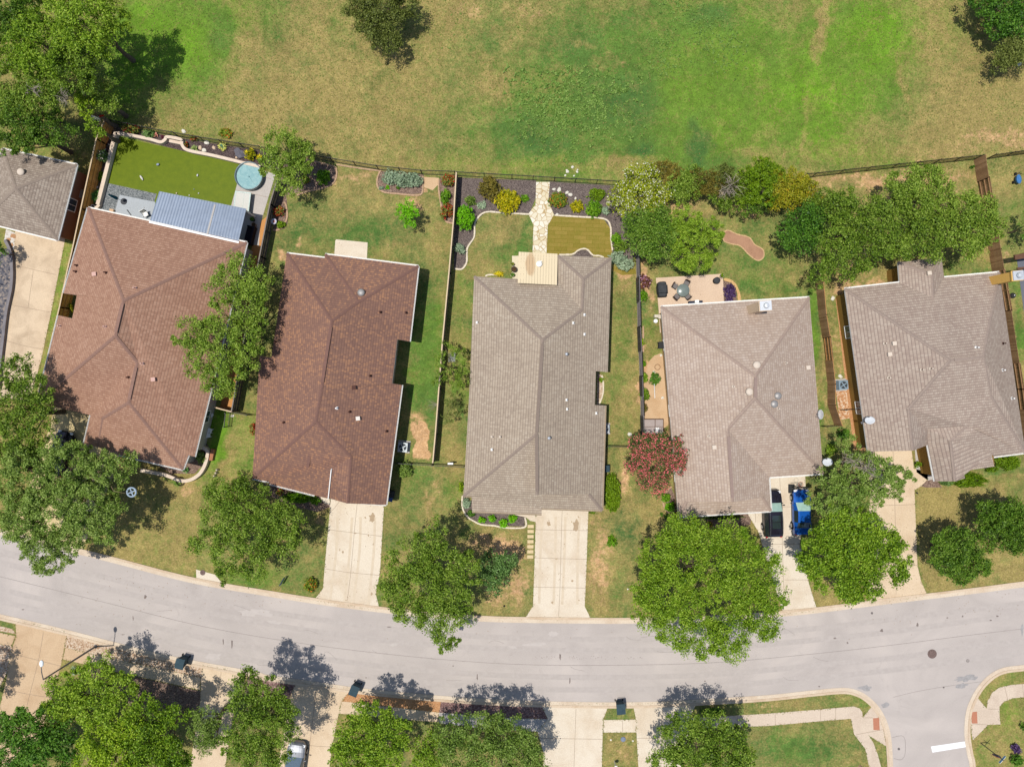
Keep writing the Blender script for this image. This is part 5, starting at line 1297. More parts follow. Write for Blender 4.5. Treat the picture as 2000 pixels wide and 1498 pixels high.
T9 = tree("wide bright oak over the kerb west of the black car", [(1330, 1040, 42), (1380, 1055, 46), (1430, 1050, 38), (1285, 1090, 40), (1335, 1100, 50), (1450, 1095, 42), (1490, 1110, 34), (1400, 1110, 44), (1260, 1140, 30), (1290, 1160, 48), (1340, 1180, 38), (1450, 1150, 34), (1500, 1160, 34), (1470, 1190, 40), (1270, 1200, 34), (1320, 1225, 42), (1380, 1245, 40), (1430, 1235, 42), (1490, 1215, 34), (1380, 1275, 20), (1435, 1275, 22), (1340, 1262, 22), (1525, 1180, 16), (1500, 1240, 18), (1398, 1145, 32), (1405, 1212, 26), (1368, 1172, 22), (1432, 1180, 20)], 'brit', 6.5, dens=125)
tree("dense bright green tree between the blue car and the right driveway", [(1655, 1020, 36), (1620, 1045, 34), (1690, 1030, 34), (1600, 1085, 44), (1655, 1080, 48), (1710, 1075, 46), (1740, 1060, 28), (1630, 1130, 44), (1690, 1130, 40), (1740, 1110, 34), (1670, 1155, 28), (1700, 1155, 20), (1575, 1100, 20), (1765, 1095, 16)], 'brit', 6, size=.2, dens=120)
tree("feathery grey green tree with bare grey branches near the blue car", [(1655, 866, 22), (1652, 905, 18), (1685, 902, 30), (1620, 950, 36), (1660, 950, 38), (1710, 930, 38), (1750, 930, 28), (1600, 985, 26), (1650, 985, 32), (1700, 965, 30), (1745, 950, 26), (1775, 935, 14)], 'grey', 5.5, clump=.45, dens=100, dead=[(1668, 900, 26), (1690, 915, 20)])
tree("round oak on the dry lawn just right of the far driveway", [(1870, 1075, 44), (1850, 1060, 30), (1895, 1095, 38), (1845, 1100, 34), (1880, 1115, 28), (1915, 1105, 22)], 'oakd', 4.2, dens=150, clump=.4, per=40, group="round oaks on the right lawn")
tree("round oak on the dry lawn at the right edge of the photo", [(1945, 1005, 36), (1975, 1015, 42), (1950, 1040, 40), (1990, 1045, 36), (1925, 1000, 24), (2005, 1020, 34), (1975, 1058, 24)], 'oakd', 4.2, dens=150, clump=.4, per=40, group="round oaks on the right lawn")
GT = "trees along the back of the right hand yards"
tree("glossy green round tree at the west end of the yard grove", [(1565, 440, 34), (1590, 420, 26), (1545, 460, 28), (1575, 470, 24), (1590, 450, 20)], 'lush', 4.8, group=GT, size=.2)
tree("large yellow green oak in the middle of the yard grove", [(1660, 410, 44), (1700, 440, 44), (1640, 460, 40), (1690, 480, 36), (1630, 500, 34), (1660, 520, 26), (1610, 520, 24), (1720, 470, 30), (1600, 545, 20), (1640, 400, 30), (1690, 520, 20)], 'oak', 5.5, group=GT, dens=120)
tree("tall light oak at the back of the yard grove touching the iron fence", [(1770, 360, 36), (1810, 355, 34), (1740, 390, 36), (1790, 390, 42), (1830, 380, 34), (1850, 400, 26)], 'oak', 5.5, group=GT, dens=120)
tree("oak at the east end of the yard grove by the board fence", [(1880, 410, 38), (1915, 420, 34), (1935, 445, 28), (1890, 450, 40), (1850, 450, 36), (1900, 480, 28), (1940, 420, 20)], 'oak', 5.5, group=GT, dens=120)
tree("oak in the grove directly behind the roof bump", [(1770, 440, 40), (1810, 450, 38), (1780, 480, 30), (1830, 490, 24), (1740, 480, 26), (1800, 420, 30)], 'oak', 5.3, group=GT, dens=120)
tree("broad crowned tree with white blossom over the bed by the back fence", [(1240, 350, 26), (1265, 345, 26), (1215, 385, 28), (1250, 385, 36), (1285, 380, 26), (1225, 405, 20), (1275, 405, 20), (1290, 395, 16)], 'blos', 3.2, size=.16)
tree("dark green tree on the left of the pair north of the patio", [(1245, 440, 30), (1280, 430, 32), (1250, 470, 30), (1285, 475, 32), (1300, 450, 26), (1235, 460, 16), (1262, 490, 16)], 'oakd', 4, size=.18)
tree("feathery light green tree hanging over the patio with table", [(1340, 430, 36), (1375, 440, 32), (1345, 470, 38), (1385, 475, 28), (1330, 505, 24), (1365, 510, 24), (1400, 460, 16), (1350, 525, 16), (1320, 460, 24)], 'brit', 3.8, clump=.4, size=.14, dens=150)
tree("pink flowering crape myrtle beside the faded taupe roof", [(1255, 870, 26), (1290, 870, 28), (1320, 885, 24), (1245, 905, 26), (1285, 910, 34), (1320, 910, 22), (1260, 940, 20), (1290, 945, 20), (1283, 965, 10), (1325, 860, 12), (1330, 900, 14)], 'crape', 4.2, size=.14, clump=.3, dens=170, trunk=.12, per=20)
tree("sparse olive coloured small tree at the long fence", [(860, 705, 16), (895, 690, 18), (870, 725, 18), (900, 720, 18), (850, 745, 12), (890, 745, 18), (870, 680, 14), (905, 745, 12)], 'oak', 3.2, clump=.3, dens=120, size=.13, trunk=.07)
tree("thin young tree with dark shadow beside the long fence", [(878, 775, 12), (885, 800, 15), (872, 815, 13), (890, 785, 10)], 'oliv', 2.6, clump=.3, dens=110, size=.12, trunk=.05)
tree("small bright young tree alone on the lawn behind the dark brown house", [(798, 405, 20), (785, 415, 16), (808, 420, 18), (800, 435, 13)], 'lime', 2.6, clump=.3, size=.15, trunk=.06, dens=140)
# hedge row along the back fence
for lb, bl, k, z in [("brownish shrub at the west end of the fence hedge", [(1300, 338, 20), (1285, 330, 14), (1318, 332, 14)], 'rust', 2.2), ("green shrub second from the west in the fence hedge", [(1325, 362, 22), (1345, 350, 14), (1330, 380, 14)], 'oak', 2.2),
    ("olive shrub in the fence hedge above the boulder", [(1375, 350, 22), (1395, 360, 18), (1360, 370, 14)], 'rust', 2.2), ("green shrub hanging over the lawn in the middle of the hedge", [(1400, 385, 14), (1415, 398, 14), (1430, 405, 10)], 'oak', 1.8),
    ("dark small tree with grey bare twigs in the fence hedge", [(1430, 350, 20), (1415, 335, 14), (1445, 370, 18)], 'oliv', 2.6), ("tall golden green tree in the fence hedge", [(1480, 335, 24), (1500, 350, 28), (1475, 365, 24), (1490, 380, 20)], 'hedge', 3.2),
    ("orange tinted tree near the east end of the fence hedge", [(1530, 365, 26), (1555, 370, 24), (1540, 390, 22), (1520, 390, 18)], 'gold', 3.2), ("golden shrub beside the start of the right iron fence", [(1575, 375, 22), (1560, 355, 14), (1590, 390, 14)], 'gold', 2.6),
    ("round olive green shrub between the brownish and the boulder shrubs", [(1350, 365, 20), (1355, 340, 16)], 'oak', 2.2), ("green tree between the twiggy and golden green hedge trees", [(1458, 345, 18), (1462, 370, 18), (1450, 388, 14)], 'hedge', 2.8), ("yellow green tree at the top of the hedge against the field", [(1515, 340, 18), (1500, 328, 14)], 'hedge', 3.0), ("olive bush joining the hedge to the yard grove", [(1590, 405, 20), (1610, 385, 16), (1575, 400, 14)], 'oak', 3.0),
    ("dark shrub below the golden trees over the lawn edge", [(1460, 400, 18), (1480, 405, 14), (1505, 400, 14)], 'oakd', 2.2)]:
    bl = [(b_[0], b_[1], b_[2] * 1.3) for b_ in bl]
    tree(lb, bl, k, z, clump=.35, size=.15, trunk=.08, dens=130, group="hedge of shrubs along the back fence", name="hedge_tree", dead=[(1432, 360, 24), (1420, 372, 18)] if "twigs" in lb else None)
GS = "trees on the south side of the street"
tree("dark glossy tree at the bottom left corner", [(30, 1420, 34), (70, 1440, 46), (20, 1470, 50), (90, 1480, 46), (50, 1400, 24), (120, 1450, 36)], 'lush', 6, group=GS, size=.2)
tree("large green tree at the bottom left over the brown driveway", [(150, 1330, 32), (190, 1310, 34), (130, 1380, 40), (190, 1370, 46), (235, 1345, 34), (100, 1400, 30), (230, 1400, 44), (110, 1345, 22)], 'brit', 5.2, group=GS, size=.19)
tree("vivid yellow green tree at the bottom left edge between darker ones", [(190, 1450, 40), (230, 1460, 44), (180, 1490, 40), (250, 1430, 30), (220, 1500, 44)], 'ylw', 6.2, group=GS, size=.19)
tree("deep green tree right of the yellow green one at the bottom", [(290, 1400, 44), (320, 1430, 42), (280, 1450, 44), (340, 1470, 40), (300, 1490, 46), (345, 1400, 24)], 'brit', 6, group=GS, size=.19)
tree("small grey green round tree left of the bottom driveway", [(405, 1405, 28), (395, 1430, 28), (420, 1430, 26), (400, 1455, 22)], 'grey', 5, group=GS, clump=.35, size=.13, dens=150)
tree("tall oak above the silver car at the bottom", [(480, 1340, 34), (520, 1350, 34), (475, 1385, 40), (530, 1385, 42), (560, 1380, 28), (490, 1430, 44), (545, 1425, 38), (500, 1475, 42), (460, 1450, 30), (540, 1470, 30)], 'oak', 7, group=GS)
tree("bright tree at the bottom between tan driveway and grey walk", [(705, 1400, 28), (740, 1410, 32), (700, 1440, 44), (750, 1450, 44), (690, 1480, 44), (740, 1490, 44), (780, 1430, 26), (660, 1460, 20)], 'brit', 6, group=GS, size=.19)
tree("smaller bright tree beside the bottom bright one", [(820, 1460, 22), (845, 1470, 28), (830, 1495, 30), (850, 1440, 18)], 'brit', 4.5, group=GS)
tree("wide grey green oak at the bottom beside the grey walk", [(880, 1430, 34), (930, 1430, 40), (980, 1440, 42), (1020, 1460, 38), (900, 1480, 44), (960, 1490, 48), (1020, 1500, 44), (1045, 1470, 22), (950, 1410, 22)], 'grey', 6, group=GS, dens=120)
tree("oak at the bottom between pale driveway and green lawn", [(1310, 1420, 24), (1340, 1415, 30), (1390, 1420, 34), (1430, 1430, 30), (1310, 1455, 34), (1360, 1460, 46), (1420, 1465, 44), (1300, 1490, 34), (1450, 1480, 26), (1370, 1500, 44), (1420, 1500, 40)], 'oak', 5.5, group=GS, dens=120)
tree("tree just outside the left edge shading the brown driveway", [(-105, 1340, 34), (-110, 1380, 40), (-85, 1360, 20)], 'oak', 6, group=GS)
tree("dark small tree below the left house eave at the photo edge", [(2, 500, 14), (-12, 490, 18), (0, 478, 10)], 'lush', 2.4, clump=.3, trunk=.06)
tree("tree at the right edge beside the blue yard toy", [(2005, 440, 16), (2015, 455, 18), (2012, 420, 12)], 'lush', 3, clump=.35, trunk=.08)

# shrubs: one mesh of leaves and stems each
def shrub(label, px, py, rx, ry, kind, h=.8, size=.09, dens=330, name="shrub", cat="shrub", group=None, ang=0.0, clump=.2):
    q = P(px, py, h * .45); a = rx * S * .97; b = ry * S * .97; r = (a + b) / 2
    bl = [(0, 0, h * .3, r * .95)]; rr = random.Random(int(px * 13 + py))
    o = leaves_mesh(name, [K[kind]], bl, int(math.pi * a * b * dens * 1.7) + 60, size, h * .7 / max(r * .95, .1), clump, 14, seed=int(px * 3 + py), lower=0.0, zmin=.05, jag=.5)
    mm = o.data; n = len(mm.vertices); c_ = np.empty(n * 3, np.float32); mm.vertices.foreach_get('co', c_); c_ = c_.reshape(-1, 3)
    c_[:, 0] *= a / r * 1.02; c_[:, 1] *= b / r * 1.02; mm.vertices.foreach_set('co', c_.ravel()); mm.update()
    st = MB()
    for k in range(5): an = k * 1.257; st.tube([(0, 0, 0), (math.cos(an) * a * .5, math.sin(an) * b * .5, h * .7)], [.02, .008], 4, caps=False)
    s_ = st.build("stems", BARK, o)
    o.location = (q.x, q.y, 0); o.rotation_euler = (0, 0, ang)
    return tag(o, label, cat, group)
SH = [
 ("shrub", "clipped oval green shrub alone in the brown mulch bed", 632, 346, 15, 17, 'shr', .9), ("grey_shrub", "silvery sage shrub, westernmost of the three in the edged bed", 762, 347, 19, 17, 'sage', .9),
 ("grey_shrub", "silvery sage shrub in the middle of the three in the edged bed", 783, 350, 17, 16, 'sage', .8), ("grey_shrub", "silvery sage shrub, easternmost of the three in the edged bed", 806, 352, 19, 17, 'sage', .9),
 ("shrub", "tiny green plant in front of the three silvery shrubs", 756, 366, 4, 4, 'lime', .3), ("shrub", "second tiny green plant in front of the silvery shrubs", 777, 367, 4, 4, 'lush', .3), ("shrub", "small grey tuft at the west end of the silvery shrub bed", 744, 368, 5, 4, 'sage', .3),
 ("flowering_shrub", "red flowering shrub touching the iron fence and board fence", 876, 352, 17, 13, 'rfl', 1.2), ("shrub", "green shrub between two red flowering ones by the fence", 870, 384, 12, 16, 'shr', 1.0), ("flowering_shrub", "deep red flowering shrub in front of the lime green tree", 872, 413, 13, 17, 'rfl', 1.2),
 ("shrub", "large lime green shrub hugging the long board fence", 909, 425, 20, 28, 'lime', 1.8), ("shrub", "small sage shrub at the fence in the west bed", 897, 487, 12, 11, 'sage', .8), ("shrub", "dark brownish green shrub beside the yellow flowering one", 957, 368, 24, 24, 'rust', 1.5),
 ("flowering_shrub", "round yellow flowering shrub left of the flagstone path", 991, 393, 27, 27, 'yfl', 1.3), ("shrub", "low green plant between yellow shrub and path", 1024, 388, 9, 7, 'shr', .4), ("shrub", "small grey succulent tufts west of the yellow shrub", 941, 400, 9, 8, 'sage', .25),
 ("flowering_shrub", "green shrub with orange flowers right of the flagstone path", 1090, 391, 20, 17, 'ofl', .9), ("flowering_shrub", "small round yellow green shrub above the sod square", 1127, 403, 13, 13, 'yfl', .8), ("shrub", "round green shrub above the sod square", 1159, 407, 18, 18, 'shr', 1.0),
 ("shrub", "grassy green shrub by the iron fence near the blossom tree", 1165, 380, 20, 13, 'hedge', .8), ("shrub", "grey tuft beside the white blossom tree", 1183, 412, 9, 8, 'sage', .5), ("shrub", "dark green shrub below the white blossom tree", 1203, 468, 11, 13, 'shr', 1.0), ("shrub", "rusty green shrub at the corner of the sod square", 1212, 482, 16, 13, 'oak', .9),
 ("grey_shrub", "big silvery blue shrub at the corner of the long taupe house", 1207, 504, 20, 14, 'sage', 1.2), ("grey_shrub", "big silvery blue shrub lower half beside the stepped fence", 1222, 517, 18, 14, 'sage', 1.1),
 ("flowering_shrub", "pink flowering shrub by the stepped fence", 1258, 550, 14, 15, 'pfl', 1.4), ("shrub", "bright green shrub below the pink flowering one", 1254, 578, 10, 13, 'shr', 1.1), ("shrub", "lime plant in the narrow vegetable bed", 1253, 669, 7, 7, 'ylw', .6),
 ("shrub", "green vine clump at the stepped fence, northern one", 1256, 712, 6, 9, 'shr', .9), ("shrub", "leafy plant at the stepped fence in the dirt strip, upper", 1258, 738, 8, 13, 'brit', 1.0), ("shrub", "leafy plant at the stepped fence in the dirt strip, lower", 1259, 770, 10, 14, 'brit', 1.0), ("shrub", "dry wispy plant at the south end of the dirt strip", 1258, 797, 7, 10, 'rust', .6),
 ("hedge_shrub", "long oval clipped hedge on the east side of the long taupe house", 1195, 963, 19, 42, 'hedge', 1.4), ("shrub", "tiny square shrub at the south east corner of the taupe house", 1157, 1000, 7, 3, 'hedge', .6), ("flowering_shrub", "small round plant alone on the lawn east of the middle driveway", 1194, 1058, 10, 13, 'shr', .6),
 ("shrub", "round yellow green shrub under the dark brown eave by the air conditioner", 791, 917, 17, 17, 'grey', 1.2),
 ("shrub", "lime ball shrub, westernmost of four in the front bed", 942, 1016, 8, 7, 'lime', .6), ("shrub", "lime ball shrub, second from the west in the front bed", 961, 1015, 8, 8, 'lime', .6), ("shrub", "lime ball shrub, third from the west in the front bed", 983, 1021, 8.5, 8.5, 'lime', .6), ("shrub", "lime ball shrub, easternmost of four in the front bed", 1001, 1013, 8.5, 9, 'lime', .6),
 ("shrub", "pale green shrub in the corner recess of the front bed", 912, 982, 8, 11, 'sage', .8), ("shrub", "small green shrub at the bend of the front bed", 920, 1002, 8, 7, 'lush', .6), ("flowering_shrub", "green shrub with yellow flowers at the west corner of the taupe house", 900, 951, 6, 11, 'ylw', .8),
 ("hedge_shrub", "clipped green hedge under the front eave of the dark brown house", 583, 972, 36, 12, 'shr', .9), ("shrub", "lime shrub beside the front walk of the dark brown house", 616, 979, 9, 7, 'shr', .7), ("flowering_shrub", "dark red leaved shrub in the front hedge of the dark brown house", 547, 961, 8, 7, 'rfl', .8),
 ("flowering_shrub", "red flowering shrub at the west wall of the dark brown house", 497, 838, 10, 13, 'rfl', 1.0), ("flowering_shrub", "rounded bush with orange berries by the kerb and driveway", 607, 1142, 15, 16, 'ofl', .8), ("flowering_shrub", "red and green shrub by the plate ornament at the grey fence", 541, 412, 14, 11, 'rfl', .9), ("shrub", "light green plant below the plate ornament", 548, 439, 9, 8, 'hedge', .5),
 ("flowering_shrub", "red canna clump at the north west corner of the artificial lawn", 256, 253, 17, 11, 'rfl', 1.0), ("shrub", "green shrub beside the red canna clump", 289, 262, 12, 9, 'blue', .8), ("flowering_shrub", "white rose bush against the orange fence", 198, 305, 16, 14, 'wht', 1.4), ("shrub", "small yellowish plant in the west mulch strip", 196, 345, 7, 9, 'hedge', .4),
 ("flowering_shrub", "red yellow flowering patch outside the iron fence on the field", 441, 260, 15, 11, 'ofl', .5), ("flowering_shrub", "yellow flowering shrub beside the round pool bed", 489, 302, 12, 11, 'yfl', .9), ("flowering_shrub", "small bright yellow plant next to the oak trunk by the pool", 507, 308, 6, 6, 'sun', .5), ("shrub", "small dark red plant at the bench niche", 362, 283, 5, 6, 'rfl', .5), ("flowering_shrub", "small red plant behind the bench niche", 378, 270, 7, 6, 'rfl', .5), ("flowering_shrub", "small red plant below the oak by the oval shrub bed", 598, 352, 8, 9, 'ofl', .6),
 ("shrub", "flat spiky green tuft by the lime shrub in the fence corner bed", 918, 392, 12, 10, 'grey', .5), ("flowering_shrub", "bright yellow flowers at the back eave of the long taupe house", 973, 535, 9, 6, 'sun', .5),
 ("flowering_shrub", "dense purple bed of plants beside the patio", 1425, 573, 13, 22, 'purp', .4), ("shrub", "round green bush at the corner of the faded taupe roof", 1300, 972, 9, 9, 'shr', .8), ("shrub", "green bush at the west corner under the pink tree", 1310, 990, 11, 10, 'lime', .8), ("shrub", "small green plant on the lawn by the terracotta pot", 1303, 1008, 6, 5, 'lush', .5), ("shrub", "sprig of green on the lawn west of the pot", 1292, 1004, 4, 4, 'lush', .3),
 ("hedge_shrub", "clipped hedge along the front eave of the faded taupe house", 1400, 1009, 60, 6, 'lush', .7), ("hedge_shrub", "clipped hedge left of the right hand front porch wing", 1890, 938, 40, 17, 'hedge', 1.0), ("hedge_shrub", "clipped hedge under the far right front eave", 1968, 903, 26, 17, 'hedge', 1.0), ("shrub", "low plants between the two clipped hedges", 1935, 917, 14, 6, 'hedge', .6), ("shrub", "leafy shrub at the front of the porch wing corner", 1850, 942, 16, 8, 'blue', .7),
 ("flowering_shrub", "purple flowering bush beside the stop sign", 1985, 1463, 9, 9, 'purp', .7), ("shrub", "green shrub south of the purple bush in the bottom right corner", 1985, 1485, 14, 12, 'lush', .9), ("shrub", "dark shrub by the path junction at the right edge", 2000, 1420, 8, 8, 'oakd', .8),
 ("shrub", "dark clipped shrub in the shade of the street strip under the oak", 1395, 1391, 28, 10, 'lush', .5), ("shrub", "leafy plant inside the curved cream wall", 393, 893, 12, 13, 'grey', .9), ("shrub", "round potted bush on the dark porch slab", 1792, 906, 6, 6, 'hedge', .8), ("shrub", "dark green bush behind the feathery tree", 1648, 848, 13, 12, 'lush', 1.3), ("shrub", "low green bush west of the feathery tree", 1623, 878, 11, 13, 'brit', 1.0), ("shrub", "small green plant in the light well of the rose brown roof", 140, 600, 4, 11, 'gold', .8),
 ("shrub", "grey green plant beside the gravel on the brown driveway", 147, 1310, 9, 9, 'sage', .5), ("shrub", "small dark plant in the right yard by the iron fence", 1899, 326, 4, 4, 'lush', .4), ("shrub", "small plant in the side recess of the taupe house", 1174, 742, 5, 4, 'hedge', .4), ("shrub", "white barked young citrus by the dirt strip", 1280, 740, 11, 14, 'lush', 1.6)]
for nm, lb, x, y, rx, ry, k, h in SH:
    shrub(lb, x, y, rx, ry, k, h, name=nm, cat="flowering shrub" if nm == "flowering_shrub" else ("hedge" if nm == "hedge_shrub" else "shrub"), dens=(330 if rx * ry < 900 else 240) * (1.5 if nm == 'hedge_shrub' else 1))

def spiky(label, px, py, r, h, c, n=40, name="spiky_plant", c2=None, group=None, w=.035):
    q = P(px, py, h * .4); mb = MB(); rr = random.Random(int(px + py))
    for k in range(n):
        a = rr.uniform(0, 6.283); el = rr.uniform(.25, 1.3); L = r * rr.uniform(.8, 1.1)
        d = Vector((math.cos(a) * math.cos(el), math.sin(a) * math.cos(el), math.sin(el) * h / r))
        s_ = Vector((-math.sin(a), math.cos(a), 0)) * w; z0 = Vector((0, 0, .1))
        m_ = d * L * .6 + z0; e_ = d * L + z0 - Vector((0, 0, L * .2))
        mb.face([z0 - s_ * .6, z0 + s_ * .6, m_ + s_, m_ - s_], 0); mb.face([m_ - s_, m_ + s_, e_], 1 if c2 else 0)
    o = mb.build(name, [c] + ([c2] if c2 else [])); o.location = (q.x, q.y, 0); return tag(o, label, "spiky plant", group)
G1 = flat("yucca_green", L_(96, 140, 70), .6, var=.2); G2 = flat("agave_blue", L_(112, 150, 118), .6, var=.15); G3 = flat("agave_edge", L_(196, 196, 96), .6, var=.1); G4 = flat("bromelia_pink", L_(214, 148, 128), .6, var=.1)
spiky("big spiky yucca at the end of the cream wall by the orange fence", 186, 383, .85, .9, G1, 110)
spiky("large variegated agave in the bed above the artificial lawn", 434, 286, .62, .5, G2, 60, c2=G3, w=.06)
spiky("spiky grass clump right of the bench niche", 380, 291, .5, .5, flat("grass_spike", L_(140, 158, 90), .7), 40)
spiky("pink bromeliad in the bed left of the bench niche", 304, 264, .36, .4, G4, 22, w=.06)
spiky("dark purple bromeliad beside the pink one", 318, 268, .3, .3, flat("bromelia_dark", L_(96, 50, 60), .6), 20, w=.05)
spiky("spiky plant at the front corner inside the curved wall", 362, 918, .5, .6, G1, 40)
# weeds in the field
mb = MB(); wr = random.Random(5)
def weed(px, py, s):
    q = P(px, py, 0)
    for k in range(7):
        a = wr.uniform(0, 6.283); L = s * wr.uniform(.6, 1.1); d = Vector((math.cos(a), math.sin(a), 0)); n_ = Vector((-d.y, d.x, 0)) * L * .28; z = Vector((0, 0, s * wr.uniform(.25, .8)))
        mb.face([q + Vector((0, 0, .03)), q + d * L * .5 - n_ + z, q + d * L + z * .6, q + d * L * .5 + n_ + z])
for k in range(780):
    x = wr.gauss(1110, 75); y = wr.gauss(200, 42)
    if 985 < x < 1270 and 130 < y < 320: weed(x, y, wr.uniform(.15, .33))
for k in range(330): t_ = wr.random(); weed(1310 + 130 * t_ + wr.gauss(0, 22), 0 + 115 * t_ + wr.gauss(0, 22), wr.uniform(.1, .2))
for k in range(160): t_ = wr.random(); weed(1290 + wr.gauss(0, 18), 60 + 90 * t_, wr.uniform(.1, .2))
for k in range(200): weed(wr.uniform(860, 1300), wr.uniform(0, 330), wr.uniform(.07, .15))
for k in range(40): weed(wr.uniform(1080, 1140), wr.uniform(240, 320), wr.uniform(.12, .22))
tag(mb.build("weeds", leafmat("weed_leaves", L_(96, 134, 52), L_(126, 160, 74), L_(160, 186, 100))), kind='stuff')
mb = MB(); gr = random.Random(9)
def tuft(px, py, s, mi):
    q = P(px, py, 0); a = gr.uniform(0, 6.283)
    for k in range(2):
        a += 1.7; d = Vector((math.cos(a), math.sin(a), 0)) * s; n_ = Vector((-d.y, d.x, 0)) * .35
        mb.face([q - n_, q + n_, q + d + n_ * .5 + Vector((0, 0, s * .8)), q + d - n_ * .5 + Vector((0, 0, s * .8))], mi)
for k in range(26000):
    x = gr.uniform(200, 2010); y = gr.uniform(-10, 345)
    if y > (240 + (x - 215) * .18 if x < 515 else 294 + (x - 515) * .12 if x < 900 else 343): continue
    tuft(x, y, gr.uniform(.04, .09), gr.choice([0, 0, 1]))
tag(mb.build("grass_tufts", [flat("tuft_green", C(116, 140, 62, 1.6), .9, var=.3, scale=1), flat("tuft_straw", C(160, 146, 92, 1.6), .9, var=.2, scale=1)]), kind='stuff')
mb = MB()
for poly in PAVED:
    for i in range(len(poly)):
        a, b = poly[i], poly[(i + 1) % len(poly)]; L = math.hypot(b[0] - a[0], b[1] - a[1]) * S
        for k in range(int(L * 9)):
            u = gr.random(); x, y = a[0] + (b[0] - a[0]) * u + gr.gauss(0, 1.1), a[1] + (b[1] - a[1]) * u + gr.gauss(0, 1.1)
            if -30 < x < 2030 and -30 < y < 1530: tuft(x, y, gr.uniform(.03, .085), gr.choice([0, 1]))
for k in range(1400):
    x = gr.uniform(150, 1990); y = gr.choice([gr.gauss(985, 70), gr.gauss(1150, 40), gr.gauss(620, 120)]); q = P(x, y, 0); a = gr.uniform(0, 6.28); d = Vector((math.cos(a), math.sin(a), 0)) * .05; n_ = Vector((-d.y, d.x, 0)) * .5
    mb.face([q - d + Vector((0, 0, .03)), q - n_ + Vector((0, 0, .04)), q + d + Vector((0, 0, .03)), q + n_ + Vector((0, 0, .04))], 2)
tag(mb.build("edge_grass", [flat("edge_green", C(112, 132, 58, 1.5), .9, var=.3, scale=1), flat("edge_straw", C(168, 150, 98, 1.5), .9, var=.2, scale=1), flat("leaf_litter", C(150, 116, 76, 1.5), .9, var=.4, scale=1)]), kind='stuff')
print("leaves", nleaves)
# ------------------------------------------------------------------ vehicles
TYRE = flat("tyre_rubber", (.02, .02, .02, 1), .8, var=.1); RIM = flat("wheel_rim", (.45, .45, .46, 1), .35, .8, .06)
CGL = flat("car_glass", (.02, .03, .03, 1), .06, var=.05, spec=.9); LAMPW = flat("headlamp", (.7, .72, .74, 1), .15, var=.05); LAMPR = flat("tail_lamp", (.45, .02, .02, 1), .2, var=.05); BLK = flat("black_plastic", (.03, .03, .03, 1), .6, var=.1)
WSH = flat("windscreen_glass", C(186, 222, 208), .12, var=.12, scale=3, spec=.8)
def paint(name, c, rough=.22, metal=.3):
    t = NT(name); t.b.inputs["Base Color"].default_value = c; t.b.inputs["Roughness"].default_value = rough; t.b.inputs["Metallic"].default_value = metal
    t.b.inputs["Coat Weight"].default_value = .8; t.b.inputs["Coat Roughness"].default_value = .05
    nz = t.noise(2.5, 4, .6, t.pos()); t.l(t.ramp(nz, [(.3, tuple(x * .85 for x in c[:3]) + (1,)), (.7, c)]), t.b.inputs["Base Color"])
    return t.m
SUVP = [(-2.42, .74, .62, .56, .78), (-2.36, .86, .92, .62, 1.02), (-2.22, .92, 1.0, .66, 1.56), (-1.95, .94, 1.02, .69, 1.69), (-1.2, .955, 1.02, .71, 1.74), (-.4, .96, 1.0, .715, 1.75), (.35, .96, 1.0, .69, 1.69), (1.12, .955, .99, .76, 1.09), (1.6, .94, .96, .72, 1.04), (2.0, .90, .91, .68, .97), (2.22, .82, .84, .60, .90), (2.36, .70, .74, .5, .80), (2.44, .52, .6, .36, .64)]
SEDP = [(-2.32, .70, .66, .52, .76), (-2.24, .84, .88, .64, .98), (-1.85, .89, .94, .68, 1.05), (-1.55, .90, .94, .66, 1.10), (-.95, .91, .94, .60, 1.36), (-.3, .915, .93, .60, 1.44), (.25, .915, .92, .60, 1.42), (1.05, .91, .90, .70, 1.00), (1.5, .89, .86, .68, .95), (1.95, .84, .78, .60, .86), (2.2, .72, .68, .48, .74), (2.3, .56, .56, .36, .6)]
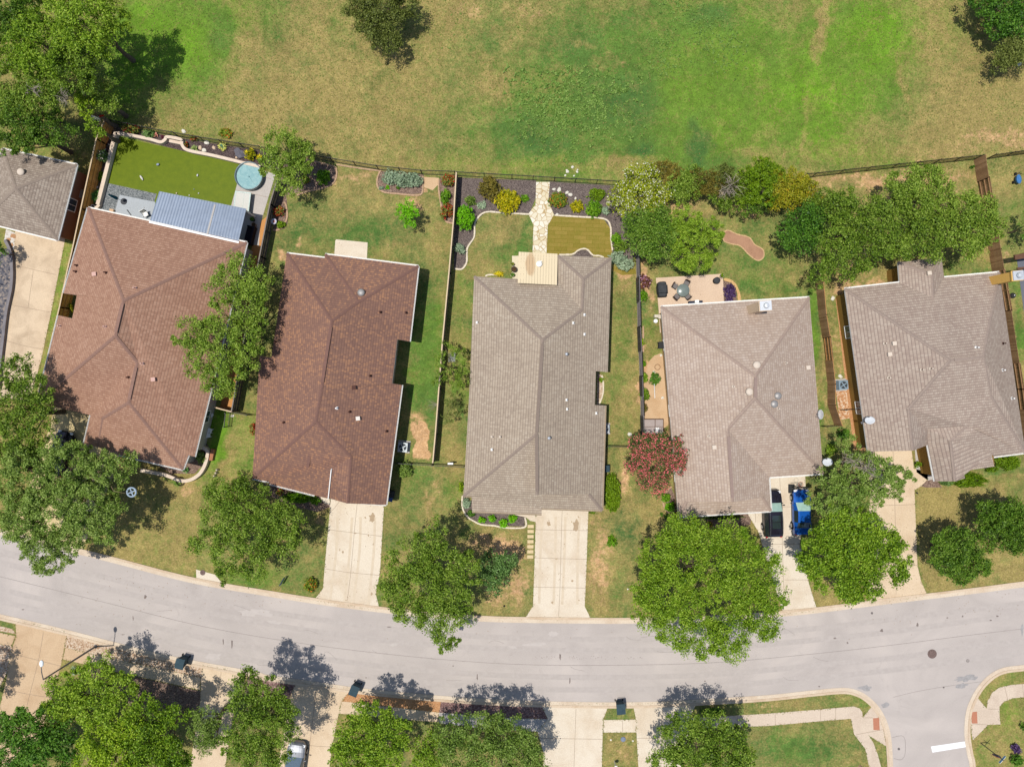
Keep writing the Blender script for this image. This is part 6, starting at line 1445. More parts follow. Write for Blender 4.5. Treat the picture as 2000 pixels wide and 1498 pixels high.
def car(name, label, cat, loc, rz, prof, paintm, rear_ws, front_ws, roofspan, rails=True, sunroof=True, roofm=None, wsm=None):
    root = thing(name, label, cat, loc, rz)
    secs = []
    for (y, w, zb, wt, zt) in prof:
        h = [(w * .90, .30), (w, .48), (w * 1.0, .5 * (zb + .5)), (w * .97, zb), (wt + (w * .97 - wt) * .12, zt - (zt - zb) * .16 if zt - zb > .25 else zt - .02), (wt * .8, zt), (wt * .4, zt + .015), (0, zt + .02)]
        secs.append([Vector((x, y, z)) for x, z in h] + [Vector((-x, y, z)) for x, z in h[-2::-1]])
    body, ws, rw, sw = MB(), MB(), MB(), MB(); m = len(secs[0])
    for i in range(len(secs) - 1):
        for k in range(m - 1):
            q = [secs[i][k], secs[i][k + 1], secs[i + 1][k + 1], secs[i + 1][k]][::-1]
            up = 4 <= k <= m - 6; side = k in (3, m - 5)
            if i in front_ws and up: ws.face(q)
            elif i in rear_ws and up: rw.face(q)
            elif side and roofspan[0] <= i <= roofspan[1]: sw.face(q)
            else: body.face(q, 1 if (roofm and up and roofspan[0] <= i < front_ws[0]) else 0)
    body.face([v for v in secs[0]]); body.face([v for v in secs[-1][::-1]])
    body.build("body", [paintm] + ([roofm] if roofm else []), root, True)
    for y_ in (-.55, .45): 
        for sx in (-1, 1): p_ = [q_ for q_ in prof if q_[0] <= y_][-1]; l_ = MB(); l_.box((sx * (p_[1] * 1.0), y_, .72), (.012, .015, .5)); l_.build('door_seam', BLK, root)
    for sx in (-1, 1): l_ = MB(); l_.tube([(sx * .42, prof[front_ws[-1] + 1][0] + .05, prof[front_ws[-1] + 1][4] + .015), (sx * .34, 1.9, prof[-4][4] + .02)], .012, 5); l_.build('bonnet_crease', paintm, root)
    wo = ws.build("windscreen", wsm or CGL, root, True); ro = rw.build("rear_window", CGL, root, True); si = sw.build("side_window", CGL, root)
    def at(yv):
        for a, b in zip(prof[:-1], prof[1:]):
            if a[0] <= yv <= b[0]:
                t_ = (yv - a[0]) / (b[0] - a[0]); return [a[j] + (b[j] - a[j]) * t_ for j in range(5)]
        return prof[0]
    for y in (-1.42, 1.42):
        for sx in (-1, 1):
            wv = at(y)[1]; c0 = Vector((sx * (wv - .06), y, .34)); t_ = MB()
            t_.tube([c0 - Vector((.11, 0, 0)), c0 + Vector((.11, 0, 0))], .34, 20); wh = t_.build("wheel", TYRE, root)
            r_ = MB(); r_.tube([c0 + Vector((sx * .105, 0, 0)), c0 + Vector((sx * .13, 0, 0))], .22, 14); r_.build("rim", RIM, wh)
            a_ = MB()
            pts = [Vector((sx * (wv + .005), y + math.cos(q) * .39, .34 + math.sin(q) * .39)) for q in [math.pi * j / 10 for j in range(11)]]
            a_.tube(pts, .03, 6); a_.build("wheel_arch", BLK, root)
    for sx in (-1, 1):
        p_ = at(2.1); h = MB(); h.box((sx * (p_[1] * .78), 2.17, p_[2] * .93), (.34, .22, .12), 0, rx=-.4); h.build("headlight", LAMPW, root)
        p_ = at(prof[1][0]); h = MB(); h.box((sx * (p_[1] * .84), prof[1][0] - .01, p_[2] * .96), (.2, .12, .16)); h.build("tail_light", LAMPR, root)
        k_ = MB(); y = prof[front_ws[-1] + 1][0] - .25; p_ = at(y); k_.box((sx * (p_[1] + .1), y, p_[2] + .08), (.2, .1, .13)); k_.build("mirror", paintm, root)
    if rails:
        for sx in (-1, 1):
            r_ = MB(); r_.tube([Vector((sx * .62, y, at(y)[4] + .05 - (0 if -2 < y < .2 else .05))) for y in (-2.0, -1.9, -1.2, -.4, .15, .25)], .02, 6); r_.build("roof_rail", flat("rail_chrome", (.6, .6, .62, 1), .25, .9, .04), root)
    if sunroof:
        r_ = MB(); r_.box((0, -.35, at(-.3)[4] + .022), (.84, .66, .012)); r_.build("sunroof", CGL, root)
        r_ = MB(); r_.box((0, -1.05, at(-1.1)[4] + .022), (.84, .62, .012)); r_.build("sunroof", CGL, root)
    return root
car("parked_car", "glossy black wagon with sunroof parked nose to the garage half under the taupe eave", "car", (P(1510, 1003, .9).x, P(1510, 1003, .9).y, 0), math.radians(2), SUVP, paint("black_paint", (.018, .016, .026, 1)), [1], [6], (2, 5), wsm=WSH)
car("parked_car", "bright blue car parked beside the black wagon under overhanging branches", "car", (P(1566, 1000, .7).x, P(1566, 1000, .7).y, 0), math.radians(1), SEDP, paint("blue_paint", (.012, .11, .46, 1), .16, .35), [3, ], [6], (4, 5), rails=False, sunroof=False, wsm=WSH)
car("parked_car", "black car mostly hidden beneath the big front yard oak on the ochre driveway", "car", (P(118, 885, .7).x, P(118, 885, .7).y, 0), math.radians(-14), SEDP, paint("black_gloss", (.012, .012, .018, 1)), [3], [6], (4, 5), rails=False, sunroof=False)
car("parked_car", "silver car under the oak at the bottom edge of the photo", "car", (P(574, 1497, .9).x, P(574, 1497, .9).y, 0), math.radians(-8), SUVP, paint("silver_paint", (.17, .18, .2, 1), .35, .3), [1], [6], (2, 5), sunroof=False, wsm=flat("pale_glass", C(120, 140, 160), .1, var=.1))

# ------------------------------------------------------------------ bins, units, lamps
BING = flat("bin_blue_grey", (.035, .06, .075, 1), .45, var=.15, scale=3)
def wheelie(label, px, py, rz, m=BING, sc_=1.0, group=None):
    q = P(px, py, 0); root = thing("wheeled_bin", label, "wheeled bin", q, rz, group)
    b = MB(); s = sc_
    lo = [(-.24, -.28), (.24, -.28), (.24, .26), (-.24, .26)]; hi = [(-.31, -.36), (.31, -.36), (.31, .34), (-.31, .34)]
    vs = [Vector((x * s, y * s, .06)) for x, y in lo] + [Vector((x * s, y * s, 1.0 * s)) for x, y in hi]
    b.raw(vs, [(3, 2, 1, 0), (0, 1, 5, 4), (1, 2, 6, 5), (2, 3, 7, 6), (3, 0, 4, 7), (4, 5, 6, 7)]); b.build("bin_body", m, root)
    l = MB(); n = 8
    for i in range(n):
        y0, y1 = -.4 + .8 * i / n, -.4 + .8 * (i + 1) / n; z0, z1 = [1.0 + .09 * math.sin(math.pi * (j / n)) for j in (i, i + 1)]
        l.face([(-.34 * s, y0 * s, z0 * s), (.34 * s, y0 * s, z0 * s), (.34 * s, y1 * s, z1 * s), (-.34 * s, y1 * s, z1 * s)]); 
    l.box((0, -.41 * s, .98 * s), (.68 * s, .03, .08)); l.box((0, .38 * s, 1.0 * s), (.5 * s, .05, .05)); l.box((-.335 * s, 0, .98 * s), (.02, .78 * s, .06)); l.box((.335 * s, 0, .98 * s), (.02, .78 * s, .06))
    l.build("lid", m, root)
    h = MB(); h.tube([(-.28 * s, .4 * s, .93 * s), (-.28 * s, .47 * s, .95 * s), (.28 * s, .47 * s, .95 * s), (.28 * s, .4 * s, .93 * s)], .018, 6); h.build("handle", BLK, root)
    for sx in (-1, 1):
        w = MB(); w.tube([(sx * .27 * s, .3 * s, .11), (sx * .33 * s, .3 * s, .11)], .11, 12); w.build("wheel", TYRE, root)
    return root
wheelie("blue grey wheeled bin at the kerb nearest the street lamp", 363, 1286, math.radians(-14), sc_=1.3, group="wheeled bins at the kerb")
wheelie("blue grey wheeled bin at the kerb beside the orange mulch strip", 697, 1338, math.radians(-22), sc_=1.3, group="wheeled bins at the kerb")
wheelie("blue grey wheeled bin at the kerb above the grass trapezoid between pale driveways", 1209, 1373, math.radians(5), sc_=1.3, group="wheeled bins at the kerb")
wheelie("dark wheeled bin with white lid patch on the east wall of the long taupe house", 1180, 913, math.radians(90))
wheelie("black wheeled bin against the right wall of the dark brown house", 766, 962, math.radians(80), m=BLK)
wheelie("blue wheeled bin just south of the black one by the dark brown house", 763, 971, math.radians(80), m=flat("bin_blue", C(70, 90, 140), .5), sc_=.85)
wheelie("black bin beside the west wall of the faded taupe house in the dirt strip", 1290, 675, math.radians(90), m=BLK)
def acunit(label, px, py, rz, s=.86, c=C(176, 184, 188)):
    q = P(px, py, 0); root = thing("air_conditioner", label, "air conditioner", q, rz)
    m = flat("ac_%d" % px, c, .5, .2, .08)
    mb = MB(); mb.box((0, 0, .04), (s + .35, s + .3, .08)); mb.build("pad", CONG, root)
    mb = MB(); mb.box((0, 0, .08 + .38), (s, s, .74))
    for i in range(9):
        z = .16 + i * .07
        mb.box((0, 0, z), (s + .02, s + .02, .02))
    mb.build("case", m, root)
    mb = MB(); mb.lathe((0, 0, .83), [(s * .40, 0), (s * .40, .025)], 24, 0)
    f = mb.build("fan_guard", flat("fan_dark", (.04, .045, .05, 1), .6), root)
    mb = MB()
    for k in range(4): mb.box((math.cos(k * 1.57 + .5) * s * .2, math.sin(k * 1.57 + .5) * s * .2, .862), (s * .34, .1, .01), k * 1.57 + .5)
    mb.lathe((0, 0, .858), [(.1, 0), (.1, .03), (0, .04)], 12)
    mb.tube([(math.cos(2 * math.pi * k / 24) * s * .4, math.sin(2 * math.pi * k / 24) * s * .4, .865) for k in range(25)], .012, 5)
    mb.build("fan", m, f); return root
acunit("air conditioner on a concrete pad beside the dark brown house and bare soil patch", 789, 872, math.radians(-6), .95)
acunit("air conditioner half under the east eave of the long taupe house", 1180, 837, 0)
acunit("pale blue air conditioner in the side yard beside the mustard wall", 1640, 752, math.radians(5), .95, C(150, 172, 186))
acunit("air conditioner in the shade behind the left grey house", 158, 380, math.radians(-14))
def dish(label, px, py, z, rz, tilt):
    q = P(px, py, z); root = thing("satellite_dish", label, "satellite dish", q, rz)
    mb = MB(); prof = [(.02, .0), (.18, .015), (.32, .05), (.42, .09), (.42, .10), (.32, .06), (.18, .03), (0.0, .02)]
    mb.lathe((0, 0, 0), prof, 28, 0, 1.15, 1.0); r_ = mb.build("reflector", flat("dish_white", (.52, .54, .56, 1), .35, var=.06), root, True); r_.rotation_euler = (tilt, 0, 0); r_.location = (0, 0, .45)
    mb = MB(); mb.tube([(-.45, -.1, -.25), (-.3, 0, .2), (0, 0, .4)], .025, 6); mb.tube([(-.3, 0, .2), (-.28, .45, .25), (0, .38, .55)], .018, 6); mb.box((0, .4, .58), (.12, .1, .1)); mb.box((-.45, -.1, -.3), (.2, .2, .06)); mb.build("mount", flat("dish_arm", (.12, .12, .13, 1), .5), root)
    return root
dish("white satellite dish at the front right corner of the faded taupe roof", 1612, 902, 3.0, math.radians(20), math.radians(-32))
dish("white satellite dish on the west eave of the warm grey roof", 1694, 821, 3.1, math.radians(20), math.radians(-32))
dish("white dish seen edge on at the east eave of the faded taupe roof", 1600, 809, 3.0, math.radians(90), math.radians(-75))
# street lamp
st = thing("street_lamp", "tall grey street lamp at the kerb by the brown driveway", "street lamp", P(187, 1262))
mb = MB(); mb.tube([(0, 0, 0), (0, 0, 4), (0, 0, 7.9)], [.10, .085, .06], 12); mb.lathe((0, 0, 0), [(.2, 0), (.2, .06), (.12, .12)], 12); mb.build("pole", flat("galv_pole", C(132, 128, 126), .5, .4), st)
top_ = P(88, 1317, 7.9) - Vector(st.location); top_ = Vector((0, 0, 7.9)); hd = P(84, 1286, 8.3) - P(88, 1317, 7.9)
mb = MB(); mb.tube([top_, top_ + Vector((hd.x * .5, hd.y * .5, .3)), top_ + Vector((hd.x, hd.y, .4))], [.05, .04, .035], 8); mb.build("arm", _mc["galv_pole"], st)
mb = MB(); c0 = top_ + Vector((hd.x, hd.y, .4)); mb.lathe(c0 - Vector((0, 0, .08)), [(.1, -.04), (.2, 0), (.2, .08), (.12, .15), (0, .17)], 14, 0, .9, 1.5); mb.build("lamp_head", flat("lamp_white", (.66, .70, .72, 1), .4), st)
# stop sign and street name
ss = thing("stop_sign", "stop sign on a dark post with street name blades in the bottom right corner", "road sign", P(1915, 1450))
mb = MB(); mb.box((0, 0, 1.65), (.06, .06, 3.3)); mb.build("post", flat("dark_post", (.06, .06, .06, 1), .5), ss)
mb = MB(); mb.prism([(math.cos(math.pi / 8 + k * math.pi / 4) * .40, math.sin(math.pi / 8 + k * math.pi / 4) * .40) for k in range(8)], -.006, .006)
pl = mb.build("sign_plate", flat("stop_red", (.5, .02, .02, 1), .4, var=.05), ss); pl.rotation_euler = (math.radians(90), 0, math.radians(-8)); pl.location = (0, -.06, 2.35)
mb = MB(); mb.prism([(math.cos(math.pi / 8 + k * math.pi / 4) * .39, math.sin(math.pi / 8 + k * math.pi / 4) * .39) for k in range(8)], -.012, -.008); mb.build("sign_back", flat("alu_back", C(132, 122, 138), .5, .3), pl)
tc = bpy.data.curves.new("stop_word", 'FONT'); tc.body = "STOP"; tc.size = .3; tc.align_x = 'CENTER'; tc.align_y = 'CENTER'; tc.extrude = .003
_tmp = bpy.data.objects.new("stop_tmp", tc); _tm = bpy.data.meshes.new_from_object(_tmp); bpy.data.objects.remove(_tmp); _tm.materials.clear(); _tm.materials.append(WHITE); to = bpy.data.objects.new("stop_word", _tm); col.objects.link(to); to.parent = pl; to.location = (0, 0, .010)
mb = MB(); mb.box((0, 0, 3.15), (.9, .02, .24), .85); mb.box((0, 0, 3.15), (.88, .026, .20), .85, 1); mb.build("street_name_blade", [WHITE, flat("sign_blue", C(120, 160, 190), .4)], ss)
mb = MB(); mb.box((0, 0, 2.88), (.8, .02, .22), -.6); mb.build("street_name_blade", flat("sign_grey", C(110, 104, 128), .4), ss)
# real estate sign
ys = thing("yard_sign", "small dark sign board on the lawn beside the kerb west of the orange berry bush", "sign board", P(555, 1132))
mb = MB(); mb.box((0, 0, .55), (.9, .04, .55), math.radians(60)); mb.box((0, 0, .84), (.96, .09, .03), math.radians(60)); mb.build("board", flat("sign_dark", C(70, 84, 92), .5), ys)
mb = MB(); mb.box((.2, .37, .42), (.05, .05, .84)); mb.box((-.2, -.37, .42), (.05, .05, .84)); mb.build("leg", WHITE, ys)
# covers in the road and lawns
def cover(label, px, py, r, m, name="manhole_cover"):
    mb = MB(); q = P(px, py, 0); mb.lathe((q.x, q.y, .0), [(r * 1.08, .006), (r * 1.08, .013), (r, .015), (r, .011)], 24, 1)
    mb.lathe((q.x, q.y, 0), [(r * .99, .010), (r * .99, .014)], 24)
    for k in range(-2, 3):
        for j in range(-2, 3):
            if k * k + j * j < 6: mb.box((q.x + k * r * .33, q.y + j * r * .33, .018), (r * .2, r * .2, .008))
    return tag(mb.build(name, [m, flat("iron_ring", C(120, 104, 100), .8)]), label, "utility cover")
IRN = flat("rusty_iron", C(132, 112, 106), .8, var=.5, scale=11)
cover("large round rusty manhole cover in the junction", 1820.5, 1276.5, .44, IRN)
cover("small round valve cover near the north kerb of the street", 1703, 1197, .11, flat("grey_iron", C(136, 130, 128), .8), "valve_cover")
cover("small valve cover in the side street by the kerb crack loop", 1755.5, 1462, .12, _mc["grey_iron"], "valve_cover")
cover("tiny dark valve cover in the middle of the junction", 1843, 1342, .08, _mc["grey_iron"], "valve_cover")
cover("brown round cover on the pale slab under the lawn oak", 396, 1118, .26, IRN)
cover("pale round valve cover east of the large manhole", 1890, 1290, .16, flat("pale_iron", C(178, 170, 164), .8), "valve_cover")
paving("utility_slab", [(383, 1112), (420, 1122), (440, 1146), (384, 1136)], CONW)
for i, (x, y, r, c) in enumerate([(1217, 1443, .26, C(140, 150, 170)), (1193, 1444, .1, C(250, 240, 220)), (1236, 1446, .1, C(250, 240, 220)), (1226, 1150, .08, C(250, 246, 236)), (985, 1183, .1, C(40, 40, 40))]):
    mb = MB(); q = P(x, y); mb.lathe((q.x, q.y, 0), [(r, 0), (r, .05), (r * .8, .08), (0, .09)], 16)
    tag(mb.build("water_meter", flat("lid%d" % i, c, .6)), ["blue grey round lid on the lawn between the pale bottom driveways", "small white lid west of the blue grey one", "small white lid east of the blue grey one", "white ball like lid on the lawn west of the wide bright oak", "small black box on the lawn at the kerb by the middle driveway"][i], "utility lid")
mb = MB(); q = P(1200, 1486); mb.lathe((q.x, q.y, 0), [(.05, 0), (.05, .9), (.16, .95), (.18, 1.2), (0, 1.3)], 14)
tag(mb.build("lawn_lamp", flat("lamp_cream", (.75, .74, .66, 1), .5)), "white globe lawn lamp at the bottom between the pale driveways", "lawn lamp")
mb = MB(); q = P(1680, 1498); mb.lathe((q.x, q.y, 0), [(.25, 0), (.12, .5), (0, .9)], 10)
tag(mb.build("garden_cone", flat("cone_tan", C(214, 186, 150), .7)), "tan cone ornament on the lawn at the bottom edge by the curving walk", "ornament")

# ------------------------------------------------------------------ yard things
# round tank pool
q = P(490, 347); rp = thing("round_pool", "round steel tank pool with pale blue water beside the artificial lawn", "pool", q)
mb = MB(); n = 48; prof = [(1.40, 0), (1.42, .3), (1.40, .60), (1.44, .62), (1.44, .66), (1.36, .66), (1.36, .1)]
mb.lathe((0, 0, 0), prof, n); mb.build("tank", flat("tank_steel", C(140, 158, 162), .4, .5, .12), rp, True)
t = NT("pool_water"); nz = t.noise(3.0, 3, .5, t.pos(), 1.0); t.l(t.ramp(nz, [(.3, C(146, 190, 194)), (.7, C(176, 212, 212))]), t.b.inputs["Base Color"]); t.b.inputs["Roughness"].default_value = .08; t.bump(nz, .25, .05)
mb = MB(); mb.prism([(math.cos(k * 2 * math.pi / 48) * 1.355, math.sin(k * 2 * math.pi / 48) * 1.355) for k in range(48)], None, .42); mb.build("water", t.m, rp)
mb = MB(); mb.lathe((-.02, -.05, .425), [(.07, 0), (.06, .015), (0, .018)], 12); mb.tube([(.0, -.05, .43), (.3, -.5, .43), (.5, -.75, .43)], .008, 4); mb.build("drain", flat("drain_dark", C(90, 130, 140), .5), rp)
q = P(478, 397); gt = thing("glass_table", "white framed rectangular pale topped table on the paving below the round pool", "table", q, math.radians(-7))
mb = MB(); mb.box((0, 0, .68), (1.42, 1.75, .02)); mb.build("tabletop", flat("pale_top", C(232, 230, 220), .3, var=.05), gt)
mb = MB()
for x, y, sx, sy in ((0, .93, 1.62, .1), (0, -.93, 1.62, .1), (.76, 0, .1, 1.76), (-.76, 0, .1, 1.76)): mb.box((x, y, .68), (sx, sy, .06))
mb.box((.12, 0, .695), (.02, 1.7, .015)); mb.build("frame", flat("mint_white", C(222, 240, 232), .4), gt)
for x in (-.74, .74):
    for y in (-.9, .9): mb = MB(); mb.box((x, y, .325), (.07, .07, .65)); mb.build("leg", _mc["mint_white"], gt)
# umbrella, closed, on a round base
q = P(242, 394); um = thing("patio_umbrella", "closed teal patio umbrella on a round dark base on the blue grey slab", "umbrella", q)
mb = MB(); mb.lathe((0, 0, 0), [(.33, 0), (.33, .05), (.3, .09), (.06, .1)], 22); mb.build("base", flat("base_dark", C(86, 88, 92), .6), um)
tp = Vector((-.25, .1, 2.35)); mb = MB(); mb.tube([(0, 0, .08), tp * .45], .025, 8); mb.build("pole", GV, um)
mb = MB(); mb.tube([tp * .42, tp * .5, tp * .8, tp], [.10, .17, .12, .03], 10); mb.build("canopy", flat("teal_cloth", C(20, 92, 112), .8, var=.25, scale=8), um)
# windmill
q = P(222, 252); wm = thing("garden_windmill", "lattice garden windmill with pale wheel in the shaded fence corner", "windmill", q)
mb = MB(); Ht = 3.0
lg = [Vector((sx * .45, sy * .45, 0)) for sx, sy in ((-1, -1), (1, -1), (1, 1), (-1, 1))]; tpz = [Vector((v.x * .18, v.y * .18, Ht)) for v in lg]
for k in range(4): mb.tube([lg[k], tpz[k]], .028, 5)
for a in (.12, .4, .65):
    for k in range(4): mb.tube([lg[k].lerp(tpz[k], a), lg[(k + 1) % 4].lerp(tpz[(k + 1) % 4], a)], .02, 4); mb.tube([lg[k].lerp(tpz[k], a), lg[(k + 1) % 4].lerp(tpz[(k + 1) % 4], min(a + .25, 1))], .016, 4)
mb.build("tower", flat("windmill_tan", C(172, 142, 106), .7), wm)
mb = MB()
for k in range(14): a = k * 2 * math.pi / 14; mb.box((math.cos(a) * .26, math.sin(a) * .26, 0), (.34, .1, .012), a, rx=.3)
mb.lathe((0, 0, 0), [(.07, -.03), (.07, .03)], 10); r_ = mb.build("wheel", flat("windmill_blade", C(200, 206, 206), .4, .4), wm); r_.location = (0, -.15, Ht + .1); r_.rotation_euler = (math.radians(50), 0, .4)
mb = MB(); mb.box((.45, .1, Ht + .05), (.7, .02, .25), .3); mb.build("tail", flat("windmill_red", C(200, 40, 40), .5), wm)
# patio table and chairs (faded taupe house)
q = P(1331, 569, 0); tb = thing("patio_table", "round grey glass table on the patio north of the faded taupe house", "table", q)
mb = MB(); mb.lathe((0, 0, .68), [(.64, 0), (.66, .02), (.64, .045), (0, .045)], 30); mb.build("tabletop", flat("grey_table_glass", C(140, 152, 146), .25, .1, .12, 2), tb, True)
mb = MB(); mb.lathe((0, 0, 0), [(.25, 0), (.25, .04), (.05, .08), (.05, .68)], 12); mb.build("pedestal", BLK, tb)
SEATC = flat("chair_grey", C(136, 130, 128), .6, var=.15, scale=8); BACKC = flat("chair_brown", C(92, 74, 68), .7, var=.15)
def patio_chair():
    root = thing("patio_chair", "", "chair", (0, 0, 0), 0, "chairs round the glass patio table")
    mb = MB(); mb.box((0, 0, .44), (.5, .5, .05)); mb.build("seat", SEATC, root)
    mb = MB()
    for k in range(7): a = math.radians(-60 + 20 * k); mb.box((math.sin(a) * .27, -.22 - math.cos(a) * .08, .72), (.11, .03, .52), -a * .8)
    mb.build("backrest", BACKC, root)
    for x in (-.22, .22):
        for y in (-.22, .22): mb = MB(); mb.tube([(x, y, 0), (x * .95, y * .95, .43)], .016, 6); mb.build("leg", BLK, root)
    for x in (-.27, .27): mb = MB(); mb.tube([(x, -.22, .62), (x, .2, .62), (x, .22, .42)], .018, 6); mb.build("armrest", BLK, root)
    return root
ch = patio_chair(); tcx, tcy = q.x, q.y
for i, (px, py, lb) in enumerate([(1318, 559, "brown backed patio chair north west of the round grey table"), (1340, 554, "brown backed patio chair north east of the round grey table"), (1342, 579, "brown backed patio chair south east of the round grey table"), (1321, 580, "brown backed patio chair south west of the round grey table")]):
    g_ = P(px, py, .4); a = math.atan2(tcy - g_.y, tcx - g_.x) - math.pi / 2
    if i == 0: ch.location = (g_.x, g_.y, 0); ch.rotation_euler = (0, 0, a); ch["label"] = lb
    else: dup(ch, (g_.x, g_.y, 0), a, lb)
q = P(1291, 567, 0); gr_ = thing("covered_grill", "charcoal fabric covered grill at the west end of the patio", "grill", q, math.radians(4))
mb = MB(); pr = [(-.78, .30, .78), (-.7, .42, .92), (-.42, .44, .96), (-.38, .5, 1.16), (.38, .5, 1.16), (.42, .44, .96), (.7, .42, .92), (.78, .30, .78)]
for a, b in zip(pr[:-1], pr[1:]):
    q4 = [[Vector((-p_[1], p_[0], .03)), Vector((-p_[1] * .95, p_[0], p_[2] * .85)), Vector((-p_[1] * .55, p_[0], p_[2])), Vector((p_[1] * .55, p_[0], p_[2])), Vector((p_[1] * .95, p_[0], p_[2] * .85)), Vector((p_[1], p_[0], .03))] for p_ in (a, b)]
    for k in range(5): mb.face([q4[0][k], q4[0][k + 1], q4[1][k + 1], q4[1][k]])
for p_, s in ((pr[0], 1), (pr[-1], -1)): mb.face([(-p_[1], p_[0], .03), (-p_[1] * .95, p_[0], p_[2] * .85), (p_[1] * .95, p_[0], p_[2] * .85), (p_[1], p_[0], .03)])
mb.build("cover", flat("cover_charcoal", C(78, 80, 82), .85, var=.15, scale=4), gr_)
mb = MB(); mb.box((-.35, -.5, .05), (.1, .1, .1)); mb.box((.35, .5, .05), (.1, .1, .1)); mb.build("castor", BLK, gr_)
def pot(label, px, py, r, h, m, plant=None, name="plant_pot", cat="pot", z=0):
    q = P(px, py, h); root = thing(name, label, cat, (q.x, q.y, z))
    mb = MB(); mb.lathe((0, 0, 0), [(r * .7, 0), (r, h * .9), (r * 1.08, h * .9), (r * 1.08, h), (r * .9, h), (r * .85, h * .85)], 20); mb.build("pot", m, root, True)
    mb = MB(); mb.lathe((0, 0, h * .86), [(r * .86, 0), (0, .01)], 16); mb.build("soil", flat("pot_soil", C(90, 70, 50), .95), root)
    if plant:
        o = leaves_mesh("foliage", [K[plant]], [(0, 0, h, r * .9)], 160, .07, .7, .12, 12, seed=int(px), lower=0); o.parent = root
    return root
mb = MB(); q = P(1400, 548, .4); mb.lathe((q.x, q.y, 0), [(.32, 0), (.34, .5), (.33, .56), (.15, .62), (0, .63)], 26)
tag(mb.build("fire_pit", _mc["cover_charcoal"], smooth=True), "round charcoal covered fire pit near the patio's east corner", "fire pit")
TERR = flat("terracotta", C(206, 136, 84), .8, var=.12); CRM = flat("cream_pot", C(232, 222, 200), .7, var=.08)
pot("cream ring pot with green plant at the north east corner of the patio", 1410, 539, .22, .4, CRM, 'hedge'); pot("terracotta pot with plant at the front west corner of the faded taupe house", 1317, 1005, .24, .4, TERR, 'brit'); pot("terracotta bowl with yellow plant under the front eave beside the wide oak", 1386, 1024, .3, .3, TERR, 'gold')
pot("cream pot with dark plant beside the pale plank patio cover, middle one", 1004, 526, .28, .45, flat("pot_dark", C(90, 84, 84), .6), None); pot("cream pot with small plant beside the plank cover, northern one", 1001, 516, .16, .35, CRM, 'ofl'); pot("pot with green plant beside the plank cover, southern one", 1001, 537, .2, .35, CRM, 'lush')
pot("white pot at the corner of the cream wall and rose brown roof", 181, 404, .2, .4, WHITE, None)
pot("round clay pot under the west edge of the grey fence yard", 495, 439, .24, .45, flat("clay_pale", C(176, 150, 138), .7), None)
pot("dark pot with plants beside the blue metal patio cover", 492, 428, .22, .5, flat("pot_navy", C(50, 56, 74), .6), 'oakd')
q = P(535, 433, .6); pr_ = thing("plate_ornament", "round blue and white plate ornament on a stand by the grey fence", "ornament", (q.x, q.y, 0))
mb = MB(); mb.lathe((0, 0, .6), [(.1, 0), (.3, .05), (.3, .07), (.1, .03)], 22); mb.lathe((0, 0, .602), [(.12, .03), (0, .035)], 16, 1); mb.build("bowl", [flat("plate_white", C(210, 206, 220), .3), flat("plate_red", C(200, 110, 90), .4)], pr_)
mb = MB(); mb.lathe((0, 0, 0), [(.14, 0), (.05, .1), (.05, .6)], 12); mb.build("stand", WHITE, pr_)
# lounge seats in the shade beside the blue cover
q = P(487, 460, .4); sf = thing("outdoor_sofa", "dark outdoor sofa in the shade east of the blue metal cover", "sofa", (q.x, q.y, 0), math.radians(-14))
mb = MB(); mb.box((0, 0, .25), (.8, 1.9, .35)); mb.build("seat", flat("sofa_dark", C(46, 40, 50), .8), sf); mb = MB(); mb.box((.42, 0, .5), (.18, 1.9, .7)); mb.build("backrest", _mc["sofa_dark"], sf)
mb = MB(); mb.box((0, -.9, .42), (.8, .14, .3)); mb.box((0, .9, .42), (.8, .14, .3)); mb.build("armrest", _mc["sofa_dark"], sf)
q = P(283, 418, .5); ck = thing("folding_chair", "white and black folded chair by the blue metal cover's west corner", "chair", (q.x, q.y, 0), .5)
mb = MB(); mb.box((0, 0, .4), (.5, .5, .04)); mb.build("seat", WHITE, ck); mb = MB(); mb.box((0, .28, .7), (.5, .04, .6)); mb.build("backrest", WHITE, ck)
for x in (-.24, .24): mb = MB(); mb.bar((x, -.3, 0), (x, .3, .8), .03); mb.bar((x, .3, 0), (x, -.3, .6), .03); mb.build("leg", BLK, ck)
mb = MB(); mb.bar(P(248, 410, .06), P(256, 421, .06), .05, .05); tag(mb.build("garden_pole", BLK), "thin dark pole lying on the blue grey slab", "pole")
mb = MB(); mb.box(P(219, 412, .15), (.42, .3, .3), -.2); tag(mb.build("step_block", flat("block_buff", C(236, 196, 156), .8)), "buff stone block at the house wall beside the grey gravel", "stone block")
mb = MB(); mb.box(P(1358, 591, .3), (1.4, .3, .5), .05); tag(mb.build("patio_bench", flat("bench_navy", C(60, 66, 84), .6)), "dark bench against the north wall of the faded taupe house", "bench")
mb = MB(); mb.box(P(1361, 589, .6), (.4, .3, .12), .05); tag(mb.build("cushion", WHITE), "white cushion on the dark bench by the patio wall", "cushion")
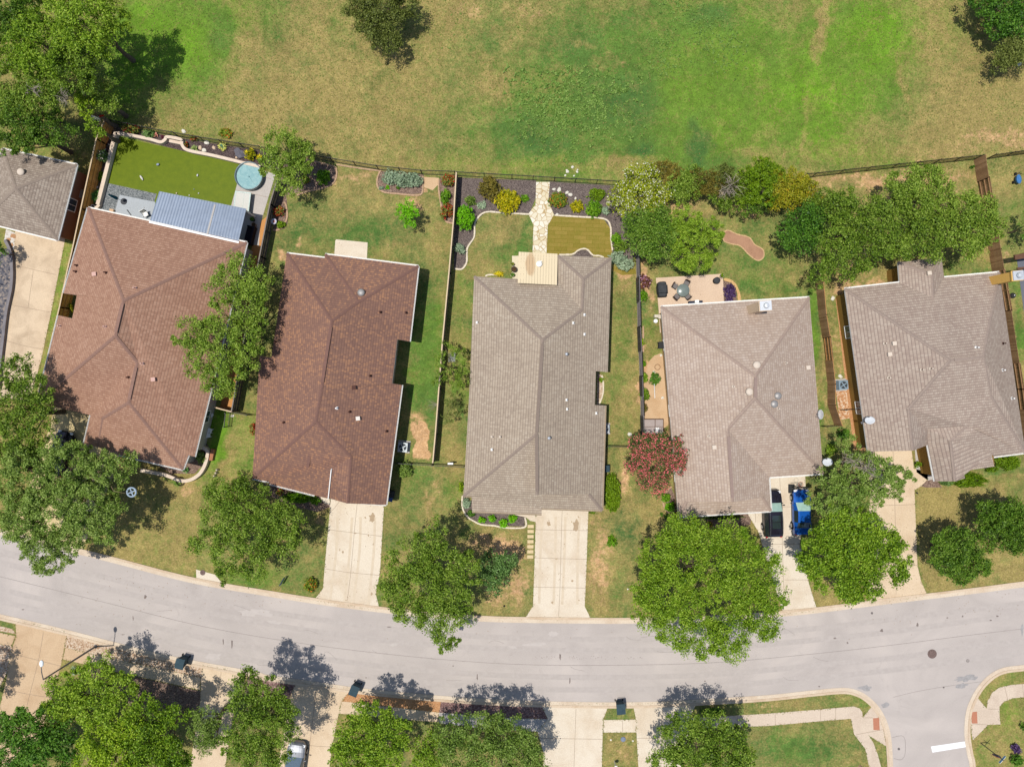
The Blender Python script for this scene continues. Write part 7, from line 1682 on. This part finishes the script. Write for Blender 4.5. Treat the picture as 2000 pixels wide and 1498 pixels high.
# toys on the artificial lawn
TOYC = [C(244, 240, 226), C(170, 184, 200), C(240, 240, 240), C(250, 226, 200)]
for i, (x, y, s, e, a, lb) in enumerate([(277, 348, .11, 3, -1.0, "long white bone toy in the western half of the artificial lawn"), (309, 322, .13, 1.4, .3, "grey ring toy in the north west of the artificial lawn"), (386, 343, .09, 1.6, 1.3, "small white toy in the middle of the artificial lawn"),
     (345, 378, .08, 1, 0, "white ball at the west corner of the blue metal cover"), (370, 382, .07, 1, 0, "white ball beside the cover edge, second from the west"), (379, 370, .05, 1, 0, "tiny ball north of the cover edge balls"), (388, 378, .06, 1.3, .4, "small white toy nearest the cover's roof seam")]):
    mb = MB(); q = P(x, y, .04); mb.lathe((0, 0, 0), [(0, 0), (s * .7, s * .25), (s, s * .7), (s * .7, s * 1.2), (0, s * 1.4)], 10, 0, e, 1, a)
    o = mb.build("dog_toy", flat("toy%d" % (i % 4), TOYC[i % 4], .6), smooth=True); o.location = q - Vector((0, 0, .02)); tag(o, lb, "dog toy", "toys on the artificial lawn")
# tyre swing under the oak
q = P(257, 961, 6.4); ts = thing("tyre_swing", "pale blue tyre like wheel hanging at the edge of the front yard oak crown", "tyre swing", q)
mb = MB(); mb.tube([(math.cos(2 * math.pi * k / 24) * .42, math.sin(2 * math.pi * k / 24) * .42, 0) for k in range(25)], .085, 8, caps=False); mb.build("ring", flat("ring_blue", C(176, 194, 210), .4), ts, True)
mb = MB()
for k in range(4): a = k * 1.571 + .4; mb.bar((math.cos(a) * .12, math.sin(a) * .12, 0), (math.cos(a) * .4, math.sin(a) * .4, 0), .1, .04)
mb.lathe((0, 0, -.04), [(.13, 0), (.13, .08), (0, .1)], 12); mb.build("spoke", _mc["ring_blue"], ts)
mb = MB(); mb.tube([(0, 0, .05), (-.3, .1, 1.0), (-.9, .3, 1.3)], .015, 5); mb.tube([(-2.2, .6, -.4), (-.9, .3, 1.3), (-.1, 0, .8)], [.05, .035, .015], 5); mb.build("rope", flat("rope_tan", C(160, 140, 110), .9), ts)
# ornaments on the bright lawn
for i, (x, y, lb) in enumerate([(426, 917, "small white lawn figure, northern of three beside the oak"), (424, 923, "small white lawn figure in the middle of three"), (421, 929, "small white lawn figure, southern of three by the leaves")]):
    mb = MB(); q = P(x, y, 0); mb.lathe((q.x, q.y, 0), [(.13, 0), (.15, .1), (.09, .28), (.11, .36), (.07, .46), (0, .5)], 12); tag(mb.build("lawn_figure", flat("figure_white", C(246, 230, 208), .7), smooth=True), lb, "ornament", "three lawn figures")
# white seats in the shade east of the rose brown house
for i, (x, y, lb) in enumerate([(409, 841, "white garden chair in the deep shade, northern of the pair"), (406, 850, "white garden chair in the deep shade, southern of the pair")]):
    q = P(x, y, .4); r_ = thing("garden_chair", lb, "chair", (q.x, q.y, 0), 1.2 + i * .5, "white garden chairs in the shade")
    mb = MB(); mb.box((0, 0, .4), (.5, .5, .05)); mb.build("seat", WHITE, r_); mb = MB(); mb.box((0, .24, .66), (.5, .05, .5)); mb.build("backrest", WHITE, r_)
    for sx in (-.2, .2):
        for sy in (-.2, .2): mb = MB(); mb.box((sx, sy, .19), (.05, .05, .38)); mb.build("leg", WHITE, r_)
mb = MB(); q = P(412, 810, .3); mb.lathe((q.x, q.y, 0), [(.16, 0), (.2, .35), (.3, .45), (.05, .5), (.03, .9), (.1, 1.0)], 12); tag(mb.build("bird_bath", WHITE), "white bird bath in the deep shade near the house wall", "bird bath")
# rocks
RK = flat("boulder_cream", C(234, 206, 176), .85, var=.15, scale=4); RKW = flat("rock_white", C(246, 240, 224), .8, var=.1, scale=6); RKG = flat("rock_grey", C(118, 116, 124), .85, var=.2, scale=4)
def rock(label, px, py, s, m, sx=1.0, name="rock", group=None):
    rr = random.Random(int(px * 3 + py)); bm = bmesh.new(); bmesh.ops.create_icosphere(bm, subdivisions=2, radius=s)
    for v in bm.verts: k = rr.uniform(.8, 1.12); v.co = Vector((v.co.x * k * sx, v.co.y * k, max(v.co.z * .6 * k, -s * .2)))
    me_ = bpy.data.meshes.new(name); bm.to_mesh(me_); bm.free(); me_.materials.append(m); o = bpy.data.objects.new(name, me_); col.objects.link(o); q = P(px, py, 0); o.location = (q.x, q.y, s * .15); o.rotation_euler = (0, 0, rr.uniform(0, 3)); return tag(o, label, "rock", group)
rock("large cream boulder in the hedge above the kidney sand pit lawn", 1409, 383, .42, RK, 1.2)
rock("dark grey pyramid rock by the pool end of the planted bed", 470, 302, .48, RKG, 1.2); rock("grey rock next to the pyramid rock", 464, 295, .34, RKG)
for i, (x, y, s, lb) in enumerate([(1108, 336, .14, "white stone at the top of the stone ring on the field"), (1118, 327, .13, "white stone northernmost in the stone ring on the field"), (1127, 336, .11, "white stone on the east side of the stone ring"), (1128, 332, .09, "small white stone at the north east of the stone ring"), (1104, 343, .1, "white stone on the west side of the stone ring"), (1107, 333, .1, "small white stone at the north west of the stone ring"), (1121, 344, .09, "white stone on the south side of the stone ring"),
        (1082, 370, .14, "white stone in the bed just right of the flagstone path"), (1092, 371, .22, "flat white stone above the orange flowered shrub"), (1107, 377, .17, "white stone right of the orange flowered shrub"), (1114, 381, .2, "long white stone in the bed above the sod square"), (1124, 388, .12, "small white stone above the yellow green shrub"), (1088, 419, .12, "small white stone at the sod square's west corner"), (1230, 848, .2, "white stone on the lawn beside the pink tree"), (404, 279, .22, "flat pale stone slab in the dark bed above the artificial lawn"), (399, 294, .2, "white painted stone by the wall of the artificial lawn"), (391, 289, .2, "orange tinted stone beside the spiky grass"), (418, 289, .17, "pink stone between white stone and agave"), (462, 308, .12, "small orange stone at the pool end of the wall"), (1641, 735, .2, "white square stone beside the pale blue air conditioner"), (1626, 583, .2, "white drain box at the corner of the mustard wall"), (213, 283, .1, "small white stone in the west mulch strip, north"), (203, 302, .12, "white stone in the west mulch strip, south"), (188, 366, .16, "white lantern stone by the orange fence"), (1291, 694, .12, "small white block on the orange walk"), (1277, 727, .14, "small pale stone at the citrus tree"), (1294, 777, .14, "white stone at the dirt strip's east edge"), (454, 812, .16, "pale flat stones at the corner of the grey fence"), (1990, 126, .2, "pale stone under the olive tree at the right edge"), (359, 257, .2, "white fixture stone at the iron fence above the bench niche")]):
    rock(lb, x, y, s, RKW if i not in (16, 17, 18) else RK, 1.3, name="white_stone" if i < 16 else "stone", group="loose white stones" if i < 14 else None)
# cold frames
q = P(1270, 833, .5); cf = thing("cold_frame", "translucent grey cold frame box between stepped fence and faded taupe house", "cold frame", (q.x, q.y, 0))
PLX = flat("polycarbonate", C(190, 176, 170), .35, var=.1, scale=2)
mb = MB(); mb.box((-.2, 0, .4), (1.25, 1.5, .8)); mb.box((.85, 0, .4), (.8, 1.5, .8)); mb.build("box", PLX, cf)
mb = MB()
for x in (-.84, .43, 1.27): mb.box((x, 0, .83), (.06, 1.5, .05))
for y in (-.72, 0, .75): mb.box((.2, y, .84), (2.2, .05, .05))
mb.build("frame", flat("frame_brown", C(120, 96, 84), .7), cf); mb = MB(); mb.box((.65, -.4, .88), (.4, .65, .03)); mb.build("vent_panel", WHITE, cf)
# small furniture by the faded taupe house west wall
mb = MB(); q = P(1281, 627, .45); mb.lathe((q.x, q.y, 0), [(.2, 0), (.22, .4), (.2, .45), (0, .47)], 16); tag(mb.build("white_tub", WHITE), "round white tub beside the west wall of the faded taupe house", "tub")
mb = MB(); q = P(1281, 618, .3); mb.box((q.x, q.y, .3), (.4, .3, .6)); mb.box((q.x + .38, q.y - .05, .3), (.32, .4, .5)); tag(mb.build("utility_box", CRM), "cream utility boxes north of the round white tub", "utility box")
mb = MB(); q = P(1284, 717, 0); mb.tube([(q.x + math.cos(2 * math.pi * k / 20) * .28, q.y + math.sin(2 * math.pi * k / 20) * .28, .04) for k in range(21)], .03, 6, caps=False); tag(mb.build("hose_ring", flat("hose_brown", C(150, 110, 84), .7)), "brown hose ring on the ground by the orange walk", "hose")
mb = MB(); q = P(1279, 777, 0); tp = P(1278, 752, 1.2); mb.tube([(q.x, q.y, 0), (tp.x, tp.y + .1, 1.2)], [.05, .035], 7); tag(mb.build("white_stake", WHITE), "white stake leaning in the dirt strip below the young citrus", "stake")
# right edge yard
q = P(1993, 345, .8); sw_ = thing("kick_scooter", "blue ride on toy at the right edge above the dry lawn", "ride on toy", (q.x, q.y, 0), .1)
mb = MB(); mb.lathe((0, -.2, .3), [(.1, 0), (.26, .1), (.28, .3), (.1, .42)], 14, 0, .9, 1.7); mb.build("seat", flat("toy_blue", C(80, 136, 196), .4), sw_)
mb = MB(); mb.tube([(-.35, .3, .5), (0, .4, .7), (.35, .3, .5)], .04, 6); mb.tube([(0, .4, 0), (0, .4, .7)], .04, 6); mb.build("handlebar", BLK, sw_)
for x, y in ((-.3, -.4), (.3, -.4), (0, .45)): mb = MB(); mb.tube([(x - .05, y, .16), (x + .05, y, .16)], .16, 12); mb.build("wheel", TYRE, sw_)
q = P(1981, 577, 1.0); kg = thing("kettle_grill", "round black kettle grill on the slate patio at the right edge", "grill", (q.x, q.y, 0))
mb = MB(); mb.lathe((0, 0, .55), [(.05, 0), (.2, .05), (.29, .22), (.29, .26), (.2, .42), (.05, .48), (0, .48)], 20); mb.build("bowl", BLK, kg, True)
for k in range(3): a = k * 2.09; mb = MB(); mb.tube([(math.cos(a) * .15, math.sin(a) * .15, .6), (math.cos(a) * .3, math.sin(a) * .3, 0)], .016, 6); mb.build("leg", GV, kg)
mb = MB(); mb.lathe((0, 0, 1.03), [(.05, 0), (.05, .04), (0, .05)], 8); mb.build("knob", WHITE, kg)
mb = MB(); mb.box(P(1972, 579, .4), (.35, .4, .8)); tag(mb.build("grill_cart", BLK), "small black cart left of the kettle grill", "cart")
q = P(1556, 922, 2.6)
bh = thing("basketball_hoop", "basketball hoop with dark board casting a thin shadow behind the blue car", "basketball hoop", (P(1545, 950, 0).x, P(1545, 950, 0).y, 0))
mb = MB(); mb.tube([(0, 0, 0), (0, .05, 2.6)], .05, 8); mb.build("pole", BLK, bh); mb = MB(); mb.box((-.1, .35, 2.9), (1.1, .05, .7)); mb.build("backboard", flat("board_dark", C(70, 72, 74), .5), bh)
mb = MB(); mb.tube([(math.cos(k * math.pi / 8) * .23 - .1, math.sin(k * math.pi / 8) * .23 + .62, 2.65) for k in range(17)], .012, 5); mb.build("rim", flat("rim_orange", C(220, 90, 40), .5), bh); mb = MB(); mb.box((0, -.2, .1), (.6, .9, .2)); mb.build("base", BLK, bh)
mb = MB(); q = P(1208, 1152, 0); 
# driveway edge lights on the right lawn
for i, (x, y) in enumerate([(1788, 962), (1791, 1026), (1795, 1047)]):
    mb = MB(); q = P(x, y, 0); mb.lathe((q.x, q.y, 0), [(.03, 0), (.03, .3), (.08, .32), (.08, .36), (0, .42)], 10)
    tag(mb.build("path_light", BLK), ["small black path light at the porch end of the right driveway edge", "small black path light midway along the right driveway edge", "small black path light nearest the street on the right driveway edge"][i], "path light", "path lights along the right driveway")
# white roses / furniture under the sparse olive tree
q = P(882, 698, 1.2); mb = MB(); 
for k in range(6): mb.box((q.x - .3 + k * .12, q.y, 1.0), (.03, .9, .03)); mb.box((q.x, q.y - .4 + k * .16, 1.02), (.75, .03, .03))
mb.box((q.x - .35, q.y - .4, .5), (.04, .04, 1.0)); mb.box((q.x + .35, q.y + .4, .5), (.04, .04, 1.0)); tag(mb.build("garden_trellis", flat("trellis_grey", C(206, 210, 206), .6)), "pale grey lattice showing through the sparse olive tree", "trellis")
mb = MB(); q = P(848, 790, 1.2); rr = random.Random(4)
for k in range(16): a = rr.uniform(2.0, 4.4); L = rr.uniform(.5, 1.0); mb.tube([(q.x + .5, q.y, .2), (q.x + .3, q.y, 1.0), (q.x + math.cos(a) * L, q.y + math.sin(a) * L, 1.5)], [.02, .014, .006], 4, caps=False)
tag(mb.build("bare_bush", BARKP), "leafless grey bush poking over the long board fence", "bare bush")
mb = MB(); q = P(880, 905, 1.0); mb.box((q.x, q.y, .95), (.55, .18, .5)); tag(mb.build("meter_box", WHITE), "white box on the thin fence beside the taupe house corner", "utility box")
mb = MB(); q = P(1172, 828, 0)
